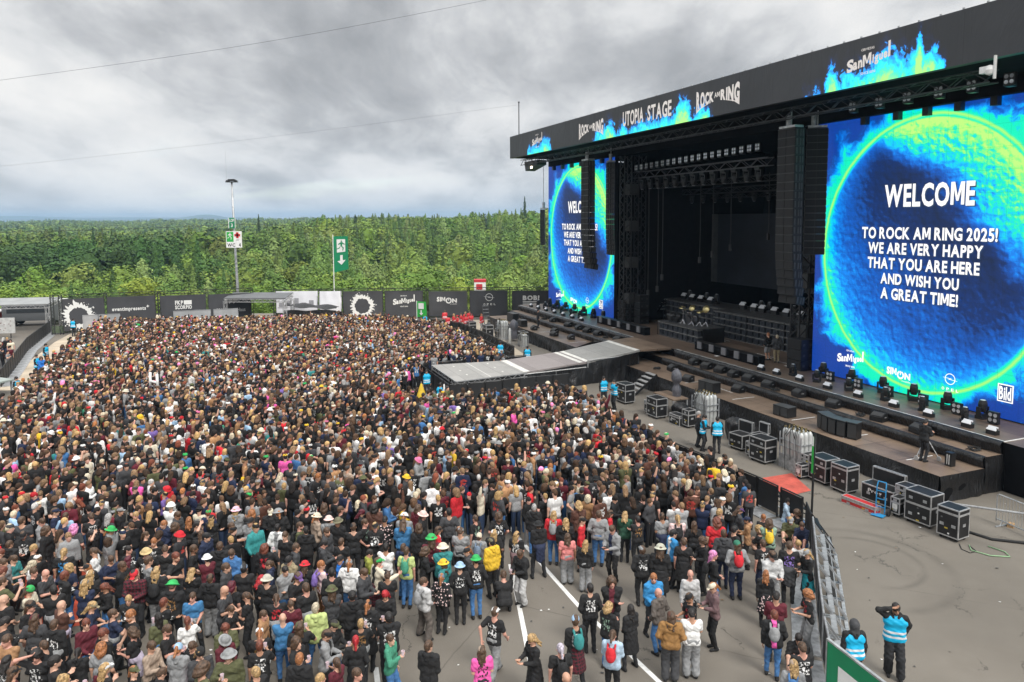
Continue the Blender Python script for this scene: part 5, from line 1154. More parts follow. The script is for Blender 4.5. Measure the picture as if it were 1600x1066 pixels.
# ------------------------------------------------------------------ flight cases in the pit
M_case = mat('black_case_laminate', (.011, .011, .012), .5, 0, .25, 4); M_label = mat('paper_label', (.7, .7, .68), .7)
def flight_case(u_, v_, w_, d_, h_, label, rz=0.0, lid=.3, z_=0.0, open_lid=False, text=None, wheels=True, col_=None, loc=None, cat='flight case'):
    s = empty('flight_case', loc or S(u_, v_, z_), RS + rz, label=label, cat=cat); g = .13 if wheels else .0
    H_ = h_ - g; zl = g + H_ * (1 - lid)
    b = MB(); b.box(-w_ / 2, w_ / 2, -d_ / 2, d_ / 2, g, zl - .004); body = b.build('body', col_ or M_case, s)
    b = MB(); b.box(-w_ / 2, w_ / 2, -d_ / 2, d_ / 2, zl + .004, h_)
    if open_lid:
        b = MB(); b.box(-w_ / 2, w_ / 2, d_ / 2 - .02, d_ / 2 + .10, zl, zl + d_ * .8)
    ld = b.build('lid', col_ or M_case, s)
    def edges(x0, x1, y0, y1, z0, z1, par):
        e = MB(); t_ = .035; q = .006
        for x_ in (x0 - q + t_ / 2, x1 + q - t_ / 2):
            for y_ in (y0 - q + t_ / 2, y1 + q - t_ / 2): e.cbox(x_, y_, (z0 + z1) / 2, t_, t_, z1 - z0 + .004)
            for z2 in (z0 - q + t_ / 2, z1 + q - t_ / 2): e.cbox(x_, (y0 + y1) / 2, z2, t_ + .003, y1 - y0 + .008, t_ + .003)
        for y_ in (y0 - q + t_ / 2, y1 + q - t_ / 2):
            for z2 in (z0 - q + t_ / 2, z1 + q - t_ / 2): e.cbox((x0 + x1) / 2, y_, z2, x1 - x0 + .006, t_ + .006, t_ + .006)
        e.build('edge_trim', M_alu, par)
    edges(-w_ / 2, w_ / 2, -d_ / 2, d_ / 2, g, zl - .004, body)
    if open_lid: edges(-w_ / 2, w_ / 2, d_ / 2 - .02, d_ / 2 + .10, zl, zl + d_ * .8, ld)
    else: edges(-w_ / 2, w_ / 2, -d_ / 2, d_ / 2, zl + .004, h_, ld)
    if wheels:
        for x_ in (-w_ / 2 + .1, w_ / 2 - .1):
            for y_ in (-d_ / 2 + .1, d_ / 2 - .1):
                b = MB(); b.lathe((x_, y_, .065), [(0, -.025), (.06, -.025), (.06, .025), (0, .025)], 10, 'x'); b.build('wheel', M_rubber, s)
    hb = [(x_ - .07, x_ + .07, -d_ / 2 - .014, -d_ / 2 - .004, z2 - .05, z2 + .05) for x_ in ((-w_ * .27, w_ * .27) if w_ > .5 else (0,)) for z2 in ((g + H_ * .22, zl + (h_ - zl) * .45) if lid > .2 and not open_lid else (g + H_ * .4,))]
    hb += [(-w_ / 2 - .014, -w_ / 2 - .004, -.08, .08, g + H_ * .4, g + H_ * .4 + .1), (w_ / 2 + .004, w_ / 2 + .014, -.08, .08, g + H_ * .4, g + H_ * .4 + .1)]
    for q_ in hb: b = MB(); b.box(*q_); b.build('handle', M_galv, s)
    r9 = np.random.default_rng(int(abs(u_ * 31 + v_ * 7)) + 3); b = MB()
    for k in range(3):
        x_, z2 = r9.uniform(-w_ * .35, w_ * .25), r9.uniform(g + .03, max(g + .04, zl - .12)); b.cur = k % 3; b.box(x_, x_ + .06 + .05 * (k % 2), -d_ / 2 - .010, -d_ / 2 - .005, z2, z2 + .05)
    b.build('sticker', [M_label, mat('yellow_sticker', (.5, .38, .05), .6), mat('grey_scuff', (.12, .12, .12), .7)], s)
    if text == 'paper': b = MB(); b.box(-.1, .1, -d_ / 2 - .012, -d_ / 2 - .006, g + H_ * .3, g + H_ * .62); b.build('paper_label', M_label, s)
    elif text: b = MB(); add_text(b, text, -w_ * .28, w_ * .15, g + H_ * .42, g + H_ * .68, -d_ / 2 - .016, .02); b.build('lettering', M_label, s, fix=False)
    return s
flight_case(-2.35, -2.35, .74, .62, 1.12, 'black wheeled flight case standing nearest the silver crowd barrier', .12, .18)
flight_case(-1.1, -2.2, .98, .72, 1.2, 'large black flight case between the blue trolley and the nearest case', .1, .42)
flight_case(-.25, -2.35, .36, .6, .72, 'slim black flight case with white paper label behind the blue trolley', .1, .3, text='paper')
flight_case(-.2, -2.0, .52, .55, .36, 'flat black case lying on top of the slim labelled case', .1, .5, .74, wheels=False)
flight_case(.75, -2.1, 1.35, .66, .82, 'long open black trunk with chalked name and raised lid', .1, .12, open_lid=True, text='Prog')
flight_case(2.35, -2.35, .78, .68, 1.14, 'black wheeled rack case beside the open trunk', .05, .14)
flight_case(3.5, -2.3, .92, .75, 1.08, 'large black flight case on the red mat by the gas bottles', .0, .35)
flight_case(4.15, -2.75, .34, .6, .62, 'slim black case with white label on the red mat', .0, .3, text='paper')
flight_case(4.2, -2.4, .42, .55, .34, 'small black case stacked on the slim labelled case by the red mat', .0, .5, .66, wheels=False)
flight_case(6.55, -2.85, .95, .72, 1.12, 'large black flight case with shiny top, left of the nearer gas bottles', .1, .36)
flight_case(7.3, -2.75, .38, .6, .7, 'slim low black case beside the shiny-topped case', .1, .3)
flight_case(7.35, -2.4, .55, .6, .40, 'black case with open hatch stacked by the shiny-topped case', .1, .3, .72, open_lid=True, wheels=False)
flight_case(8.4, -2.6, .82, .68, .86, 'black flight case with open lid near the group of guards', .15, .14, open_lid=True)
flight_case(12.4, -2.7, .5, .5, .95, 'narrow black case in front of the middle gas bottles', .1, .3)
flight_case(13.1, -2.9, .85, .5, .55, 'low black case with chalk writing in front of the middle gas bottles', .1, .2, text='Prog', wheels=False)
flight_case(14.75, -3.15, .92, .72, 1.12, 'large black flight case standing in front of the wooden table', .05, .38)
flight_case(15.6, -3.05, .35, .55, .75, 'slim black case between table leg and large case', .05, .3)
flight_case(18.2, -3.1, .9, .7, 1.18, 'tall black flight case at the foot of the stage steps', .1, .36)
flight_case(19.0, -3.1, .5, .6, .9, 'narrow black case left of the one at the stage steps', .1, .3)
flight_case(47.5, -2.9, .9, .7, 1.1, 'far black flight case in the pit at the end of the left deck', .0, .3)
flight_case(44.2, -2.4, 1.1, .7, 1.2, 'far black flight case in the left pit near the gas bottles', .0, .3)
flight_case(43.4, -1.6, .6, .6, .9, 'far narrow flight case behind the pit guards left of the runway', .0, .3)
o = flight_case(0, 0, 1.45, .34, .27, 'long low red case lying in front of the open trunk', .12, .3, wheels=False, col_=mat('red_case', (.50, .03, .03), .5, 0, .12, 3), loc=S(.85, -3.1, 0))
# stage table with steel legs
s = empty('stage_table', S(15.3, -1.9, 0), RS, label='wooden-topped platform table on steel legs below the stage, left of the gas bottles', cat='table')
b = MB(); b.box(-1.0, 1.0, -.5, .5, .93, 1.0); b.build('top', M_deck, s)
for x_ in (-.95, .95):
    for y_ in (-.45, .45): b = MB(); b.bar((x_, y_, 0), (x_, y_, .93), .06); b.build('leg', M_alu, s)
b = MB(); b.bar((-.95, -.45, .5), (.95, -.45, .5), .04); b.build('brace', M_alu, s)
o = lump('covered_lamp', 15.0, -1.7, 1.0, .33, 1.55, 9, M_cover, 'follow spot wrapped in grey plastic cover on the wooden table', 'covered lamp', .5)
o = lump('covered_lamp', 41.5, -.9, .2, .42, 1.75, 12, M_cover, 'tall grey plastic-covered lamp left of the runway', 'covered lamp', .25)
o = lump('covered_gear', 9.7, -1.9, 0, .5, 1.15, 14, M_skirt, 'black-covered gear heaped beside the group of guards', 'covered gear')
o = lump('covered_gear', 13.9, -2.2, 0, .5, .95, 15, M_skirt, 'black-covered gear heaped between table and gas bottles', 'covered gear')
# gas bottle racks
M_gas = mat('grey_gas_bottle', (.50, .51, .50), .42, .15, .10, 4)
def bottle_rack(u_, v_, label, n=(4, 3), h_=1.55, rz=0.0, r_=.115):
    s = empty('gas_bottle_rack', S(u_, v_, 0), RS + rz, label=label, cat='gas bottle rack', group='racks of gas bottles in the pit'); W_, D_ = n[0] * r_ * 2.08, n[1] * r_ * 2.08
    b = MB(); b.box(-W_ / 2 - .04, W_ / 2 + .04, -D_ / 2 - .04, D_ / 2 + .04, 0, .14); b.box(-W_ / 2 - .03, W_ / 2 + .03, -D_ / 2 - .035, -D_ / 2 - .015, .14, .62); b.build('base', M_galv, s)
    b = MB()
    for x_ in (-1, 1):
        for y_ in (-1, 1): b.bar((x_ * (W_ / 2 + .03), y_ * (D_ / 2 + .03), 0), (x_ * (W_ / 2 + .03), y_ * (D_ / 2 + .03), h_ * .98), .045)
    for z_ in (.95, 1.25):
        for y_ in (-1, 1): b.bar((-W_ / 2 - .03, y_ * (D_ / 2 + .03), z_), (W_ / 2 + .03, y_ * (D_ / 2 + .03), z_), .04)
        for x_ in (-1, 1): b.bar((x_ * (W_ / 2 + .03), -D_ / 2 - .03, z_), (x_ * (W_ / 2 + .03), D_ / 2 + .03, z_), .04)
    b.build('frame', M_galv, s)
    for i in range(n[0]):
        for j in range(n[1]):
            x_, y_ = -W_ / 2 + (i + .5) * W_ / n[0], -D_ / 2 + (j + .5) * D_ / n[1]
            b = MB(); b.lathe((x_, y_, .14), [(r_ * .9, 0), (r_, .03), (r_, h_ - .18), (r_ * .9, h_ - .09), (r_ * .55, h_ - .02), (.03, h_ + .01), (.03, h_ + .03)], 12); bt = b.build('gas_bottle', M_gas, s, smooth=True)
            b = MB(); b.cbox(x_, y_, h_ + .2, .05, .09, .08); b.build('valve', mat('brass_valve', (.35, .27, .12), .4, .7), bt)
    b = MB(); r0 = np.random.default_rng(int(u_ * 10))
    for k in range(7):
        x0, x1 = r0.uniform(-W_ / 2, W_ / 2, 2); b.tube([(x0, -D_ * .3, h_ + .22), ((x0 + x1) / 2, -D_ / 2, h_ + .38), (x1, -D_ / 2 - .06, h_ * .9), (x1 + .1, -D_ / 2 - .1, .5), (x1 + .3, -D_ / 2 - .25, .03)][:3 + k % 3], .014, 5)
    b.build('hose', M_rubber, s, smooth=True); return s
bottle_rack(5.15, -2.2, 'nearer big rack of grey gas bottles below the right deck', (5, 3), 1.62)
bottle_rack(12.3, -1.75, 'middle rack of grey gas bottles standing behind the pit guards', (5, 3), 1.6)
bottle_rack(43.0, -1.4, 'farthest rack of grey gas bottles, left of the runway', (5, 3), 1.55)
bottle_rack(38.6, -1.2, 'low rack of grey gas bottles just left of the runway', (4, 2), .95)
s = empty('gas_bottle', S(40.2, -1.8, 0), 0, label='single grey gas bottle standing alone in the left pit', cat='gas bottle'); b = MB(); b.lathe((0, 0, 0), [(.1, 0), (.12, .03), (.12, 1.2), (.06, 1.35), (.03, 1.4)], 12); b.build('body', M_gas, s, smooth=True)
# blue hand truck
s = empty('hand_truck', S(.05, -3.0, 0), RS + .35, label='bright blue two-wheeled hand truck standing before the flight cases', cat='hand truck'); M_blue = mat('bright_blue_paint', (.02, .22, .46), .4, 0, .05)
b = MB()
for x_ in (-.16, .16): b.tube([(x_, 0, .08), (x_, .05, 1.05), (x_ * .9, .12, 1.22)], .022, 6)
for z_ in (.3, .6, .9): b.bar((-.16, .02, z_), (.16, .02, z_), .03)
b.tube([(-.145, .12, 1.22), (.145, .12, 1.22)], .022, 6); b.build('frame', M_blue, s)
b = MB(); b.box(-.22, .22, -.32, 0, .03, .05); b.build('toe_plate', M_blue, s)
for x_ in (-.26, .26): b = MB(); b.lathe((x_, .1, .14), [(0, -.04), (.14, -.04), (.14, .04), (0, .04)], 14, 'x'); b.build('wheel', M_rubber, s)
# silver steel barriers at the right edge
def steel_barrier(P0, rz, L, label):
    s = empty('steel_barrier', P0, rz, label=label, cat='barrier', group='silver crowd control barriers'); b = MB()
    b.tube([(0, 0, .1), (0, 0, 1.05), (.06, 0, 1.1), (L - .06, 0, 1.1), (L, 0, 1.05), (L, 0, .1)], .021, 6); b.bar((0, 0, .18), (L, 0, .18), .035); b.build('frame', M_galv, s)
    b = MB(); n = int(L / .115)
    for k in range(1, n): b.tube([(k * L / n, 0, .18), (k * L / n, 0, 1.1)], .009, 5)
    b.build('bars', M_galv, s)
    for x_ in (.25, L - .25): b = MB(); b.bar((x_, -.32, .02), (x_, .32, .02), .05, .03); b.bar((x_, -.1, .02), (x_, 0, .18), .03); b.build('foot', M_galv, s)
steel_barrier(S(-2.1, .2, 0), RS - .10, 2.3, 'first silver steel barrier beside the stage corner'); steel_barrier(S(-4.45, -.05, 0), RS - .16, 2.3, 'second silver steel barrier running out of the picture')
s = empty('scaffold_tube', S(-.5, -1.2, 0), RS, label='long silver scaffold tube lying against the steel barrier', cat='tube'); b = MB(); b.tube([(-1.2, -.6, .35), (3.4, .5, 1.15)], .04, 8); b.build('tube', M_alu, s)
sub_stack(-3.7, 1.6, 2, 'black speaker stack behind the steel barrier at the right edge', 1.2, 0.0)
for k, (u_, v_) in enumerate(((-3.0, .9), (-3.5, .6), (-2.5, .4))):
    s = empty('timber_block', S(u_, v_, 0), RS + k, label=f'pale timber block on the ground behind the steel barrier, {N_[k]} of three', cat='timber block'); b = MB(); b.box(-.14, .14, -.1, .1, 0, .12); b.build('block', mat('raw_timber', (.38, .24, .12), .8, 0, .15, 6), s)
b = MB(); b.tube([S(-1.6, -1.1, .05), S(-2.2, -1.5, .04), S(-3.0, -1.3, .04), S(-3.6, -.6, .05), S(-4.6, -.2, .05)], .05, 7); b.build('thick_cable', M_rubber, None, smooth=True, label='thick black cable lying from the stage corner past the barrier', cat='cable')
b = MB(); b.tube([S(-3.0, -2.4, .03), S(-3.3, -2.7, .03), S(-3.8, -2.5, .03), S(-4.1, -2.0, .03), S(-3.8, -1.8, .03), S(-3.3, -1.9, .03)], .018, 6); b.build('green_hose', mat('pale_green_hose', (.24, .40, .22), .6), None, smooth=True, label='pale green hose loop on the asphalt before the barrier', cat='hose')
b = MB(); b.tube([S(-2.8, -2.6, .02), S(-3.1, -2.9, .02), S(-3.4, -2.9, .02), S(-3.4, -2.6, .02), S(-3.0, -2.4, .02)], .014, 5); b.build('black_cable', M_rubber, None, label='short loop of black cable beside the nearest flight case', cat='cable')
# camera tripod dolly and case with technician on the lower deck
s = empty('camera_dolly', S(1.75, 1.35, 1.05), RS, label='camera dolly with silver wheels before the technician on the lower deck', cat='camera dolly'); b = MB()
for a_ in (.5, 2.6, 4.7): b.tube([(0, 0, .95), (.5 * math.cos(a_), .5 * math.sin(a_), .12)], .02, 5)
b.build('leg', M_galv, s); b = MB(); b.cbox(0, 0, 1.1, .3, .4, .25); b.build('camera', M_black, s)
for a_ in (.5, 2.6, 4.7): b = MB(); b.lathe((.5 * math.cos(a_), .5 * math.sin(a_), .1), [(0, -.02), (.1, -.02), (.1, .02), (0, .02)], 10, 'y'); b.build('wheel', M_alu, s)
s = empty('equipment_bag', S(.75, 1.5, 1.05), RS, label='black bag with white stripes beside the camera dolly', cat='bag'); b = MB(); b.cbox(0, 0, .28, .28, .25, .55); b.build('bag', M_black, s); b = MB()
for x_ in (-.06, .03): b.box(x_, x_ + .03, -.132, -.126, .08, .48)
b.build('stripe', M_white, s)
for k, (u_, v_, z_) in enumerate(((3.0, 2.9, 1.5), (6.5, 2.9, 1.5), (12.2, 2.8, 1.5), (.8, 2.9, 1.5), (21.5, 1.2, 1.05), (31.5, 2.9, 1.5), (43.3, 2.9, 1.5))):
    s = empty('cable_heap', S(u_, v_, z_), k, label=f'tangled heap of black cables on the stage steps, {N_[[.8, 3.0, 6.5, 12.2, 21.5, 31.5, 43.3].index(u_)]} from the right end', cat='cable heap', group='cable heaps on the stage'); b = MB(); r0 = np.random.default_rng(k)
    for j in range(5):
        th0 = r0.uniform(0, 6); b.tube([(r0.uniform(.1, .35) * math.cos(th0 + q), r0.uniform(.08, .25) * math.sin(th0 + q), .02 + .1 * r0.random()) for q in np.linspace(0, 7, 12)], .016, 5)
    b.build('cable', M_rubber, s, smooth=True)
s = empty('stage_ladder', (-2.3, 70.6, 0), R(20), label='black ladder leaning on the far end of the stage', cat='ladder'); b = MB()
for x_ in (-.3, .3): b.bar((x_, 0, 0), (x_, 1.0, 2.6), .06)
b.build('rail', M_black, s); b = MB()
for k in range(8): b.bar((-.3, .1 + k * .12, .25 + k * .32), (.3, .1 + k * .12, .25 + k * .32), .04)
b.build('rung', M_galv, s)

# ------------------------------------------------------------------ pit barriers
def pit_barrier_proto():
    s = empty('pit_barrier'); L = 1.08
    b = MB(); b.box(-L / 2, L / 2, -.02, .0, .12, 1.12)
    b.build('mesh_panel', mat('black_perforated_panel', (.02, .02, .021), .6, .2), s)
    b = MB(); b.tube([(-L / 2, -.01, 1.17), (L / 2, -.01, 1.17)], .03, 6); b.bar((-L / 2 + .02, -.01, 0), (-L / 2 + .02, -.01, 1.17), .05); b.bar((L / 2 - .02, -.01, 0), (L / 2 - .02, -.01, 1.17), .05); b.build('frame', M_black, s)
    b = MB()
    for x_ in (-L / 2 + .06, L / 2 - .06): b.bar((x_, .02, 1.0), (x_, .72, .06), .045)
    b.bar((-L / 2 + .06, .5, .35), (L / 2 - .06, .5, .35), .03); b.bar((-L / 2 + .06, .28, .66), (L / 2 - .06, .28, .66), .14, .03); b.build('brace', M_black, s)
    b = MB(); b.box(-L / 2 + .01, L / 2 - .01, -.7, -.03, 0, .035); b.bar((-L / 2 + .06, .03, .02), (-L / 2 + .06, .76, .02), .07, .03); b.bar((L / 2 - .06, .03, .02), (L / 2 - .06, .76, .02), .07, .03); b.bar((-L / 2 + .06, .70, .02), (L / 2 - .06, .70, .02), .09, .03); b.build('foot_plate', M_galv, s)
    return s
pb = pit_barrier_proto(); pb_used = []
def barrier_line(pts, label, group, side=1, metal=False, skip=0):
    """panel faces the crowd (left of travel when side = 1)"""
    pts = [Vector((p[0], p[1], 0)) for p in pts]; k = 0
    for p, q in zip(pts, pts[1:]):
        L = (q - p).length; n = max(1, round(L / 1.1)); d = (q - p) / n; rz = math.atan2(d.y, d.x) + (0 if side > 0 else math.pi)
        for i in range(n):
            c_ = p + d * (i + .5)
            if not pb_used: pb.location = c_; pb.rotation_euler = (0, 0, rz); o = pb; pb_used.append(1)
            else: o = copy_tree(pb, c_, rz)
            tag(o, label=label, cat='barrier', group=group); k += 1
            if metal:
                for ch in o.children:
                    ch.data = silver[ch.data.name.split('.')[0]] if ch.data.name.split('.')[0] in silver else ch.data
silver = {}
for nm in ('frame', 'brace'):
    me = [c_ for c_ in pb.children if c_.name.startswith(nm)][0].data.copy(); me.materials[0] = mat('dull_barrier_steel', (.30, .31, .32), .55, .4, .2, 6); silver[nm] = me
for me_ in list(silver): pass
U = lambda u_, v_: tuple(S(u_, v_))[:2]
barrier_line([U(19.6, -6.7), U(12.5, -7.15), U(7.5, -7.15), U(2.5, -6.65), U(.05, -6.6)], 'black pit barrier section between the crowd and the flight cases', 'pit barriers before the right deck', 1)
barrier_line([(10.2, 24.85), (9.86, 23.4)], 'black pit barrier section at the corner beside the seated group', 'pit barriers at the corner', 1)
barrier_line([(9.85, 23.35), (9.18, 21.5), (8.44, 19.5), (7.73, 17.5), (7.3, 16.1), (6.7, 14.0)], 'silver-braced barrier section between near crowd and empty asphalt', 'barriers along the empty asphalt', 1, True)
barrier_line([U(32.8, -4.4), U(40, -4.2), U(47, -4.3), U(51, -6.3)], 'black pit barrier section before the far left deck', 'pit barriers before the left deck', 1)
barrier_line([U(22.0, -5.0), U(22.0, -12.9), U(28.9, -12.9), U(28.9, -5.0)], 'black barrier section around the runway end', 'barriers around the runway', -1)
barrier_line([(-45.8, 72.5), (-41, 61.5), (-37.2, 54.3), (-33.9, 48.0)], 'black braced barrier section along the far side of the left gangway', 'barriers beyond the left gangway', -1)
barrier_line([(-37.5, 68.8), (-33, 56), (-29.4, 48.2)], 'black braced barrier section between gangway and crowd', 'barriers between gangway and crowd', 1)
barrier_line([(-29.3, 47.0), (-27.4, 41.5), (-24.5, 34.0)], 'black barrier section bordering the crowd at the left edge', 'barriers at the left picture edge', 1)
sheet('rubber_mat', [(10.67, 24.56), (10.98, 24.5), (9.22, 20.0), (8.93, 20.05)], M_rubber, .010, label='long black rubber mat lying outside the silver barriers', cat='mat')
# green board at the bottom edge
s = empty('exit_board', (6.38, 14.2, 0), math.atan2(-1.34, .41), label='green board with white field seen from above at the bottom right edge', cat='board')
b = MB(); b.box(0, 2.6, -.02, .02, .9, 2.45); b.build('board', M_green, s); b = MB(); b.box(.32, 2.3, .021, .024, 1.1, 2.1); b.box(.32, 2.3, -.024, -.021, 1.1, 2.1); b.build('white_field', M_bwhite, s)
b = MB(); b.box(-.03, 2.63, -.03, .03, 2.452, 2.49); b.box(-.035, -.003, -.03, .03, 0, 2.45); b.box(2.603, 2.635, -.03, .03, 0, 2.45); b.build('frame', M_galv, s)
# low grey platform and deck by the left gangway
s = empty('left_ramp', (-36.5, 48.5, 0), R(-22), label='low grey aluminium ramp platform at the left picture edge', cat='ramp'); b = MB(); b.box(-3, 5.5, -3.4, -.5, .9, 1.0); b.build('deck', mat('pale_green_grey_deck', (.30, .34, .32), .6, 0, .12, 1), s); b = MB()
for x_ in (-2.8, 0, 2.6, 5.3): b.bar((x_, -3.3, 0), (x_, -3.3, .9), .08); b.bar((x_, -.6, 0), (x_, -.6, .9), .08)
b.build('leg', M_galv, s)
b = MB(); b.add([(-3, -3.45, 1.01), (4.5, -3.45, 1.01), (2.5, -8.5, .2), (-6, -8.5, .2)], [(0, 3, 2, 1)]); b.build('ramp_plate', mat('grey_track_plate', (.22, .22, .22), .5, .3, .2, 2), s)

s = empty('inflatable_letter', (-20.4, 41.2, 0), R(-25), label='white inflatable letter H held up above the middle of the crowd', cat='inflatable')
b = MB(); b.tube([(-.3, 0, 1.45), (-.26, 0, 2.35)], .075, 8); b.tube([(.3, 0, 1.4), (.28, 0, 2.3)], .075, 8); b.tube([(-.3, 0, 1.85), (.3, 0, 1.82)], .07, 8); b.build('letter', M_white, s, smooth=True); b = MB(); b.tube([(0, 0, 0), (0, 0, 1.8)], .02, 5); b.build('stick', M_galv, s)
s = empty('yellow_parasol', (-4.9, 38.9, 0), 0, label='folded yellow parasol sticking up from the crowd near the runway corner', cat='parasol')
b = MB(); b.lathe((0, 0, 0), [(.0, 2.25), (.07, 2.1), (.2, 1.7), (.3, 1.35), (.27, 1.33), (0, 1.6)], 9); b.build('canopy', mat('yellow_fabric', (.62, .42, .03), .7, 0, .1, 4), s); b = MB(); b.tube([(0, 0, 0), (0, 0, 2.3)], .018, 5); b.build('pole', M_galv, s)

# backline and cable looms deep in the stage
for k, (u_, v_, w_, h_) in enumerate(((37.5, 12.5, 1.1, 1.3), (38.8, 11.2, .9, 1.0), (36.2, 14.2, 1.2, 1.6), (16.6, 13.6, 1.0, 1.2), (39.6, 8.6, .8, .9))):
    flight_case(u_, v_, w_, .7, h_, f'dim flight case in the shadow beside the risers, {N_[k]} of five', .2 * k, .3, 2.0)
for k, (u_, v_, z0) in enumerate(((33.6, 9.0, 5.0), (33.2, 9.2, 6.0), (31.2, 11.5, 7.5), (30.2, 12.0, 8.0), (28.6, 12.5, 8.6), (34.4, 8.6, 4.6), (26.0, 14.0, 9.5))):
    b = MB(); b.tube([(0, 0, z0), (.05, 0, 10), (0, 0, 14.4)], .03, 5); b.cbox(0, 0, z0, .18, .18, .5)
    o = b.build('cable_loom', mat('grey_cable', (.07, .07, .07), .7), None, label=f'thin cable loom hanging with a small lamp inside the dark stage, {N_[k]} of seven', cat='cable', group='cable looms hanging in the stage'); o.location = S(u_, v_, 0); o.rotation_euler = (0, 0, RS)

# ------------------------------------------------------------------ people: bodies and clothes as smooth closed surfaces
def sdf_mesh(prims, h, cuts=(), disp=0.0, seed=0):
    """prims: ('c', a, b, ra, rb, k, ysquash) capsules, ('e', centre, radii, k, M) ellipsoids, same with upper-case = carved away"""
    lo = np.array([9., 9, 9]); hi_ = -lo
    for p in prims:
        if p[0] == 'c':
            for q, r_ in ((p[1], p[3]), (p[2], p[4])): lo = np.minimum(lo, np.array(q) - r_ - .05); hi_ = np.maximum(hi_, np.array(q) + r_ + .05)
        elif p[0] == 'e': m_ = max(p[2]); lo = np.minimum(lo, np.array(p[1]) - m_ - .05); hi_ = np.maximum(hi_, np.array(p[1]) + m_ + .05)
    lo -= h * 2; n = np.ceil((hi_ - lo) / h).astype(int) + 3
    D = np.full(n, .2, np.float32); ax = [lo[i] + h * np.arange(n[i]) for i in range(3)]
    for p in prims:
        if p[0] in 'cC': a, b_ = np.array(p[1], float), np.array(p[2], float); m_ = max(p[3], p[4]); bl, bh = np.minimum(a, b_) - m_, np.maximum(a, b_) + m_
        else: a = np.array(p[1], float); m_ = max(p[2]); bl, bh = a - m_, a + m_
        i0 = np.clip(((bl - .07 - lo) / h).astype(int), 0, n - 1); i1 = np.clip(((bh + .07 - lo) / h).astype(int) + 2, 1, n)
        X, Y, Z = np.meshgrid(*[ax[i][i0[i]:i1[i]] for i in range(3)], indexing='ij', sparse=True)
        sl = tuple(slice(i0[i], i1[i]) for i in range(3))
        if p[0] in 'cC':
            ys_ = p[6] if len(p) > 6 else 1.0; ba = b_ - a; L2 = max(ba @ ba, 1e-9)
            t_ = np.clip(((X - a[0]) * ba[0] + (Y - a[1]) * ba[1] + (Z - a[2]) * ba[2]) / L2, 0, 1)
            d = np.sqrt((X - a[0] - t_ * ba[0]) ** 2 + ((Y - a[1] - t_ * ba[1]) / ys_) ** 2 + (Z - a[2] - t_ * ba[2]) ** 2) - (p[3] + (p[4] - p[3]) * t_); k = p[5]
        else:
            x_, y_, z_ = X - a[0], Y - a[1], Z - a[2]
            if p[4] is not None: M_ = p[4]; x_, y_, z_ = (M_[0][i] * x_ + M_[1][i] * y_ + M_[2][i] * z_ for i in range(3))
            r_ = p[2]; k0 = np.sqrt((x_ / r_[0]) ** 2 + (y_ / r_[1]) ** 2 + (z_ / r_[2]) ** 2) + 1e-6
            k1 = np.sqrt((x_ / r_[0] ** 2) ** 2 + (y_ / r_[1] ** 2) ** 2 + (z_ / r_[2] ** 2) ** 2) + 1e-6; d = k0 * (k0 - 1) / k1; k = p[3]
        S_ = D[sl]
        if p[0] in 'CE': D[sl] = np.maximum(S_, -d)
        else:
            hh = np.clip(.5 + .5 * (d - S_) / k, 0, 1); D[sl] = d * (1 - hh) + S_ * hh - k * hh * (1 - hh)
    if disp:
        X, Y, Z = np.meshgrid(*ax, indexing='ij', sparse=True); s_ = seed
        D += disp * (np.sin(31 * X + 17 * Z + s_) * np.cos(19 * Z + 9 * Y + s_) + .9 * np.abs(np.sin(30 * Z + 24 * X * np.cos(s_) + 21 * Y)) - .45 + .5 * np.sin(71 * Y + 43 * Z - 38 * X))
    for c0, nv in cuts:   # keep the side the normal points to
        X, Y, Z = np.meshgrid(*ax, indexing='ij', sparse=True); D = np.maximum(D, -((X - c0[0]) * nv[0] + (Y - c0[1]) * nv[1] + (Z - c0[2]) * nv[2]))
    D[[0, -1]] = .2; D[:, [0, -1]] = .2; D[:, :, [0, -1]] = .2
    ins = D < 0; shp = D.shape; st = (shp[1] * shp[2], shp[2], 1); Df = D.ravel(); acc = {}
    cells, pos, quads = [], [], []
    for axi in range(3):
        a_ = [slice(None)] * 3; b_ = [slice(None)] * 3; a_[axi] = slice(0, -1); b_[axi] = slice(1, None)
        ch = np.nonzero(ins[tuple(a_)] != ins[tuple(b_)]); f0 = ch[0] * st[0] + ch[1] * st[1] + ch[2]; f1 = f0 + st[axi]
        t_ = Df[f0] / (Df[f0] - Df[f1]); P_ = np.stack([lo[i] + h * (ch[i] + (t_ if i == axi else 0)) for i in range(3)], 1)
        u_, v_ = st[(axi + 1) % 3], st[(axi + 2) % 3]; cs = [f0 - u_ - v_, f0 - v_, f0, f0 - u_]
        for c_ in cs: cells.append(c_); pos.append(P_)
        q = np.stack(cs, 1); q = np.where((Df[f0] < 0)[:, None], q, q[:, ::-1]); quads.append(q)
    cells = np.concatenate(cells); pos = np.concatenate(pos); uq, inv = np.unique(cells, return_inverse=True); cnt = np.bincount(inv)
    V = np.stack([np.bincount(inv, pos[:, i]) / cnt for i in range(3)], 1); F = np.searchsorted(uq, np.concatenate(quads))
    return V, F

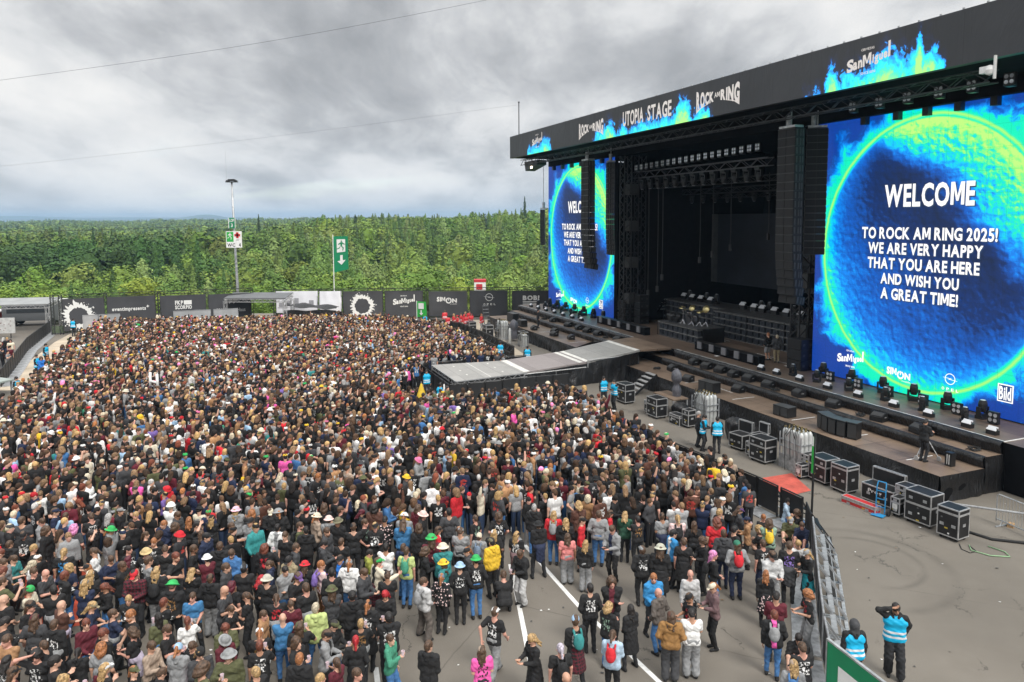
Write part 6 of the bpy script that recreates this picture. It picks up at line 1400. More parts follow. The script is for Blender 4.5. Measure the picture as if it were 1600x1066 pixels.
def v3(*a): return np.array(a, float)
def ik(s_, t_, l1, l2, hint):
    d = t_ - s_; L = np.linalg.norm(d); L = min(max(L, .12), l1 + l2 - .004); u_ = d / np.linalg.norm(d); t_ = s_ + u_ * L
    a = (l1 * l1 - l2 * l2 + L * L) / (2 * L); hgt = math.sqrt(max(l1 * l1 - a * a, 1e-6)); n_ = hint - u_ * (hint @ u_); n_ /= np.linalg.norm(n_) + 1e-9
    return s_ + u_ * a + n_ * hgt, t_
LEGS = {'A': [(.10, .02, .09), (-.10, .03, .09)], 'B': [(.13, -.13, .09), (-.09, .06, .09)], 'W': [(.20, .0, .09), (-.18, .03, .09)], 'S': [(.08, -.30, .10), (-.08, .28, .13)], 'Q': [(.15, -.60, .08), (-.12, -.55, .08)], 'C': [(.15, -.06, .09), (-.14, .0, .09)]}
# pose: legs, lean, right hand, left hand (None = hanging), head pitch, head yaw
POSES = {'r': ('A', .03, None, None, .16, .0), 'r2': ('B', .05, (-.22, -.16, .95), None, .22, .35), 'r3': ('W', .0, (-.10, -.17, .98), (.10, -.17, .97), .1, -.4), 'a': ('A', .05, (-.03, -.22, .95), (.05, -.20, .93), .1, -.3), 'h': ('B', .05, (-.10, -.12, 1.69), (.18, .06, .98), .3, .2),
         'u': ('B', .06, (-.38, -.36, 1.34), None, .1, -.2), 'f': ('A', .06, (-.07, -.30, 1.19), (.07, -.28, 1.15), .5, .0), 'd': ('B', .0, (-.16, -.30, 1.34), None, .0, -.2), 'p': ('A', .02, (-.19, -.11, .98), (.19, -.11, .98), .1, .15),
         'v': ('A', -.03, (-.30, -.14, 2.0), None, -.1, -.1), 'w': ('S', .08, (-.22, -.24, .98), (.24, .18, .98), .15, .0), 'x': ('A', .02, (.12, -.20, 1.20), (-.12, -.22, 1.18), .1, .1), 'c': ('C', .45, (-.06, -.42, 1.22), (.08, -.40, 1.2), .1, .0), 'q': ('Q', .12, (-.13, -.40, 1.13), (.13, -.42, 1.10), .3, .2)}
def skeleton(code):
    lg, lean, RH, LH, hp, hy = POSES[code]
    pel = {'Q': v3(0, 0, .12), 'C': v3(0, .14, .34)}.get(lg, v3(0, 0, .95)) - v3(0, 0, .0)
    c_, s_ = math.cos(lean), math.sin(lean)
    def U_(p): p = v3(*p) - v3(0, 0, .95); return pel + v3(p[0], p[1] * c_ - p[2] * s_, p[1] * s_ + p[2] * c_)
    J = dict(pel=pel, U=U_, up=v3(0, -s_, c_), lg=lg)
    for sd, S_ in ((-1, 'R'), (1, 'L')):
        sh = U_((sd * .178, .0, 1.425)); tgt = {'R': RH, 'L': LH}[S_]
        tgt = U_((sd * .235, -.035, .885)) if tgt is None else U_(tgt)
        hint = v3(sd * .6, .7, -.6) if tgt[2] < sh[2] + .2 else v3(sd * 1.0, -.1, -.2)
        el, wr = ik(sh, tgt, .285, .255, hint); J['sh' + S_], J['el' + S_], J['wr' + S_] = sh, el, wr
        hipj = pel + v3(sd * .088, 0, -.04); an = v3(*LEGS[lg][0 if sd > 0 else 1]); kn, an2 = ik(hipj, an, .425, .415, v3(sd * .12, -1, .25 if lg in 'QC' else 0)); J['hip' + S_], J['kn' + S_], J['an' + S_] = hipj, kn, an2
    J['neck'] = U_((0, .015, 1.47)); hc = U_((0, -.012, 1.625)); J['hc'] = hc
    M_ = np.array((Matrix.Rotation(hy, 3, 'Z') @ Matrix.Rotation(hp + lean, 3, 'X'))); J['HM'] = M_
    return J
def hp_(J, p): return J['hc'] + J['HM'] @ v3(*p)
def head_prims(J, face=True):
    M_ = J['HM']; P_ = [('e', hp_(J, (0, .012, .022)), (.076, .096, .100), .02, M_), ('e', hp_(J, (0, -.026, -.055)), (.056, .066, .072), .03, M_), ('c', J['neck'] - J['up'] * .03, hp_(J, (0, .02, -.06)), .056, .052, .03)]
    if face:
        P_ += [('c', hp_(J, (0, -.082, .012)), hp_(J, (0, -.104, -.022)), .010, .015, .015), ('c', hp_(J, (-.02, -.082, -.058)), hp_(J, (.02, -.082, -.058)), .010, .010, .012), ('e', hp_(J, (0, -.075, -.098)), (.026, .02, .018), .02, M_),
               ('e', hp_(J, (.078, .01, -.012)), (.011, .020, .030), .008, M_), ('e', hp_(J, (-.078, .01, -.012)), (.011, .020, .030), .008, M_)]
    return P_
def hand_prims(J, S_, fine=True):
    w_, e_ = J['wr' + S_], J['el' + S_]; d = w_ - e_; d = d / np.linalg.norm(d); sd = -1 if S_ == 'R' else 1
    side = v3(0, -1, 0) - d * (v3(0, -1, 0) @ d)
    if np.linalg.norm(side) < .3: side = v3(0, 0, 1) - d * d[2]
    side /= np.linalg.norm(side); nrm = np.cross(d, side) * sd; P_ = []
    p0 = w_ + d * .03
    for k in (-1, 0, 1): P_.append(('c', p0 + side * .018 * k, p0 + d * .055 + side * .024 * k, .017, .015, .012))
    if fine:
        for k, (o_, L) in enumerate(((.034, .062), (.012, .072), (-.011, .067), (-.032, .052))):
            b0 = p0 + d * .062 + side * o_; b1 = b0 + d * L * .5 + nrm * .010; b2 = b1 + d * L * .42 + nrm * .026; P_ += [('c', b0, b1, .0105, .0100, .004), ('c', b1, b2, .0098, .0085, .004)]
        t0 = p0 + side * .030 + d * .008; t1 = t0 + side * .030 + d * .030 + nrm * .010; P_ += [('c', t0, t1, .013, .0115, .008), ('c', t1, t1 + d * .030 + nrm * .012, .011, .0095, .004)]
    return P_
def body_prims(J, fine=True):
    U_ = J['U']; P_ = head_prims(J, fine)
    P_ += [('c', U_((-.095, 0, 1.33)), U_((.095, 0, 1.33)), .100, .100, .05, .82), ('c', U_((-.055, 0, 1.12)), U_((.055, 0, 1.12)), .092, .092, .08, .85), ('c', J['pel'] + v3(-.07, .01, 0), J['pel'] + v3(.07, .01, 0), .100, .100, .08, .9), ('c', U_((-.13, 0, 1.42)), U_((.13, 0, 1.42)), .052, .052, .04)]
    for S_ in 'RL':
        P_ += [('c', J['sh' + S_], J['el' + S_], .054, .041, .02), ('c', J['el' + S_], J['wr' + S_], .041, .026, .02)] + hand_prims(J, S_, fine)
        k_, a_ = J['kn' + S_], J['an' + S_]
        P_ += [('c', J['hip' + S_], k_, .085, .055, .04), ('c', k_, a_, .053, .036, .02), ('c', a_ + v3(0, .03, -.04), a_ + v3(0, -.13, -.055), .032, .03, .02)]
    return P_
def top_prims(J, kind):
    U_ = J['U']; g = {'t': .010, 'l': .014, 'h': .022}[kind]; k_ = {'t': .06, 'l': .06, 'h': .07}[kind]; hem = {'t': .86, 'l': .84, 'h': .82}[kind]
    P_ = [('c', U_((-.098, .0, 1.32)), U_((.098, 0, 1.32)), .104 + g, .104 + g, k_, .86), ('c', U_((-.075, 0, 1.10)), U_((.075, 0, 1.10)), .100 + g, .100 + g, .09, .9), ('c', U_((-.088, .01, .93)), U_((.088, .01, .93)), .104 + g, .104 + g, .08, .92), ('c', U_((-.13, 0, 1.41)), U_((.13, 0, 1.41)), .056 + g, .056 + g, .04)]
    if kind == 't':
        for S_ in 'RL': s0, e0 = J['sh' + S_], J['el' + S_]; P_.append(('c', s0, s0 + (e0 - s0) * .66, .066, .066, .03))
    else:
        for S_ in 'RL': w_, e_ = J['wr' + S_], J['el' + S_]; P_ += [('c', J['sh' + S_], e_, .060 + g * .6, .050 + g * .5, .035), ('c', e_, w_ + (e_ - w_) * .05, .050 + g * .5, .038 + g * .4, .03)]
    if kind == 'h': P_ += [('c', U_((-.075, .045, 1.485)), U_((.075, .045, 1.485)), .050, .050, .03), ('c', U_((0, .085, 1.47)), U_((0, .10, 1.40)), .062, .045, .03), ('c', U_((-.085, -.01, 1.475)), U_((-.05, -.07, 1.44)), .035, .022, .02), ('c', U_((.085, -.01, 1.475)), U_((.05, -.07, 1.44)), .035, .022, .02)]
    return P_, [(U_((0, 0, hem)), J['up'])]
def bottom_prims(J, kind):
    a, b_, c_, d = {'j': (.098, .070, .066, .052), 'x': (.105, .092, .092, .090), 's': (.105, .098, 0, 0), 'k': (.1, .07, .066, .05), 'w': (.098, .07, .066, .052)}[kind]; pel = J['pel']
    P_ = [('c', pel + v3(-.075, .012, .02), pel + v3(.075, .012, .02), .107, .107, .06, .92)]
    for S_ in 'RL':
        h_, k_, a_ = J['hip' + S_], J['kn' + S_], J['an' + S_]
        if kind == 's': P_.append(('c', h_, h_ + (k_ - h_) * .85, a, b_, .04))
        else: P_ += [('c', h_, k_, a, b_, .04), ('c', k_, a_ + (k_ - a_) * .06, c_, d, .03)]
    return P_, [(J['U']((0, 0, 1.05)), -J['up'])]
def wrap_prims(J, kind):
    pel = J['pel']
    if kind == 'k': return [('c', pel + v3(-.04, .01, .06), pel + v3(-.09, .02, -.42), .12, .15, .1), ('c', pel + v3(.04, .01, .06), pel + v3(.09, .02, -.42), .12, .15, .1), ('c', pel + v3(0, .05, -.1), pel + v3(0, .08, -.42), .10, .13, .1)], [(pel + v3(0, 0, .12), v3(0, 0, -1)), (pel + v3(0, 0, -.46), v3(0, 0, 1))]
    return [('c', pel + v3(-.09, .01, .07), pel + v3(.09, .01, .07), .125, .125, .04, .95), ('c', pel + v3(-.08, .12, .02), pel + v3(-.09, .14, -.34), .06, .045, .08), ('c', pel + v3(.08, .12, .02), pel + v3(.09, .14, -.34), .06, .045, .08), ('c', pel + v3(0, .13, .02), pel + v3(0, .15, -.38), .06, .05, .06), ('c', pel + v3(-.05, -.14, .06), pel + v3(-.06, -.13, -.14), .032, .02, .03), ('c', pel + v3(.05, -.14, .06), pel + v3(.05, -.13, -.12), .032, .02, .03)], [(pel + v3(0, 0, .13), v3(0, 0, -1))]
def shoe_prims(J):
    P_ = []
    for S_ in 'RL': a_ = J['an' + S_]; P_ += [('c', a_ + v3(0, .045, -.045), a_ + v3(0, -.135, -.058), .043, .036, .02), ('c', a_ + v3(0, .01, .0), a_ + v3(0, .0, -.04), .046, .045, .02)]
    return P_, []
I3 = None
FACE_CUT = ('E', (0, -.125, -.035), (.066, .075, .088), .02, I3)
HAIR = {'s': ([('e', (0, .018, .034), (.084, .104, .106), .02, I3), ('e', (0, .055, -.01), (.070, .062, .085), .02, I3), FACE_CUT], [((0, 0, -.085), (0, 0, 1))], .002),
        'w': ([('e', (0, .03, .035), (.112, .125, .122), .02, I3), ('e', (.07, .05, -.06), (.055, .07, .085), .04, I3), ('e', (-.07, .05, -.06), (.055, .07, .085), .04, I3), ('e', (0, .08, -.09), (.095, .06, .1), .04, I3), ('E', (0, -.14, -.045), (.070, .085, .10), .02, I3)], [], .008),
        'l': ([('e', (0, .02, .035), (.088, .106, .108), .02, I3), ('c', (0, .06, 0), (.01, .10, -.22), .076, .040, .05, .6), ('c', (.060, .045, -.02), (.088, .06, -.24), .040, .022, .03), ('c', (-.060, .045, -.02), (-.075, .065, -.20), .040, .024, .03), ('c', (.03, .08, -.05), (.045, .11, -.27), .03, .016, .02), ('c', (-.03, .08, -.05), (-.03, .115, -.29), .03, .014, .02), FACE_CUT], [], .0065),
        'p': ([('e', (0, .018, .034), (.083, .103, .104), .02, I3), ('c', (0, .11, .04), (0, .145, -.16), .035, .026, .02), ('e', (0, .05, -.02), (.065, .06, .08), .02, I3), FACE_CUT], [((0, 0, -.20), (0, 0, 1))], .002)}
HATS = {'c': ('cap', [('e', (0, .012, .045), (.088, .108, .090), .02, I3), ('e', (0, -.125, .040), (.068, .065, .012), .012, I3)], [((0, 0, .028), (0, .12, 1))]),
        'k': ('bucket_hat', [('e', (0, .012, .055), (.092, .108, .090), .02, I3), ('c', (-.03, .01, .042), (.03, .01, .042), .085, .085, .03, 1.08), ('e', (0, .012, .022), (.155, .172, .020), .03, I3)], [((0, 0, .002), (0, 0, 1))]),
        'n': ('beanie', [('e', (0, .018, .045), (.092, .110, .104), .02, I3)], [((0, 0, .012), (0, .25, 1))])}
def uv_free(V, F, mats, mi=None, name='mesh'): return np_mesh(name, V, F, mats, None, True, mi)
_cache = {}
HB, HC = .0125, .014
def lazy(key, fn):
    if key not in _cache: _cache[key] = fn()
    return _cache[key]
_J = {}
def JJ(code):
    if code not in _J: _J[code] = skeleton(code)
    return _J[code]
M_eye = mat('eye_dark', (.03, .02, .018), .5, 0, 0); M_lip = mat('lip', (.36, .14, .12), .6, 0, 0)
def skin_mat(n, c): return mat('skin_' + n, c, .55, 0, .08, 14, .1, 60)
SKINS = [skin_mat('fair', (.56, .33, .235)), skin_mat('light', (.50, .28, .19)), skin_mat('rosy', (.56, .29, .22)), skin_mat('tan', (.38, .20, .125)), skin_mat('brown', (.20, .10, .06))]
def body_mesh(code):
    def fn():
        J = JJ(code); V, F = sdf_mesh(body_prims(J), HB); C = V[F].mean(1); L = (C - J['hc']) @ J['HM']
        mi = np.zeros(len(F), int); ax_ = np.abs(L[:, 0])
        mi[(L[:, 1] < -.060) & (ax_ > .016) & (ax_ < .050) & (L[:, 2] > -.004) & (L[:, 2] < .014)] = 1
        mi[(L[:, 1] < -.060) & (ax_ > .014) & (ax_ < .054) & (L[:, 2] > .022) & (L[:, 2] < .032)] = 1
        mi[(L[:, 1] < -.074) & (ax_ < .024) & (L[:, 2] > -.066) & (L[:, 2] < -.052)] = 2
        return uv_free(V, F, [SKINS[0], M_eye, M_lip], mi, 'body')
    return lazy(('body', code), fn)
def garment(kind, code, fn_, disp=.0055):
    def fn():
        P_, cuts = fn_(); V, F = sdf_mesh(P_, HC, cuts, disp, (sum(map(ord, kind + code)) % 7) * .9); return uv_free(V, F, [M_black], None, kind)
    return lazy((kind, code), fn)
def hair_mesh(k):
    return lazy(('hair', k), lambda: uv_free(*sdf_mesh(HAIR[k][0], .011, HAIR[k][1], HAIR[k][2], 1.3), [M_black], None, 'hair'))
def hat_mesh(k):
    return lazy(('hat', k), lambda: uv_free(*sdf_mesh(HATS[k][1], .010, HATS[k][2]), [M_black], None, HATS[k][0]))
C_ = {'bk': (.012, .012, .013), 'cha': (.045, .046, .05), 'gry': (.24, .245, .25), 'ltg': (.46, .46, .46), 'wht': (.70, .70, .69), 'nvy': (.014, .022, .055), 'tan': (.34, .185, .09), 'brn': (.085, .036, .024), 'mar': (.10, .012, .022), 'olv': (.085, .09, .04), 'crm': (.60, .54, .42), 'bei': (.34, .26, .20), 'kha': (.28, .23, .14),
      'red': (.52, .02, .03), 'blu': (.05, .15, .34), 'ltb': (.30, .45, .62), 'dnm': (.04, .16, .33), 'grn': (.05, .24, .15), 'tea': (.03, .20, .20), 'yel': (.66, .42, .03), 'pnk': (.72, .10, .36), 'pkl': (.68, .50, .49), 'sal': (.60, .20, .19), 'pur': (.20, .13, .40), 'lil': (.40, .35, .44), 'gyl': (.44, .52, .20), 'och': (.27, .14, .045),
      'mau': (.15, .09, .095), 'sge': (.23, .34, .26), 'dgr': (.02, .075, .045), 'brg': (.10, .085, .075), 'ten': (.26, .12, .05), 'dk': (.018, .019, .022), 'str': (.40, .42, .38), 'tur': (.02, .32, .38), 'gyb': (.14, .19, .26), 'dnl': (.36, .47, .58), 'brb': (.03, .22, .48), 'blb': (.02, .16, .55), 'ygr': (.26, .28, .05), 'pkw': (.72, .45, .55), 'pkc': (.72, .52, .48), 'crg': (.45, .43, .36), 'olw': (.42, .42, .34), 'cam': (.14, .13, .08), 'vest': (.0, .42, .72), 'hiv': (.62, .03, .04), 'sil': (.6, .62, .64)}
PRINT = {'bkp': ('bk', 'wht', 'black printed'), 'bkb': ('bk', 'brb', 'black blue-printed'), 'bko': ('bk', 'och', 'black orange-printed'), 'bkw': ('bk', 'wht', 'black white-printed'), 'bkg': ('bk', 'sge', 'black green-printed'), 'bkv': ('bk', 'pur', 'black purple-printed'), 'bkf': ('bk', 'red', 'black red-printed'), 'bkm': ('bk', 'mar', 'black and maroon'), 'bkn': ('bk', 'pnk', 'black and pink'),
         'bbl': ('bk', 'blb', 'black and blue'), 'wgr': ('wht', 'gry', 'white and grey'), 'rdw': ('red', 'wht', 'red and white'), 'gbk': ('gry', 'bk', 'grey and black'), 'crb': ('crm', 'bk', 'cream and black'), 'rdb': ('red', 'bk', 'red and black'), 'rdo': ('sal', 'red', 'orange-red'), 'bwh': ('brb', 'wht', 'blue and white'), 'gbl': ('gry', 'nvy', 'grey and navy'), 'pnp': ('pnk', 'bk', 'pink printed'), 'pkb': ('pkl', 'bei', 'pale pink'),
         'flo': ('bk', 'pkl', 'flowery'), 'pla': ('mar', 'bk', 'plaid'), 'str': ('str', 'dgr', 'striped')}
WORD = {'bk': 'black', 'cha': 'charcoal', 'gry': 'grey', 'ltg': 'light grey', 'wht': 'white', 'nvy': 'navy', 'tan': 'tan', 'brn': 'brown', 'mar': 'maroon', 'olv': 'olive', 'crm': 'cream', 'bei': 'beige', 'kha': 'khaki', 'red': 'red', 'blu': 'blue', 'ltb': 'light blue', 'dnm': 'denim blue', 'grn': 'green', 'tea': 'teal', 'yel': 'yellow', 'pnk': 'pink', 'pkl': 'pale pink', 'sal': 'salmon', 'pur': 'purple', 'lil': 'lilac-grey', 'gyl': 'lime green',
        'och': 'ochre', 'mau': 'mauve', 'sge': 'sage green', 'dgr': 'dark green', 'brg': 'brown-grey', 'ten': 'rust', 'dk': 'dark', 'tur': 'turquoise', 'gyb': 'blue-grey', 'dnl': 'pale denim', 'brb': 'bright blue', 'blb': 'royal blue', 'ygr': 'yellow-green', 'pkw': 'pink-white', 'pkc': 'pink-cream', 'crg': 'cream-grey', 'olw': 'pale olive', 'cam': 'camouflage', 'str': 'straw'}
HAIRC = {'br': (.075, .042, .024), 'lb': (.17, .105, .058), 'db': (.035, .02, .012), 'bk': (.014, .011, .010), 'bl': (.36, .23, .10), 'gi': (.28, .11, .04), 'rb': (.14, .04, .022), 'rd': (.34, .012, .018), 'mar': (.09, .01, .02), 'pnk': (.72, .22, .42), 'gry': (.32, .31, .30), 'lil': (.36, .32, .5), 'blg': (.42, .36, .26), 'gyp': (.42, .38, .44)}
HWORD = {'br': 'brown', 'bk': 'black', 'bl': 'blond', 'gi': 'ginger', 'rb': 'reddish brown', 'rd': 'bright red', 'mar': 'dark red', 'pnk': 'pink', 'gry': 'grey', 'lil': 'lilac', 'blg': 'ash blond', 'gyp': 'pale lilac'}
HATC = {'grn': (.03, .36, .09), 'pnk': (.62, .16, .30), 'str': (.50, .38, .19), 'blu': (.04, .16, .5), 'dgr': (.03, .16, .10), 'pur': (.14, .07, .22)}
def cloth(code, hat=False):
    key = ('cloth', code, hat)
    if key in _cache: return _cache[key]
    base, pr = (PRINT[code][0], PRINT[code][1]) if code in PRINT else (code, None); c = HATC.get(code, C_[base]) if hat else C_[base]
    if not pr or hat: m = mat('cloth_' + code + ('_hat' if hat else ''), c, .85, 0, .18, 9, .9, 10); _cache[key] = m; return m
    m = bpy.data.materials.new('cloth_' + code); m.use_nodes = True; t = NT(m.node_tree); b = t.n['Principled BSDF']; P_ = t.new('ShaderNodeTexCoord').outputs['Object']; x, y, z = t.xyz(P_); pc = C_[pr]
    if code == 'flo': mask = t.m('LESS_THAN', t.new('ShaderNodeTexVoronoi', i_Vector=P_, i_Scale=13.0).outputs[0], .32)
    elif code == 'pla': mask = t.m('GREATER_THAN', t.m('ADD', t.m('SINE', t.m('MULTIPLY', z, 85.0)), t.m('SINE', t.m('MULTIPLY', t.m('ADD', x, y), 85.0))), .2)
    elif code == 'str': mask = t.m('GREATER_THAN', t.m('SINE', t.m('MULTIPLY', z, 110.0)), .2)
    elif code in ('bkm', 'bbl', 'wgr', 'crb', 'rdw', 'bwh', 'gbk', 'rdb', 'bkn', 'gbl'): mask = t.m('LESS_THAN', t.m('ABSOLUTE', t.m('ADD', x, t.m('MULTIPLY', t.m('SUBTRACT', t.noise(P_, 4, 2, .5), .5), .15))), .055)
    else:
        box = t.m('MULTIPLY', t.m('MULTIPLY', t.m('LESS_THAN', t.m('ABSOLUTE', x), .115), t.m('GREATER_THAN', t.m('ABSOLUTE', y), .045)), t.m('MULTIPLY', t.m('GREATER_THAN', z, 1.08), t.m('LESS_THAN', z, 1.37)))
        off = t.new('ShaderNodeObjectInfo').outputs['Random']; q = t.new('ShaderNodeVectorMath', operation='ADD', i_0=t.mapping(P_, sc=(1.4, .2, 1)), i_1=t.vec(t.m('MULTIPLY', off, 9.0), 0.0, t.m('MULTIPLY', off, 5.0))).outputs[0]
        mask = t.m('MULTIPLY', box, t.m('GREATER_THAN', t.noise(q, 17, 3, .6), .53))
    t.set(b, 'Base Color', t.mix(mask, c, pc)); b.inputs['Roughness'].default_value = .85
    t.set(b, 'Normal', t.new('ShaderNodeBump', i_Strength=.9, i_Distance=.02, i_Height=t.noise(P_, 10, 6, .65)).outputs[0]); _cache[key] = m; return m
def hairm(code):
    key = ('hairm', code)
    if key not in _cache: _cache[key] = mat('hair_' + code, HAIRC[code], .5, 0, .45, 26, .9, 38)
    return _cache[key]
def dress(parent, name, me, m, M4=None):
    o = bpy.data.objects.new(name, me); col.objects.link(o); o.parent = parent
    o.material_slots[0].link = 'OBJECT'; o.material_slots[0].material = m
    if M4 is not None: o.matrix_local = M4
    return o
def head_m4(J): 
    M_ = Matrix.Identity(4)
    for i in range(3):
        for j in range(3): M_[i][j] = J['HM'][i][j]
        M_[i][3] = J['hc'][i]
    return M_
HEAD = {'U': 180, 'D': 0, 'R': 90, 'L': -90, 'UR': 135, 'DR': 45, 'DL': -45, 'UL': -135}
def person(x, y, z, rz, pose, hs, hc, tt, tc_, bt, bc, skin, sc=(1, 1, 1), beard=False, shoe='bk', **kw):
    J = JJ(pose); o = bpy.data.objects.new('person', body_mesh(pose)); col.objects.link(o); o.location = (x, y, z); o.rotation_euler = (0, 0, rz); o.scale = sc
    o.material_slots[0].link = 'OBJECT'; o.material_slots[0].material = SKINS[skin]
    hm = head_m4(J)
    dress(o, {'t': 't_shirt', 'l': 'long_sleeved_top', 'h': 'hooded_jacket'}[tt], garment('top' + tt, pose, lambda: top_prims(J, tt)), cloth(tc_))
    under = bt if bt in 'jxs' else 'j'
    dress(o, 'shorts' if bt == 's' else 'trousers', garment('bottom' + under, pose if JJ(pose)['lg'] in 'QCS' else JJ(pose)['lg'], lambda: bottom_prims(J, under)), cloth(bc if bt in 'jxs' else 'dk'))
    if bt in 'kw': dress(o, 'skirt' if bt == 'k' else 'tied_jacket', garment('wrap' + bt, pose if JJ(pose)['lg'] in 'QC' else JJ(pose)['lg'], lambda: wrap_prims(J, bt), .006), cloth(bc))
    dress(o, 'shoes', garment('shoes', pose if JJ(pose)['lg'] in 'QCS' else JJ(pose)['lg'], lambda: shoe_prims(J), 0), cloth(shoe))
    hk, hcol = hs, hc
    if hs in HATS: dress(o, HATS[hs][0], hat_mesh(hs), cloth(hc, True), hm); hk, hcol = kw.pop('under', ('s', 'br'))
    else: kw.pop('under', None)
    if hs == 'o': dress(o, 'hood', lazy(('hood',), lambda: uv_free(*sdf_mesh([('e', (0, .02, .02), (.105, .125, .135), .02, I3), ('c', (0, .03, -.05), (0, .03, -.16), .09, .10, .04), ('E', (0, -.13, -.02), (.066, .075, .085), .02, I3)], .012, [], .003), [M_black], None, 'hood')), cloth(hc), hm)
    elif hk in HAIR: dress(o, 'hair', hair_mesh(hk), hairm(hcol), hm)
    if beard: dress(o, 'beard', lazy(('beard',), lambda: uv_free(*sdf_mesh([('e', (0, -.045, -.082), (.060, .058, .045), .02, I3), ('E', (0, -.10, -.045), (.045, .05, .03), .02, I3)], .010, [], .003), [M_black], None, 'beard')), hairm(hcol if hcol in HAIRC else 'br'), hm)
    return tag(o, cat='person', **kw)
def held_at(o, pose, S_='R'):
    J = JJ(pose); w_, e_ = J['wr' + S_], J['el' + S_]; d = (w_ - e_) / np.linalg.norm(w_ - e_); p = w_ + d * .10
    return Matrix.Translation(o.location) @ Matrix.Rotation(o.rotation_euler.z, 4, 'Z') @ Matrix.Diagonal((*o.scale, 1)) @ Vector(p)

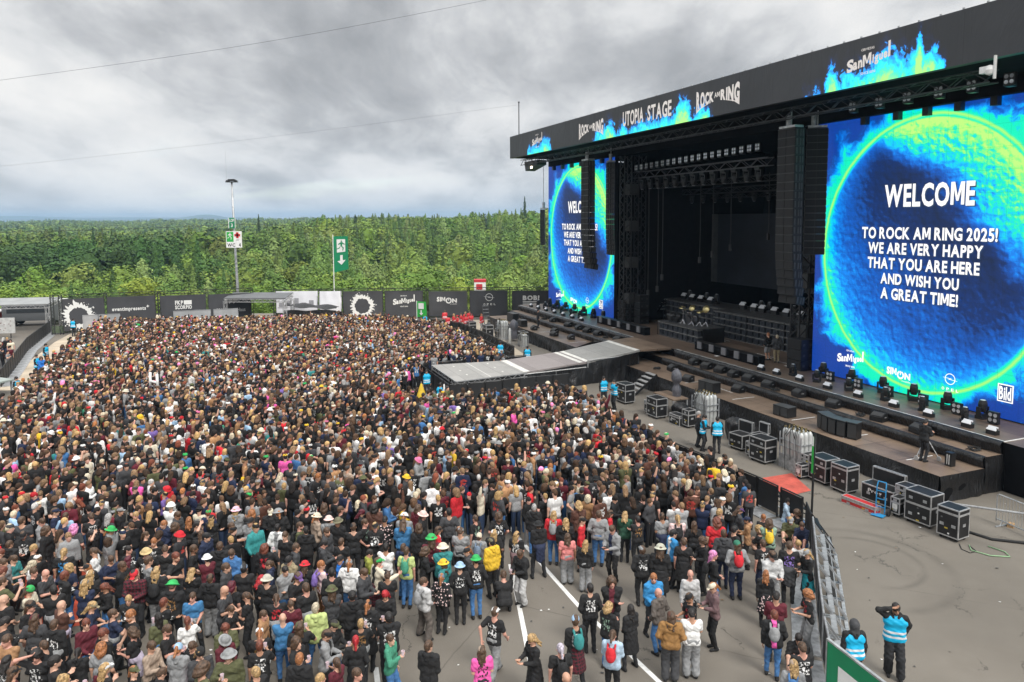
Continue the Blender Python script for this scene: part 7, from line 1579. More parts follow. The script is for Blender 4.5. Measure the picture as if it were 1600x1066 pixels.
PEOPLE = """
-11.31 15.68 s br t tan x dk D a -
-12.56 17.35 b - t bk j dk U r -
-10.29 15.12 w bk t bkp j dk D h -
-10.42 15.60 s br t bk j dk L u -
-11.35 16.63 c mar t cha j dk U p -
-10.99 17.08 b - l brn w lil UR r -
-11.75 17.09 c bk t bk j dk R r -
-12.44 18.07 n grn t crm s dk R f -
-12.66 18.19 b - t bk j dk R r -
-12.45 18.75 b - t cha j dk R f -
-12.79 20.16 p bl t bkb j cha U r -
-9.64 15.46 p bk h bk j dk U f -
-10.42 17.33 c kha t nvy j blu R f -
-9.09 15.38 w gi t gry k mar U r -
-9.28 15.96 s rb t bk j dk DL f -
-9.04 16.69 s gi t bk j dk DL r -
-8.71 16.10 w br t bk w lil L f -
-8.04 15.51 s br l bei j dk R f -
-7.94 15.95 s br t bk j dk R f -
-7.34 15.37 n ltb h gry j dk U f -
-6.84 15.23 n bk l cha w pnk DR f -
-7.23 15.72 l br t bk j dk D f -
-9.65 17.68 p bl h bkp j dk D r -
-10.57 18.34 l rb l bk j blu DL f -
-10.98 18.06 c gry t nvy j dk U r -
-11.11 18.54 c crm t bk j dk U r -
-9.95 18.63 c red l pla j dk D f -
-9.49 18.72 c bk h bk j gry U r bk
-8.69 17.94 k grn h bko j dk U r -
-8.67 19.02 l bl t bk j dk U f -
-7.98 18.61 c bk h bk x gry U p -
-7.32 17.79 b - t cha s dk R r -
-6.95 17.30 p br t bk x bk R f bk
-6.67 17.65 p br t bk j dk L f -
-7.30 18.21 w mar t bk j dk U r -
-9.41 19.67 s rb t bk j dk R u -
-10.77 19.74 l mar l bk k bk U r -
-11.29 19.86 s br t nvy j dk DR f -
-11.87 20.15 p br t wht w nvy L f -
-10.35 20.07 k str t bkp j dk D r -
-10.04 20.36 s br t bk j dk U r -
-10.54 20.85 s gi t bkp j dk D r -
-11.19 21.62 p br t bk j dk R r -
-9.19 20.35 s br t bk j dk R r -
-9.07 20.96 c bk h nvy j blu R p -
-8.47 20.46 s br h bk j dk U r -
-7.88 19.88 s br h blu j blu D f -
-7.70 19.01 s br h cha j dk R r -
-7.30 19.01 c gyb t bk j dk U r -
-13.39 21.65 w pnk t cha j dk U r -
-12.29 21.64 k grn h gry j dk R r -
-12.55 21.75 n grn l mar j dk R r -
-13.30 22.47 s br t bkp j dk UL r -
-14.35 22.77 s br t ltb j dk U r nvy
-14.07 21.39 w br h bk j dk R r -
-12.64 21.22 s bk t bk j dk R h -
-14.70 21.27 c bk h bkp j dk D r bk
-14.85 22.28 s br h gry j dk R r -
-15.22 22.14 s br t cha j dk U r -
-14.73 22.92 c nvy t nvy j dk R r -
-15.97 23.55 c nvy h nvy j dk R r -
-15.70 23.42 c blu h blu j dk UR r -
-15.82 23.94 k blu t pur j dk U r -
-16.32 24.69 c wht h olv j dk R r -
-15.45 24.59 w pnk t bk j dk U r -
-14.75 23.69 c bk l bk j dk D r -
-14.12 23.60 k olv t cha j dk D r -
-14.45 25.01 c kha h nvy k tea U r -
-13.43 23.67 l br t mar j dk D f -
-12.65 22.90 c gry h bk j dk R r -
-12.61 23.50 k olv t cha j dk U r -
-12.11 22.89 s bl t bk j dk D r -
-12.20 23.66 s br t bk j dk U r -
-11.87 23.50 c tan t bk j dk D r -
-13.44 25.00 s br t bk j dk U r -
-13.64 24.32 s bl t bk j dk D r -
-10.90 22.30 s gi h nvy j dk D r -
-10.39 21.95 w br t bk j dk R r -
-10.77 22.66 s br h cha j dk R r -
-10.21 22.29 l gi t bk j dk U r -
-9.79 21.94 s bk t cha j dk R h -
-9.85 23.17 k olv t str j dk U r -
-9.55 22.54 n bk l bk j dk U r -
-10.47 23.25 b - t bk j dk D r -
-10.37 23.79 s gi h ltb j dk R r -
-9.24 23.50 k pkw t bk j dk U r -
-8.93 22.97 k pkw h gry j dk U r -
-8.76 22.00 s br t bk j dk R u -
-8.39 22.85 w gi t bk j dk U r -
-8.10 21.97 c bk h gry j dk D r -
-9.39 21.34 l br t bk j dk U r -
-11.42 25.01 k crm t bk j dk U r -
-10.95 25.11 s bl t bk j dk U r -
-9.94 24.92 s br h cha j dk U r -
-13.94 19.37 s br l gry j dk R r -
-13.99 19.72 p br t tea j dk R f -
-13.23 19.38 l blg h wht j dk UR r -
-12.94 19.04 s br t bk j dk R r -
-14.78 20.90 s br h bk j dk U r -
-15.55 24.34 c gry h olv j dk U r -
-17.28 24.87 c olv t bk j dk U r -
-6.02 16.87 s br h tan k bk R r -
-5.48 16.68 b - l dnm j blu U r -
-5.46 17.29 s br t mar j dk D r -
-4.56 14.85 s gi h bk j dk U r -
-4.74 16.86 s blg h gyl j blu U r -
-4.28 15.90 c bk h gbk j bk R f -
-4.24 16.36 c olv h bk j blu R f -
-3.56 15.76 p rd l bk k bk U r -
-3.99 17.45 c bk h bk j bk U r -
-3.55 17.10 c bk h bkp k bk U r -
-2.92 16.44 s bk h bkw j dk U r -
-3.23 17.82 l rd l bk k bk D f -
-2.77 15.74 s br h grn j blu R d -
-1.86 15.31 s br h bk j dk U r -
-0.69 15.30 c bei t pnp j dk U r -
-0.47 16.74 c wht t bkw x gry UR w -
-0.26 19.79 s br l bkp j bk U c -
-2.29 18.47 s br h ltg x brg UR r gry
-1.97 18.65 c gyb h flo j bk U r -
-1.44 19.16 k ltb l bkp j bk U r -
-1.03 19.42 k grn l bkp j blu U p -
-0.61 20.55 c cam h yel j bk UL r -
-1.92 19.46 k yel h tea j dk L r -
-1.99 20.07 k crm h tea j dk U r -
-2.38 20.66 k grn l mar j dk U r -
-2.30 21.46 c bk h rdw j dk R r -
-2.53 20.11 w br h bk j dk R f -
-3.04 20.03 s br t gyl j blu U r grn
-3.22 20.41 s br h nvy j blu U r -
-3.34 18.74 c bk t bk j dk U r -
-3.74 19.34 c grn h crb k pla UR u -
-3.99 18.65 s br h cha j dk R f -
-4.50 19.35 c gry h wht j blu U p -
-4.80 18.68 s bk l bk x brn U r -
-5.26 19.30 s gi t pkl x ten UR r pur
-5.71 19.41 k red t bk j dk U r -
-5.65 18.47 c pur t bk j dk DR f -
-6.19 19.64 c bk h kha x olv D f -
-4.81 19.73 c bk h bbl j dk D p -
-6.40 18.35 k crg t bk j dk U r -
-6.75 18.80 l rd t bk j dk U r -
-6.75 19.64 p br h nvy j dk L r -
-6.22 20.26 s br h cha j dk R r -
-6.75 21.06 s br t bk j dk D r -
-7.20 21.69 s bk h wgr j dk U r -
-5.56 20.65 s bk h cha j dk R f -
-5.03 20.79 s br t bk j dk U r -
-6.25 21.41 s bk h bk j dk U r -
-5.58 21.27 s br h cha j dk R r -
-6.20 22.46 k crm h bei j dk UR r -
-6.62 22.00 s br t olv j dk R r bk
-5.49 22.03 k cam h bk j dk D r -
-5.74 22.24 k pkc h gry j dk U r -
-7.48 22.66 k gry h bk j dk U r -
-7.87 23.14 c crm h bk j dk D r -
-7.48 24.24 c pur t gry j dk U r -
-5.57 23.14 s br t bk j dk UR v -
-4.84 21.53 c bk t bk j dk U r -
-4.62 22.09 s br t bkg j dk R r -
-4.04 22.36 s bk l flo j dk U r -
-4.18 21.59 c bk h bkp j dk D r -
-4.05 20.16 s bk h ygr j dk R f -
-3.67 20.27 s bk t wht j dk U r -
-3.45 22.47 k wht h gry j dk U r -
-2.86 22.42 k pkc h bk j dk R r -
-3.41 22.01 c bk h dnm j dk U r -
-2.87 21.60 w br h bk j dk U r -
-4.39 23.53 s bl t bk j dk U r -
-4.10 23.62 s br h bk j dk U r -
-4.95 23.93 s br t cha j dk U r -
-2.03 22.60 s bk t cha j dk U r -
-1.60 21.44 c gry t gry j dk U r -
-1.01 21.10 n crm h gry j dk U r gyb
-0.59 21.35 c wht t bk j dk U r -
-1.18 22.47 s br t bkg j dk UL r -
-1.49 24.14 l br h rdo j dk U r -
-2.02 24.21 s br t bk j dk R r -
-2.67 24.48 c bk t bkp j dk U r -
-3.02 23.99 c pur t bk j dk U r -
-0.41 23.17 s bk h bk j dk DR r -
-0.46 22.39 w br t bkp j dk U r -
-1.28 20.25 c bk h cha j dk L r -
-3.09 23.11 w br h mar j dk U r -
-0.96 23.44 s br h bk j dk R r -
-1.56 23.34 s br h bkp j dk R r -
-4.49 22.95 w bk h brn j dk U r -
-4.93 23.08 l mar h bk j dk R r -
-6.13 23.12 w br t bk j dk U r -
-6.64 23.43 c nvy t ltb j dk R r -
-7.57 23.84 s br h wht j dk U r -
-5.71 24.73 n tan t rdb j dk U r -
0.46 15.86 l bl l bk k bk DL f -
1.04 15.50 p gyp t bk j dk U r bk
1.44 16.31 c ltb l bkp k pla U r tea
1.08 14.30 b - t bk j dk U r -
2.24 15.92 p br h dnl j bk U f red
2.85 17.11 l bk h bk k bk UL r -
2.29 17.11 w bl h bkg j blu UR r -
1.94 17.82 s bk l bkw j dk U r -
2.53 18.17 w br h bkm j dk D x -
3.69 18.61 s gi h brb j dk D r -
3.66 17.72 b - h brg j blu UL p -
4.65 18.58 b - l ltg j dk D r -
4.40 17.44 c bk t bkf j dk L f -
3.73 16.64 c brn h och x cha U p -
4.26 16.78 s bk t wht x gry U r -
5.11 17.91 c crm h mau j bk L f -
5.61 19.87 l pnk l bk j blu R r bkw
6.44 20.40 n dgr l gry j nvy U p red
6.23 21.04 s br h cha j nvy U p -
4.95 20.68 s br t bk k bk U r -
4.13 19.96 k olw l bk k bk U r -
4.74 21.10 c bk h bwh j dk R r -
3.67 20.08 c gry h bkp j bk U p -
4.75 22.48 c bk t gry w nvy U r -
3.88 22.44 s bk l bko j dk U r -
5.20 22.26 p bl t pkb k bk U r bk
2.75 22.54 s br l gry j blu U p -
3.02 21.44 s br h gbl j bk DL f -
2.12 20.84 l bl l bk x gry U r -
1.63 21.35 l br t sal x gry U r -
0.78 21.73 k bk h bk w nvy U r -
0.23 20.11 s br h bk x ltg DL f bk
0.10 21.30 c bk t bkw w mau U r -
0.68 23.16 s gry h bk j blu U r -
1.29 22.59 l bl h red j blu U r gry
1.68 22.23 l bl h bk j dk U r -
2.07 22.15 c bk l red j dk R r -
2.47 22.55 s br l bk j dk R r -
1.62 23.68 l bl t bk j dk U r -
2.14 23.10 w bl h brn j dk U r -
0.14 24.57 s br t bkw j blu U r -
0.50 23.50 o mar h mar j dk U r -
1.01 24.44 c bk h bk j dk U r cha
1.35 24.47 c bk t bk j dk U r -
2.44 24.28 s br h wht j dk U r -
2.68 23.40 s bl h tan j dk U r -
3.02 24.08 c gyb h cha j dk R r -
3.19 24.08 c gry h blb j dk U r -
3.38 23.44 c bk h red j dk R r -
3.05 22.79 c bk h red j dk R r -
3.60 22.71 l bl h dgr j dk U r -
3.91 23.74 w bk h bk j dk U r -
4.37 23.90 s br t bkw j dk U r -
4.86 23.96 k brn h olv j dk U r -
4.95 23.57 c wht h bk j dk R r -
5.50 24.38 s br h bk j dk U r -
6.08 24.61 c wht h nvy j dk U r nvy
5.55 23.47 p br h bk j dk U r -
6.19 23.56 l bl t bkw w pnk U r -
6.93 24.70 c pkw h sge j dk U r -
7.43 24.31 w bl t bk j dk U r -
6.54 22.64 s bl t bk j dk R r -
6.24 21.83 w rb t red j dk U r -
5.55 20.68 w br l bk j dk L r -
6.67 21.53 c bk t bk j dk R r -
7.33 22.23 c nvy h tan j dk L r -
5.53 22.09 l br t bk j dk U r -
0.47 24.39 p br l bei j dk U r -
5.78 24.67 c bk h gry j dk U r -
1.94 23.18 c bk l flo j dk R r -
4.78 24.59 s br h bk j dk U r -
8.31 24.32 w gi t bkg j dk R r -
8.93 24.53 c gry h bk j bk U p -
8.39 24.05 w br t flo j dk L r -
9.87 25.78 s bk h dnl j blu DR q -
9.93 24.69 w br t bk j blu L q -
9.44 24.15 c gry h olv j dk DL q -
9.64 23.69 s br h nvy j blu DL q -
7.86 21.86 w br t sge j dk U r yel
8.11 23.17 w bl t bk w pnk UL q -
8.57 24.47 s gi t bk j dk D q -
7.86 23.36 k brn t bkw j dk U r -
7.24 20.53 s br t bkw j nvy U r -
7.14 19.57 c bk h ltg x gry D f -
6.76 18.92 l gi l bk k flo U r -
7.87 20.18 s br t bkv w cha U r -
8.94 22.27 s bl t wht j gry D q -
8.31 19.97 c gry l bk k tur L f -
7.44 17.71 w gi t bkf x gry L f -
6.49 17.40 c bk l mar j dk U f -
6.20 16.71 s rb h bkn j blu U r gry
6.96 17.07 s bk h bkw j dk DL q -
6.33 15.30 s br t bkw j dk U r -
5.90 14.73 c bei t gry j dk U r blu
7.20 22.79 c pur h cha j dk R r -
"""
HCW = {'c': 'cap', 'k': 'bucket hat', 'n': 'beanie'}
TW = {'t': 'T-shirt', 'l': 'long-sleeved top', 'h': 'hooded jacket'}
def cw(code, hat=False): 
    if hat and code == 'str': return 'straw'
    return PRINT[code][2] if code in PRINT else WORD.get(code, code)
def hairword(hs, hc):
    if hs in HCW: return cw(hc, True) + ' ' + HCW[hs]
    if hs == 'b': return 'bald head'
    if hs == 'o': return cw(hc) + ' hood up'
    return {'s': 'short', 'w': 'curly', 'l': 'long', 'p': 'tied'}[hs] + ' ' + HWORD[hc] + ' hair'
rows = []
for ln in PEOPLE.strip().splitlines():
    f = ln.split(); rows.append((float(f[0]), float(f[1]), *f[2:]))
# thin out doubles that would stand inside each other
keep = []
for r_ in rows:
    if all((r_[0] - q[0]) ** 2 + (r_[1] - q[1]) ** 2 > .30 ** 2 for q in keep): keep.append(r_)
rows = sorted(keep, key=lambda q: q[1] - 50 * (q[9] == 'q'))[:-60]
# more people filling the near left
r7 = np.random.default_rng(19); tries = 0; added = 0
while added < 80 and tries < 12000:
    tries += 1; y_ = r7.uniform(13.6, 20.5); x_ = r7.uniform(-.73 * y_, -3.2 - .55 * max(0, y_ - 16)); rt = added >= 62
    if rt: y_ = r7.uniform(18.6, 22.8); x_ = r7.uniform(4.4, 1.4 + .36 * y_)
    if y_ > 18.5 and not rt and r7.random() < .4: continue
    if x_ > -6.5 and not rt and y_ < 17 and r7.random() < .75: continue
    if min((x_ - q[0]) ** 2 + (y_ - q[1]) ** 2 for q in rows) < (.52 if rt else .60) ** 2: continue
    hs = 'sslcwpsk'[int(r7.integers(8))]; hc = str(r7.choice(['bk', 'cha', 'gry', 'wht', 'olv'] if hs in 'ck' else ['br', 'bk', 'bl', 'br', 'rb'])); tt = 'tthl'[int(r7.integers(4))]
    tc_ = str(r7.choice(['bk', 'bkp', 'cha', 'bkp', 'bk', 'bkw', 'nvy', 'gry', 'mar', 'olv', 'bkf', 'wht', 'bko', 'dnm'])); bt, bc = (('j', 'dk'), ('j', 'blu'), ('x', 'dk'), ('j', 'dk'), ('s', 'dk'), ('w', 'gry'))[int(r7.integers(6))]
    rows.append((x_, y_, hs, hc, tt, tc_, bt, bc, ('UR', 'U', 'R', 'D', 'UR', 'DR', 'UL')[int(r7.integers(7))], ('r', 'r', 'f', 'd', 'x')[int(r7.integers(5))], '-')); added += 1
for it in range(14):
    for i in range(len(rows)):
        for j in range(i):
            a, b_ = rows[i], rows[j]; dx, dy = a[0] - b_[0], a[1] - b_[1]; d_ = math.hypot(dx, dy)
            if d_ < .50:
                s_ = (.50 - d_) / 2 / max(d_, .01); rows[i] = (a[0] + dx * s_, a[1] + dy * s_) + a[2:]; rows[j] = (b_[0] - dx * s_, b_[1] - dy * s_) + b_[2:]
from collections import Counter
cap_top = Counter((r_[4], r_[5]) for r_ in rows); cap_hat = Counter((r_[2], r_[3]) for r_ in rows)
pose_word = {'q': 'sitting', 'c': 'crouching', 'v': 'with one arm raised'}
def base_label(r_):
    hs, hc, tt, tc_, bt, bc, d_, po, bag = r_[2:11]; w_ = f'person with {hairword(hs, hc)} in {cw(tc_)} {TW[tt]}'
    if bt == 'k': w_ += f', {cw(bc)} skirt'
    elif bt == 'w': w_ += f', {cw(bc)} jacket round waist'
    elif bt == 's': w_ += ', shorts'
    elif bc not in ('dk', 'bk'): w_ += f', {cw(bc)} ' + ('jeans' if bc == 'blu' else 'trousers')
    if po in pose_word: w_ += ', ' + pose_word[po]
    return w_
labels = [base_label(r_) for r_ in rows]; cnt = Counter(labels)
def short(r_):
    if r_[2] in HCW and cap_hat[(r_[2], r_[3])] == 1: return cw(r_[3], True) + ' ' + HCW[r_[2]]
    if cap_top[(r_[4], r_[5])] == 1: return cw(r_[5]) + ' ' + TW[r_[4]]
    if r_[2] not in HCW and cap_hat[(r_[2], r_[3])] == 1: return hairword(r_[2], r_[3])
    return None
land = [(i, short(r_)) for i, r_ in enumerate(rows) if short(r_)]
used_l = set(l for l in labels if cnt[l] == 1); final = []
for i, r_ in enumerate(rows):
    l = labels[i]
    if cnt[l] > 1:
        core = f'person with {hairword(r_[2], r_[3])}, {cw(r_[5])} {TW[r_[4]]}'
        for j, sh_ in sorted(land, key=lambda q: (rows[q[0]][0] - r_[0]) ** 2 + (rows[q[0]][1] - r_[1]) ** 2)[:14]:
            if j == i: continue
            dx, dy = r_[0] - rows[j][0], r_[1] - rows[j][1]
            rel = ('right of' if dx > 0 else 'left of') if abs(dx) > abs(dy) else ('behind' if dy > 0 else 'in front of')
            l2 = f'{core}, {rel} the {sh_}'
            if l2 not in used_l and len(l2.split()) <= 16: l = l2; break
    used_l.add(l); final.append(l)
def backpack(o, pose, code, lb):
    J = JJ(pose); me = lazy(('bag', pose), lambda: uv_free(*sdf_mesh([('e', J['U']((0, .185, 1.24)), (.125, .075, .185), .03, None), ('e', J['U']((0, .235, 1.16)), (.09, .045, .09), .03, None), ('c', J['U']((.085, .10, 1.44)), J['U']((.09, -.13, 1.36)), .022, .018, .02), ('c', J['U']((-.085, .10, 1.44)), J['U']((-.09, -.13, 1.36)), .022, .018, .02), ('c', J['U']((.085, .16, 1.38)), J['U']((.085, .08, 1.47)), .022, .022, .02), ('c', J['U']((-.085, .16, 1.38)), J['U']((-.085, .08, 1.47)), .022, .022, .02)], .012, [], .002), [M_black], None, 'backpack'))
    q = dress(None, 'backpack', me, cloth(code)); q.location = o.location; q.rotation_euler = o.rotation_euler; q.scale = o.scale
    return tag(q, label=lb, cat='backpack')
r1 = np.random.default_rng(42)
cup_me = None
for i, r_ in enumerate(rows):
    x_, y_, hs, hc, tt, tc_, bt, bc, d_, po, bag = r_
    if po == 'r': po = ('r', 'r2', 'r3', 'r', 'p', 'f', 'x')[int(r1.integers(7))]
    sz = r1.uniform(.94, 1.06) * (.94 if hs in 'lp' else 1.0); wd = sz * r1.uniform(.95, 1.14)
    if bc == 'ltg' and hs == 'l' and hc == 'bl': sz *= .9
    rz = R(HEAD[d_]) + r1.uniform(-.35, .35)
    under = [('s', 'br'), ('s', 'bk'), ('l', 'br'), ('s', 'br'), ('l', 'bl'), ('p', 'gi')][int(r1.integers(6))]
    zf = 0.0
    o = person(x_, y_, zf, rz, po, hs, hc, tt, tc_, bt, bc, int(r1.choice([0, 0, 1, 1, 2, 2, 3, 3, 4], p=[.13, .13, .16, .16, .13, .13, .06, .06, .04])), (wd, wd, sz), beard=(hs in 'sbc' and tt != 'l' and r1.random() < .35), under=under, label=final[i], group='people in the near crowd')
    if bag != '-':
        backpack(o, po, {'bkw': 'bk'}.get(bag, bag), f'{cw({"bkw": "bk"}.get(bag, bag))} backpack worn by the {" ".join(final[i].replace(",", "").split()[:10])}')
    if po in ('f', 'd') and (po == 'd' or i % 2):
        p_ = held_at(o, po, 'R')
        if po == 'd' or i % 4 == 1:
            b = MB(); b.lathe((0, 0, -.05), [(0, 0), (.032, 0), (.042, .13), (.036, .13), (.034, .06), (0, .06)], 10); q = b.build('drink_cup', mat('cup_plastic', (.62, .50, .55), .4, 0, .05), None, label=f'plastic cup held by the {" ".join(final[i].replace(",", "").split()[:11])}', cat='cup')
        else:
            b = MB(); b.box(-.038, .038, -.005, .005, -.075, .075); q = b.build('mobile_phone', M_black, None, label=f'phone held by the {" ".join(final[i].replace(",", "").split()[:12])}', cat='phone')
            q.rotation_euler = (-.9, 0, rz)
        q.location = p_

# staff in vests, medics, technicians
def vest_mat(name, c):
    m = bpy.data.materials.new(name); m.use_nodes = True; t = NT(m.node_tree); b = t.n['Principled BSDF']; z = t.xyz(t.new('ShaderNodeTexCoord').outputs['Object'])[2]
    s1 = t.m('LESS_THAN', t.m('ABSOLUTE', t.m('SUBTRACT', z, .99)), .026); s2 = t.m('LESS_THAN', t.m('ABSOLUTE', t.m('SUBTRACT', z, 1.10)), .026)
    s_ = t.m('MAXIMUM', s1, s2); t.set(b, 'Base Color', t.mix(s_, c, (.66, .68, .70))); b.inputs['Roughness'].default_value = .6
    t.set(b, 'Normal', t.new('ShaderNodeBump', i_Strength=.4, i_Distance=.02, i_Height=t.noise(t.new('ShaderNodeTexCoord').outputs['Object'], 12, 4, .6)).outputs[0]); return m
M_vest = vest_mat('cyan_safety_vest', (.0, .40, .68)); M_hiv = vest_mat('red_rescue_jacket', (.62, .035, .045))
def staff(x_, y_, z_, d_, po, hs, hc, top, label, vest=M_vest, bt='j', bc='dk', skin=1, group=None, tc_='bk', sc=1.0, beard=False):
    o = person(x_, y_, z_, R(d_), po, hs, hc, top, tc_, bt, bc, skin, (sc * 1.06, sc * 1.06, sc), beard=beard, label=label, group=group, under=('s', 'bk'))
    if vest:
        def vp():
            J = JJ(po); P_, cuts = top_prims(J, 't'); P_ = [list(q) for q in P_[:4]]
            for q in P_[:3]: q[3] += .030; q[4] += .030
            P_[3][3] += .012; P_[3][4] += .012
            return [tuple(q) for q in P_], cuts
        dress(o, 'safety_vest', garment('vest', po, vp), vest)
    return o
staff(7.85, 16.15, 0, 178, 'r', 'o', 'cha', 'h', 'guard in cyan vest and charcoal hood seen from behind beside the green board', tc_='bk', sc=1.0)
staff(9.1, 16.75, 0, -20, 'h', 's', 'bk', 'h', 'bearded guard in cyan vest with one hand on the head, alone on the asphalt', bt='x', skin=3, beard=True, sc=1.06)
GUARDS = [(5.35, 42.5, 20, 'r', 'guard in cyan vest, left of the pair by the stage steps'), (5.85, 41.6, -60, 'x', 'guard in cyan vest, right of the pair by the stage steps'), (-5.3, 44.7, 20, 'r', 'guard in cyan vest at the corner of the runway end'), (-4.1, 41.0, 150, 'r2', 'guard in cyan vest bending below the runway end'), (8.9, 34.6, 90, 'r', 'guard with grey hair in dark top, left of the three by the cases'),
          (9.55, 33.6, 175, 'r', 'guard in cyan vest seen from behind, right of the three by the cases'), (9.0, 34.0, 60, 'f', 'guard in cyan vest in the middle of the three by the cases'), (1.1, 53.0, 180, 'r', 'guard in cyan vest in the far pit beside the runway'), (-.9, 55.0, 180, 'r3', 'guard in cyan vest standing in the far pit near the gas bottles'), (-2.6, 58.2, 100, 'r2', 'guard in cyan vest crouching over cases in the far pit'),
          (-35.3, 55.0, 90, 'r2', 'guard in cyan vest leaning on the barrier of the left gangway'), (-29.6, 43.2, 90, 'r', 'guard in cyan vest nearest the left picture edge'), (-41.7, 69.3, 180, 'r', 'guard in cyan vest by the far end of the left gangway'), (-33.0, 50.4, 90, 'r3', 'guard in cyan vest beside the one in bright blue jacket'), (-8.5, 71.3, 180, 'r', 'guard in teal vest by the fence near the small exit flag'), (24.2, 74.2, 0, 'r', 'guard in cyan vest behind the far stage end')]
for x_, y_, d_, po, lb in GUARDS: staff(x_, y_, 0, d_, po, 's', 'gry' if 'grey' in lb else 'bk', 'l', lb, None if 'dark top' in lb else M_vest, group='guards in vests', sc=1.0)
staff(-32.2, 49.6, 0, 60, 'a', 'w', 'br', 'h', 'person in bright blue jacket leaning on the left gangway barrier', None, tc_='blb')
for k, (x_, y_) in enumerate([(-6.84, 74.2), (-6.18, 70.3), (-5.70, 71.4), (-5.25, 70.3), (-5.0, 71.9), (-4.66, 72.8), (-4.3, 73.7), (-4.03, 71.6), (-4.5, 70.8), (-3.0, 71.2)]):
    staff(x_, y_, 0, 200 + 25 * k, ('r', 'r3', 'p', 'x')[k % 4], 'sslcsslssp'[k], ('br', 'bk', 'bl', 'red', 'br', 'bl', 'br', 'bk', 'br', 'gi')[k], 'l', f'medic in red and white rescue jacket before the fence, {N_[k]} from the left', M_hiv, tc_='hiv' if 0 else 'red', bc='gry', group='medics in red before the fence')
p_ = S(1.55, 1.0, 1.05); staff(p_.x, p_.y, 1.05, 110, 'f', 's', 'bk', 'h', 'technician in black jacket bent over the camera dolly on the lower deck', None)
p_ = S(41.3, 1.4, 1.05); staff(p_.x, p_.y, 1.05, 100, 'r', 's', 'bk', 'l', 'technician in black on the far left lower deck', None)
p_ = S(17.2, 6.6, 2.0); staff(p_.x, p_.y, 2.0, 200, 'p', 's', 'gi', 'l', 'stagehand in black top and grey shorts on the stage', None, bt='s', bc='gry')
p_ = S(16.3, 6.5, 2.0); staff(p_.x, p_.y, 2.0, 170, 'p', 's', 'blg', 'h', 'stagehand in grey jacket and olive trousers on the stage', None, bc='kha', tc_='cha')
p_ = S(38.9, 9.5, 2.0); staff(p_.x, p_.y, 2.0, 60, 'r', 's', 'br', 't', 'stagehand in red shirt beside the left end of the risers', None, tc_='red')

# ------------------------------------------------------------------ the mass of the crowd
CROWD = [(-40.4, 69.6), (-33, 70.8), (-24.4, 71.6), (-17, 72.8), (-10.5, 71.2), (-6.2, 66.2), (-3.9, 60.2), (-1.8, 54.6), (-.6, 50.6), (-4.9, 50.4), (-6.6, 45.6), (-6.9, 40.6), (-3.0, 39.6), (3.4, 41.2), (4.7, 38.2), (5.4, 34.6), (6.7, 31.2), (8.2, 28.3), (9.0, 26.6), (9.8, 25.0), (9.4, 23.6), (9.0, 22.6), (-1.5, 24.3), (-8.0, 20.6), (-9.6, 18.9), (-13, 19.6), (-15.4, 19.4), (-19.5, 24), (-25, 33), (-28.1, 40.5), (-30.6, 47.0), (-34.5, 56), (-39, 68.5)]
def inside(poly, X, Y):
    X, Y = np.asarray(X), np.asarray(Y); r_ = np.zeros(X.shape, bool); n = len(poly); j = n - 1
    for i in range(n):
        (xi, yi), (xj, yj) = poly[i], poly[j]; c_ = ((yi > Y) != (yj > Y)) & (X < (xj - xi) * (Y - yi) / (yj - yi + 1e-12) + xi); r_ ^= c_; j = i
    return r_
r2 = np.random.default_rng(77); sp = .555
gx, gy = np.meshgrid(np.arange(-52, 14, sp), np.arange(17, 76, sp * .87)); gx = gx + (np.arange(gx.shape[0])[:, None] % 2) * sp / 2
gx = gx + r2.uniform(-.19, .19, gx.shape); gy = gy + r2.uniform(-.17, .17, gy.shape); X_, Y_ = gx.ravel(), gy.ravel()
fx, fy = np.meshgrid(np.arange(-46, 12, .49), np.arange(40, 76, .43)); fx = fx + (np.arange(fx.shape[0])[:, None] % 2) * .245 + r2.uniform(-.15, .15, fx.shape); fy = fy + r2.uniform(-.13, .13, fy.shape)
X_ = np.concatenate([X_[Y_ < 40], fx.ravel()]); Y_ = np.concatenate([Y_[Y_ < 40], fy.ravel()])
ok = inside(CROWD, X_, Y_)
near = np.array([(r_[0], r_[1]) for r_ in rows]); dmin = np.min(np.hypot(X_[:, None] - near[None, :, 0], Y_[:, None] - near[None, :, 1]), axis=1)
gapn = np.sin(X_ * .9 + 2) * np.cos(Y_ * .8 + 1) + np.sin(X_ * .33) * np.cos(Y_ * .41)
drop = r2.random(len(X_)) < np.where(Y_ < 30, .10 + .25 * (gapn > 1.0), .04 + .12 * (gapn > 1.2))
ok &= (dmin > np.where(Y_ < 23, .46, .42)) & ~drop
for q in rows:
    if q[9] == 'q': ok &= np.hypot(X_ - q[0] + .2, Y_ - q[1] + .3) > .95
ok &= ~((Y_ < 23.5) & (X_ > -5) & (dmin > 1.3))
X_, Y_ = X_[ok], Y_[ok]
left = inside([(-52, 60), (-40.6, 59), (-37.2, 54.3), (-35.6, 51.6), (-42, 52)], gx.ravel(), gy.ravel()) & (r2.random(gx.size) < .35); X_ = np.append(X_, gx.ravel()[left]); Y_ = np.append(Y_, gy.ravel()[left])
n = len(X_)
CB = [('br', .21), ('lb', .15), ('db', .20), ('bk', .19), ('bl', .10), ('gi', .012), ('rb', .035), ('rd', .01), ('gry', .03), ('blg', .06), ('pnk', .005)]
TOPC = [('bk', .56), ('cha', .09), ('gry', .085), ('wht', .085), ('nvy', .06), ('mar', .03), ('red', .016), ('olv', .03), ('tan', .018), ('brn', .02), ('blu', .02), ('ltb', .010), ('tea', .006), ('pnk', .010), ('pur', .005), ('yel', .004), ('grn', .006), ('crm', .012), ('bei', .014)]
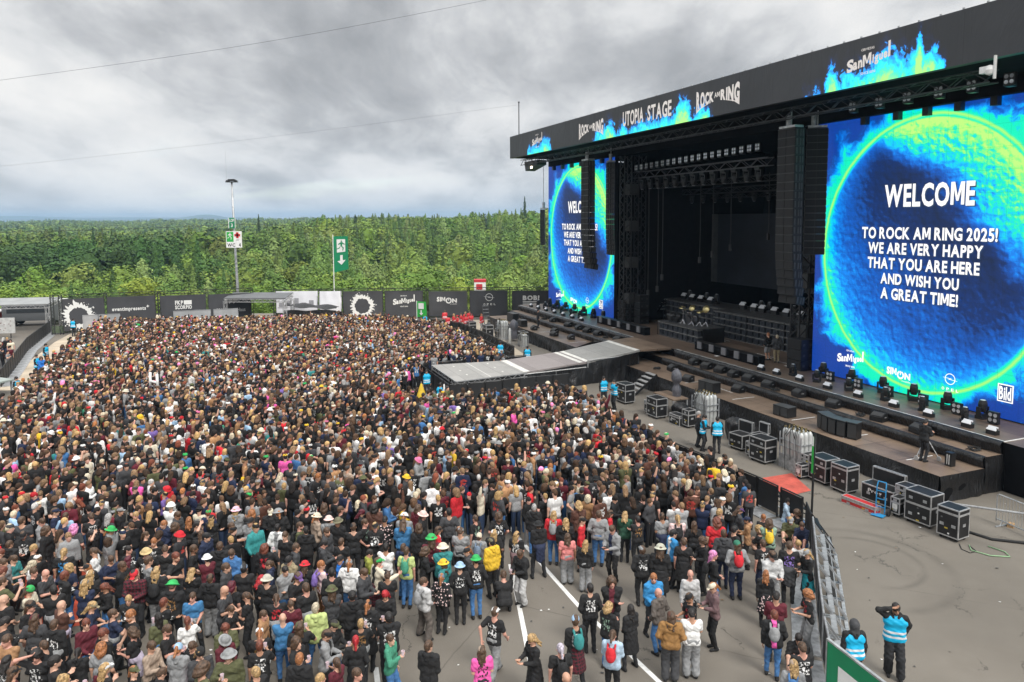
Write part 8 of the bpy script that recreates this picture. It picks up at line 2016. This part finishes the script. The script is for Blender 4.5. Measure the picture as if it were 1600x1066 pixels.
HATP = [('bk', .36), ('cha', .15), ('wht', .10), ('crm', .08), ('nvy', .08), ('red', .04), ('pnk', .025), ('yel', .03), ('grn', .015), ('olv', .06), ('gry', .06)]
def pick(tab, k):
    w_ = np.array([q[1] for q in tab]); return r2.choice(len(tab), k, p=w_ / w_.sum())
hcol = 1.15 * np.array([HAIRC[q[0]] for q in CB])[pick(CB, n)] * r2.uniform(.75, 1.35, (n, 1)); tcol = np.array([C_[q[0]] for q in TOPC])[pick(TOPC, n)] * r2.uniform(.8, 1.25, (n, 1))
hatcol = np.array([HATC.get(q[0], C_[q[0]]) if q[0] in ('grn', 'pnk') else C_[q[0]] for q in HATP])[pick(HATP, n)]
scol = np.array([(.64, .38, .28), (.60, .34, .24), (.68, .38, .30), (.42, .23, .15)])[r2.choice(4, n, p=[.34, .34, .25, .07])] * r2.uniform(.9, 1.1, (n, 1))
legc = np.array([(.018, .019, .022), (.03, .05, .10), (.05, .15, .34), (.2, .2, .2)])[r2.choice(4, n, p=[.62, .18, .12, .08])]
hk = r2.choice(5, n, p=[.46, .22, .12, .16, .04])   # short, long, curly, cap, bucket hat
HK = ['s', 'l', 'w', 'c', 'k']
posec = ['r', 'r2', 'x', 'f', 'p', 'd', 'v']; pidx = r2.choice(7, n, p=[.28, .20, .14, .15, .10, .10, .03]); tt_ = r2.choice(2, n, p=[.5, .5]); TT = ['t', 'h']
hasp = (r2.random(n) < .38); pcol = np.array([(.55, .55, .54), (.4, .05, .04), (.3, .3, .3), (.5, .4, .2)])[r2.choice(4, n, p=[.6, .12, .2, .08])]
face = np.arctan2(-(10 - X_), -(0 * X_)) * 0
ang = np.arctan2(52 - Y_, 12 - X_) + np.pi / 2 + r2.normal(0, 1.05, n)
szv = np.clip(r2.normal(.985, .05, n), .84, 1.12); lod = (Y_ > 41).astype(int)
def lod_piece(key, prims, h, cuts=(), zmin=None):
    def fn():
        V, F = sdf_mesh(prims, h, cuts); return V, F
    return lazy(('lod', key, h), fn)
VV, FF, CC, off = [], [], [], 0
def stamp(V, F, idx, colr, head=None, rough=0.0, prints=None):
    """copy one piece to every person in idx"""
    global off
    if len(idx) == 0: return
    if head is not None: V = V @ head[0].T + head[1]
    c, s_ = np.cos(ang[idx]), np.sin(ang[idx]); z_ = szv[idx]
    P_ = np.empty((len(idx), len(V), 3), np.float32); wz = z_ * 1.03
    P_[:, :, 0] = (V[None, :, 0] * c[:, None] - V[None, :, 1] * s_[:, None]) * wz[:, None] + X_[idx][:, None]
    P_[:, :, 1] = (V[None, :, 0] * s_[:, None] + V[None, :, 1] * c[:, None]) * wz[:, None] + Y_[idx][:, None]
    P_[:, :, 2] = V[None, :, 2] * z_[:, None]
    VV.append(P_.reshape(-1, 3)); FF.append((F[None] + (off + np.arange(len(idx)) * len(V))[:, None, None]).reshape(-1, 4)); off += len(idx) * len(V)
    cc = np.repeat(colr[idx], len(F), axis=0)
    if rough: cc = cc * (1 + r2.normal(0, rough, (len(cc), 1))).clip(.4, 1.8)
    if prints is not None:
        C0 = V[F].mean(1); zone = (np.abs(C0[:, 0]) < .12) & (C0[:, 1] > .03) & (C0[:, 2] > 1.1) & (C0[:, 2] < 1.38); zone2 = (np.abs(C0[:, 0]) < .07) & (C0[:, 1] < -.03) & (C0[:, 2] > 1.14) & (C0[:, 2] < 1.32)
        pr = (np.repeat(prints[idx], len(F)) & np.tile(zone | zone2, len(idx)) & (r2.random(len(cc)) < .55)); cc[pr] = np.repeat(pcol[idx], len(F), axis=0)[pr]
    CC.append(cc)
tv, tf = tube_np([(.10, .02, 0), (.10, -.02, .5), (.09, 0, .95)], [.06, .075, .105], 6); legsV = np.concatenate([tv, tv * [-1, 1, 1]]); legsF = np.concatenate([tf, tf[:, ::-1] + len(tv)])
for L_, (hs_, ht_) in enumerate(((.030, .048), (.042, .068))):
    for pi, pc_ in enumerate(posec):
        J = JJ(pc_); skin = head_prims(J, L_ == 0)
        for S_ in 'RL': skin += [('c', J['el' + S_] * .45 + J['sh' + S_] * .55, J['el' + S_], .050, .046, .02), ('c', J['el' + S_], J['wr' + S_], .044, .034, .02)] + hand_prims(J, S_, False)[1:2]
        sel = (lod == L_) & (pidx == pi)
        for ti in (0, 1):
            idx = np.nonzero(sel & (tt_ == ti))[0]; P_, cuts = top_prims(J, TT[ti]); V, F = lod_piece(('top', pc_, ti), P_, ht_, [(J['U']((0, 0, .80)), J['up'])]); stamp(V, F, idx, tcol, None, .10, hasp)
            sk = skin if ti == 0 else head_prims(J, L_ == 0) + hand_prims(J, 'R', False)[1:2] + hand_prims(J, 'L', False)[1:2]
            V, F = lod_piece(('skin', pc_, ti), sk, hs_); stamp(V, F, idx, scol)
        for hi_k, k_ in enumerate(HK):
            idx = np.nonzero(sel & (hk == hi_k))[0]; hd = (J['HM'], J['hc'])
            if k_ in HATS: V, F = lod_piece(('hat', k_), HATS[k_][1], hs_ * .8, HATS[k_][2]); stamp(V, F, idx, hatcol, hd); V, F = lod_piece(('hair', 's'), HAIR['s'][0], hs_, HAIR['s'][1]); stamp(V, F, idx, hcol, hd, .22)
            else: V, F = lod_piece(('hair', k_), HAIR[k_][0], hs_, HAIR[k_][1]); stamp(V, F, idx, hcol, hd, .22)
stamp(legsV, legsF, np.arange(n), legc)
M_crowd = attr_mat('crowd_cloth_skin_hair', .8)
link('crowd', np_mesh('crowd', np.concatenate(VV), np.concatenate(FF), M_crowd, np.concatenate(CC)), kind='stuff', label='dense crowd of thousands of festival visitors packed before the stage')
print('CROWD', n, sum(len(f) for f in FF), 'rows', len(rows), 'dup labels', [k for k, v in Counter(final).items() if v > 1][:8], 'long', [l for l in final if len(l.split()) > 16][:5])

# litter on the open asphalt
b = MB(); r0 = np.random.default_rng(5)
for k in range(150):
    x_, y_ = r0.uniform(-12, 11), r0.uniform(13.5, 24.5)
    if k % 3 == 0: x_, y_ = r0.uniform(9, 22), r0.uniform(15, 30)
    a_ = r0.uniform(0, 6.28); s_ = r0.uniform(.015, .045); b.cur = int(r0.integers(3))
    b.add([(x_ + s_ * math.cos(a_ + q) * (1 + .4 * (j % 2)), y_ + s_ * math.sin(a_ + q), .012 + .02 * r0.random()) for j, q in enumerate((0, 1.4, 3.0, 4.5))], [(0, 1, 2, 3)])
b.build('litter', [M_white, mat('brown_litter', (.18, .12, .07), .8), mat('dark_litter', (.05, .05, .05), .8)], None, fix=False, kind='stuff', label='scattered paper scraps and crushed litter on the asphalt')
add_haze()
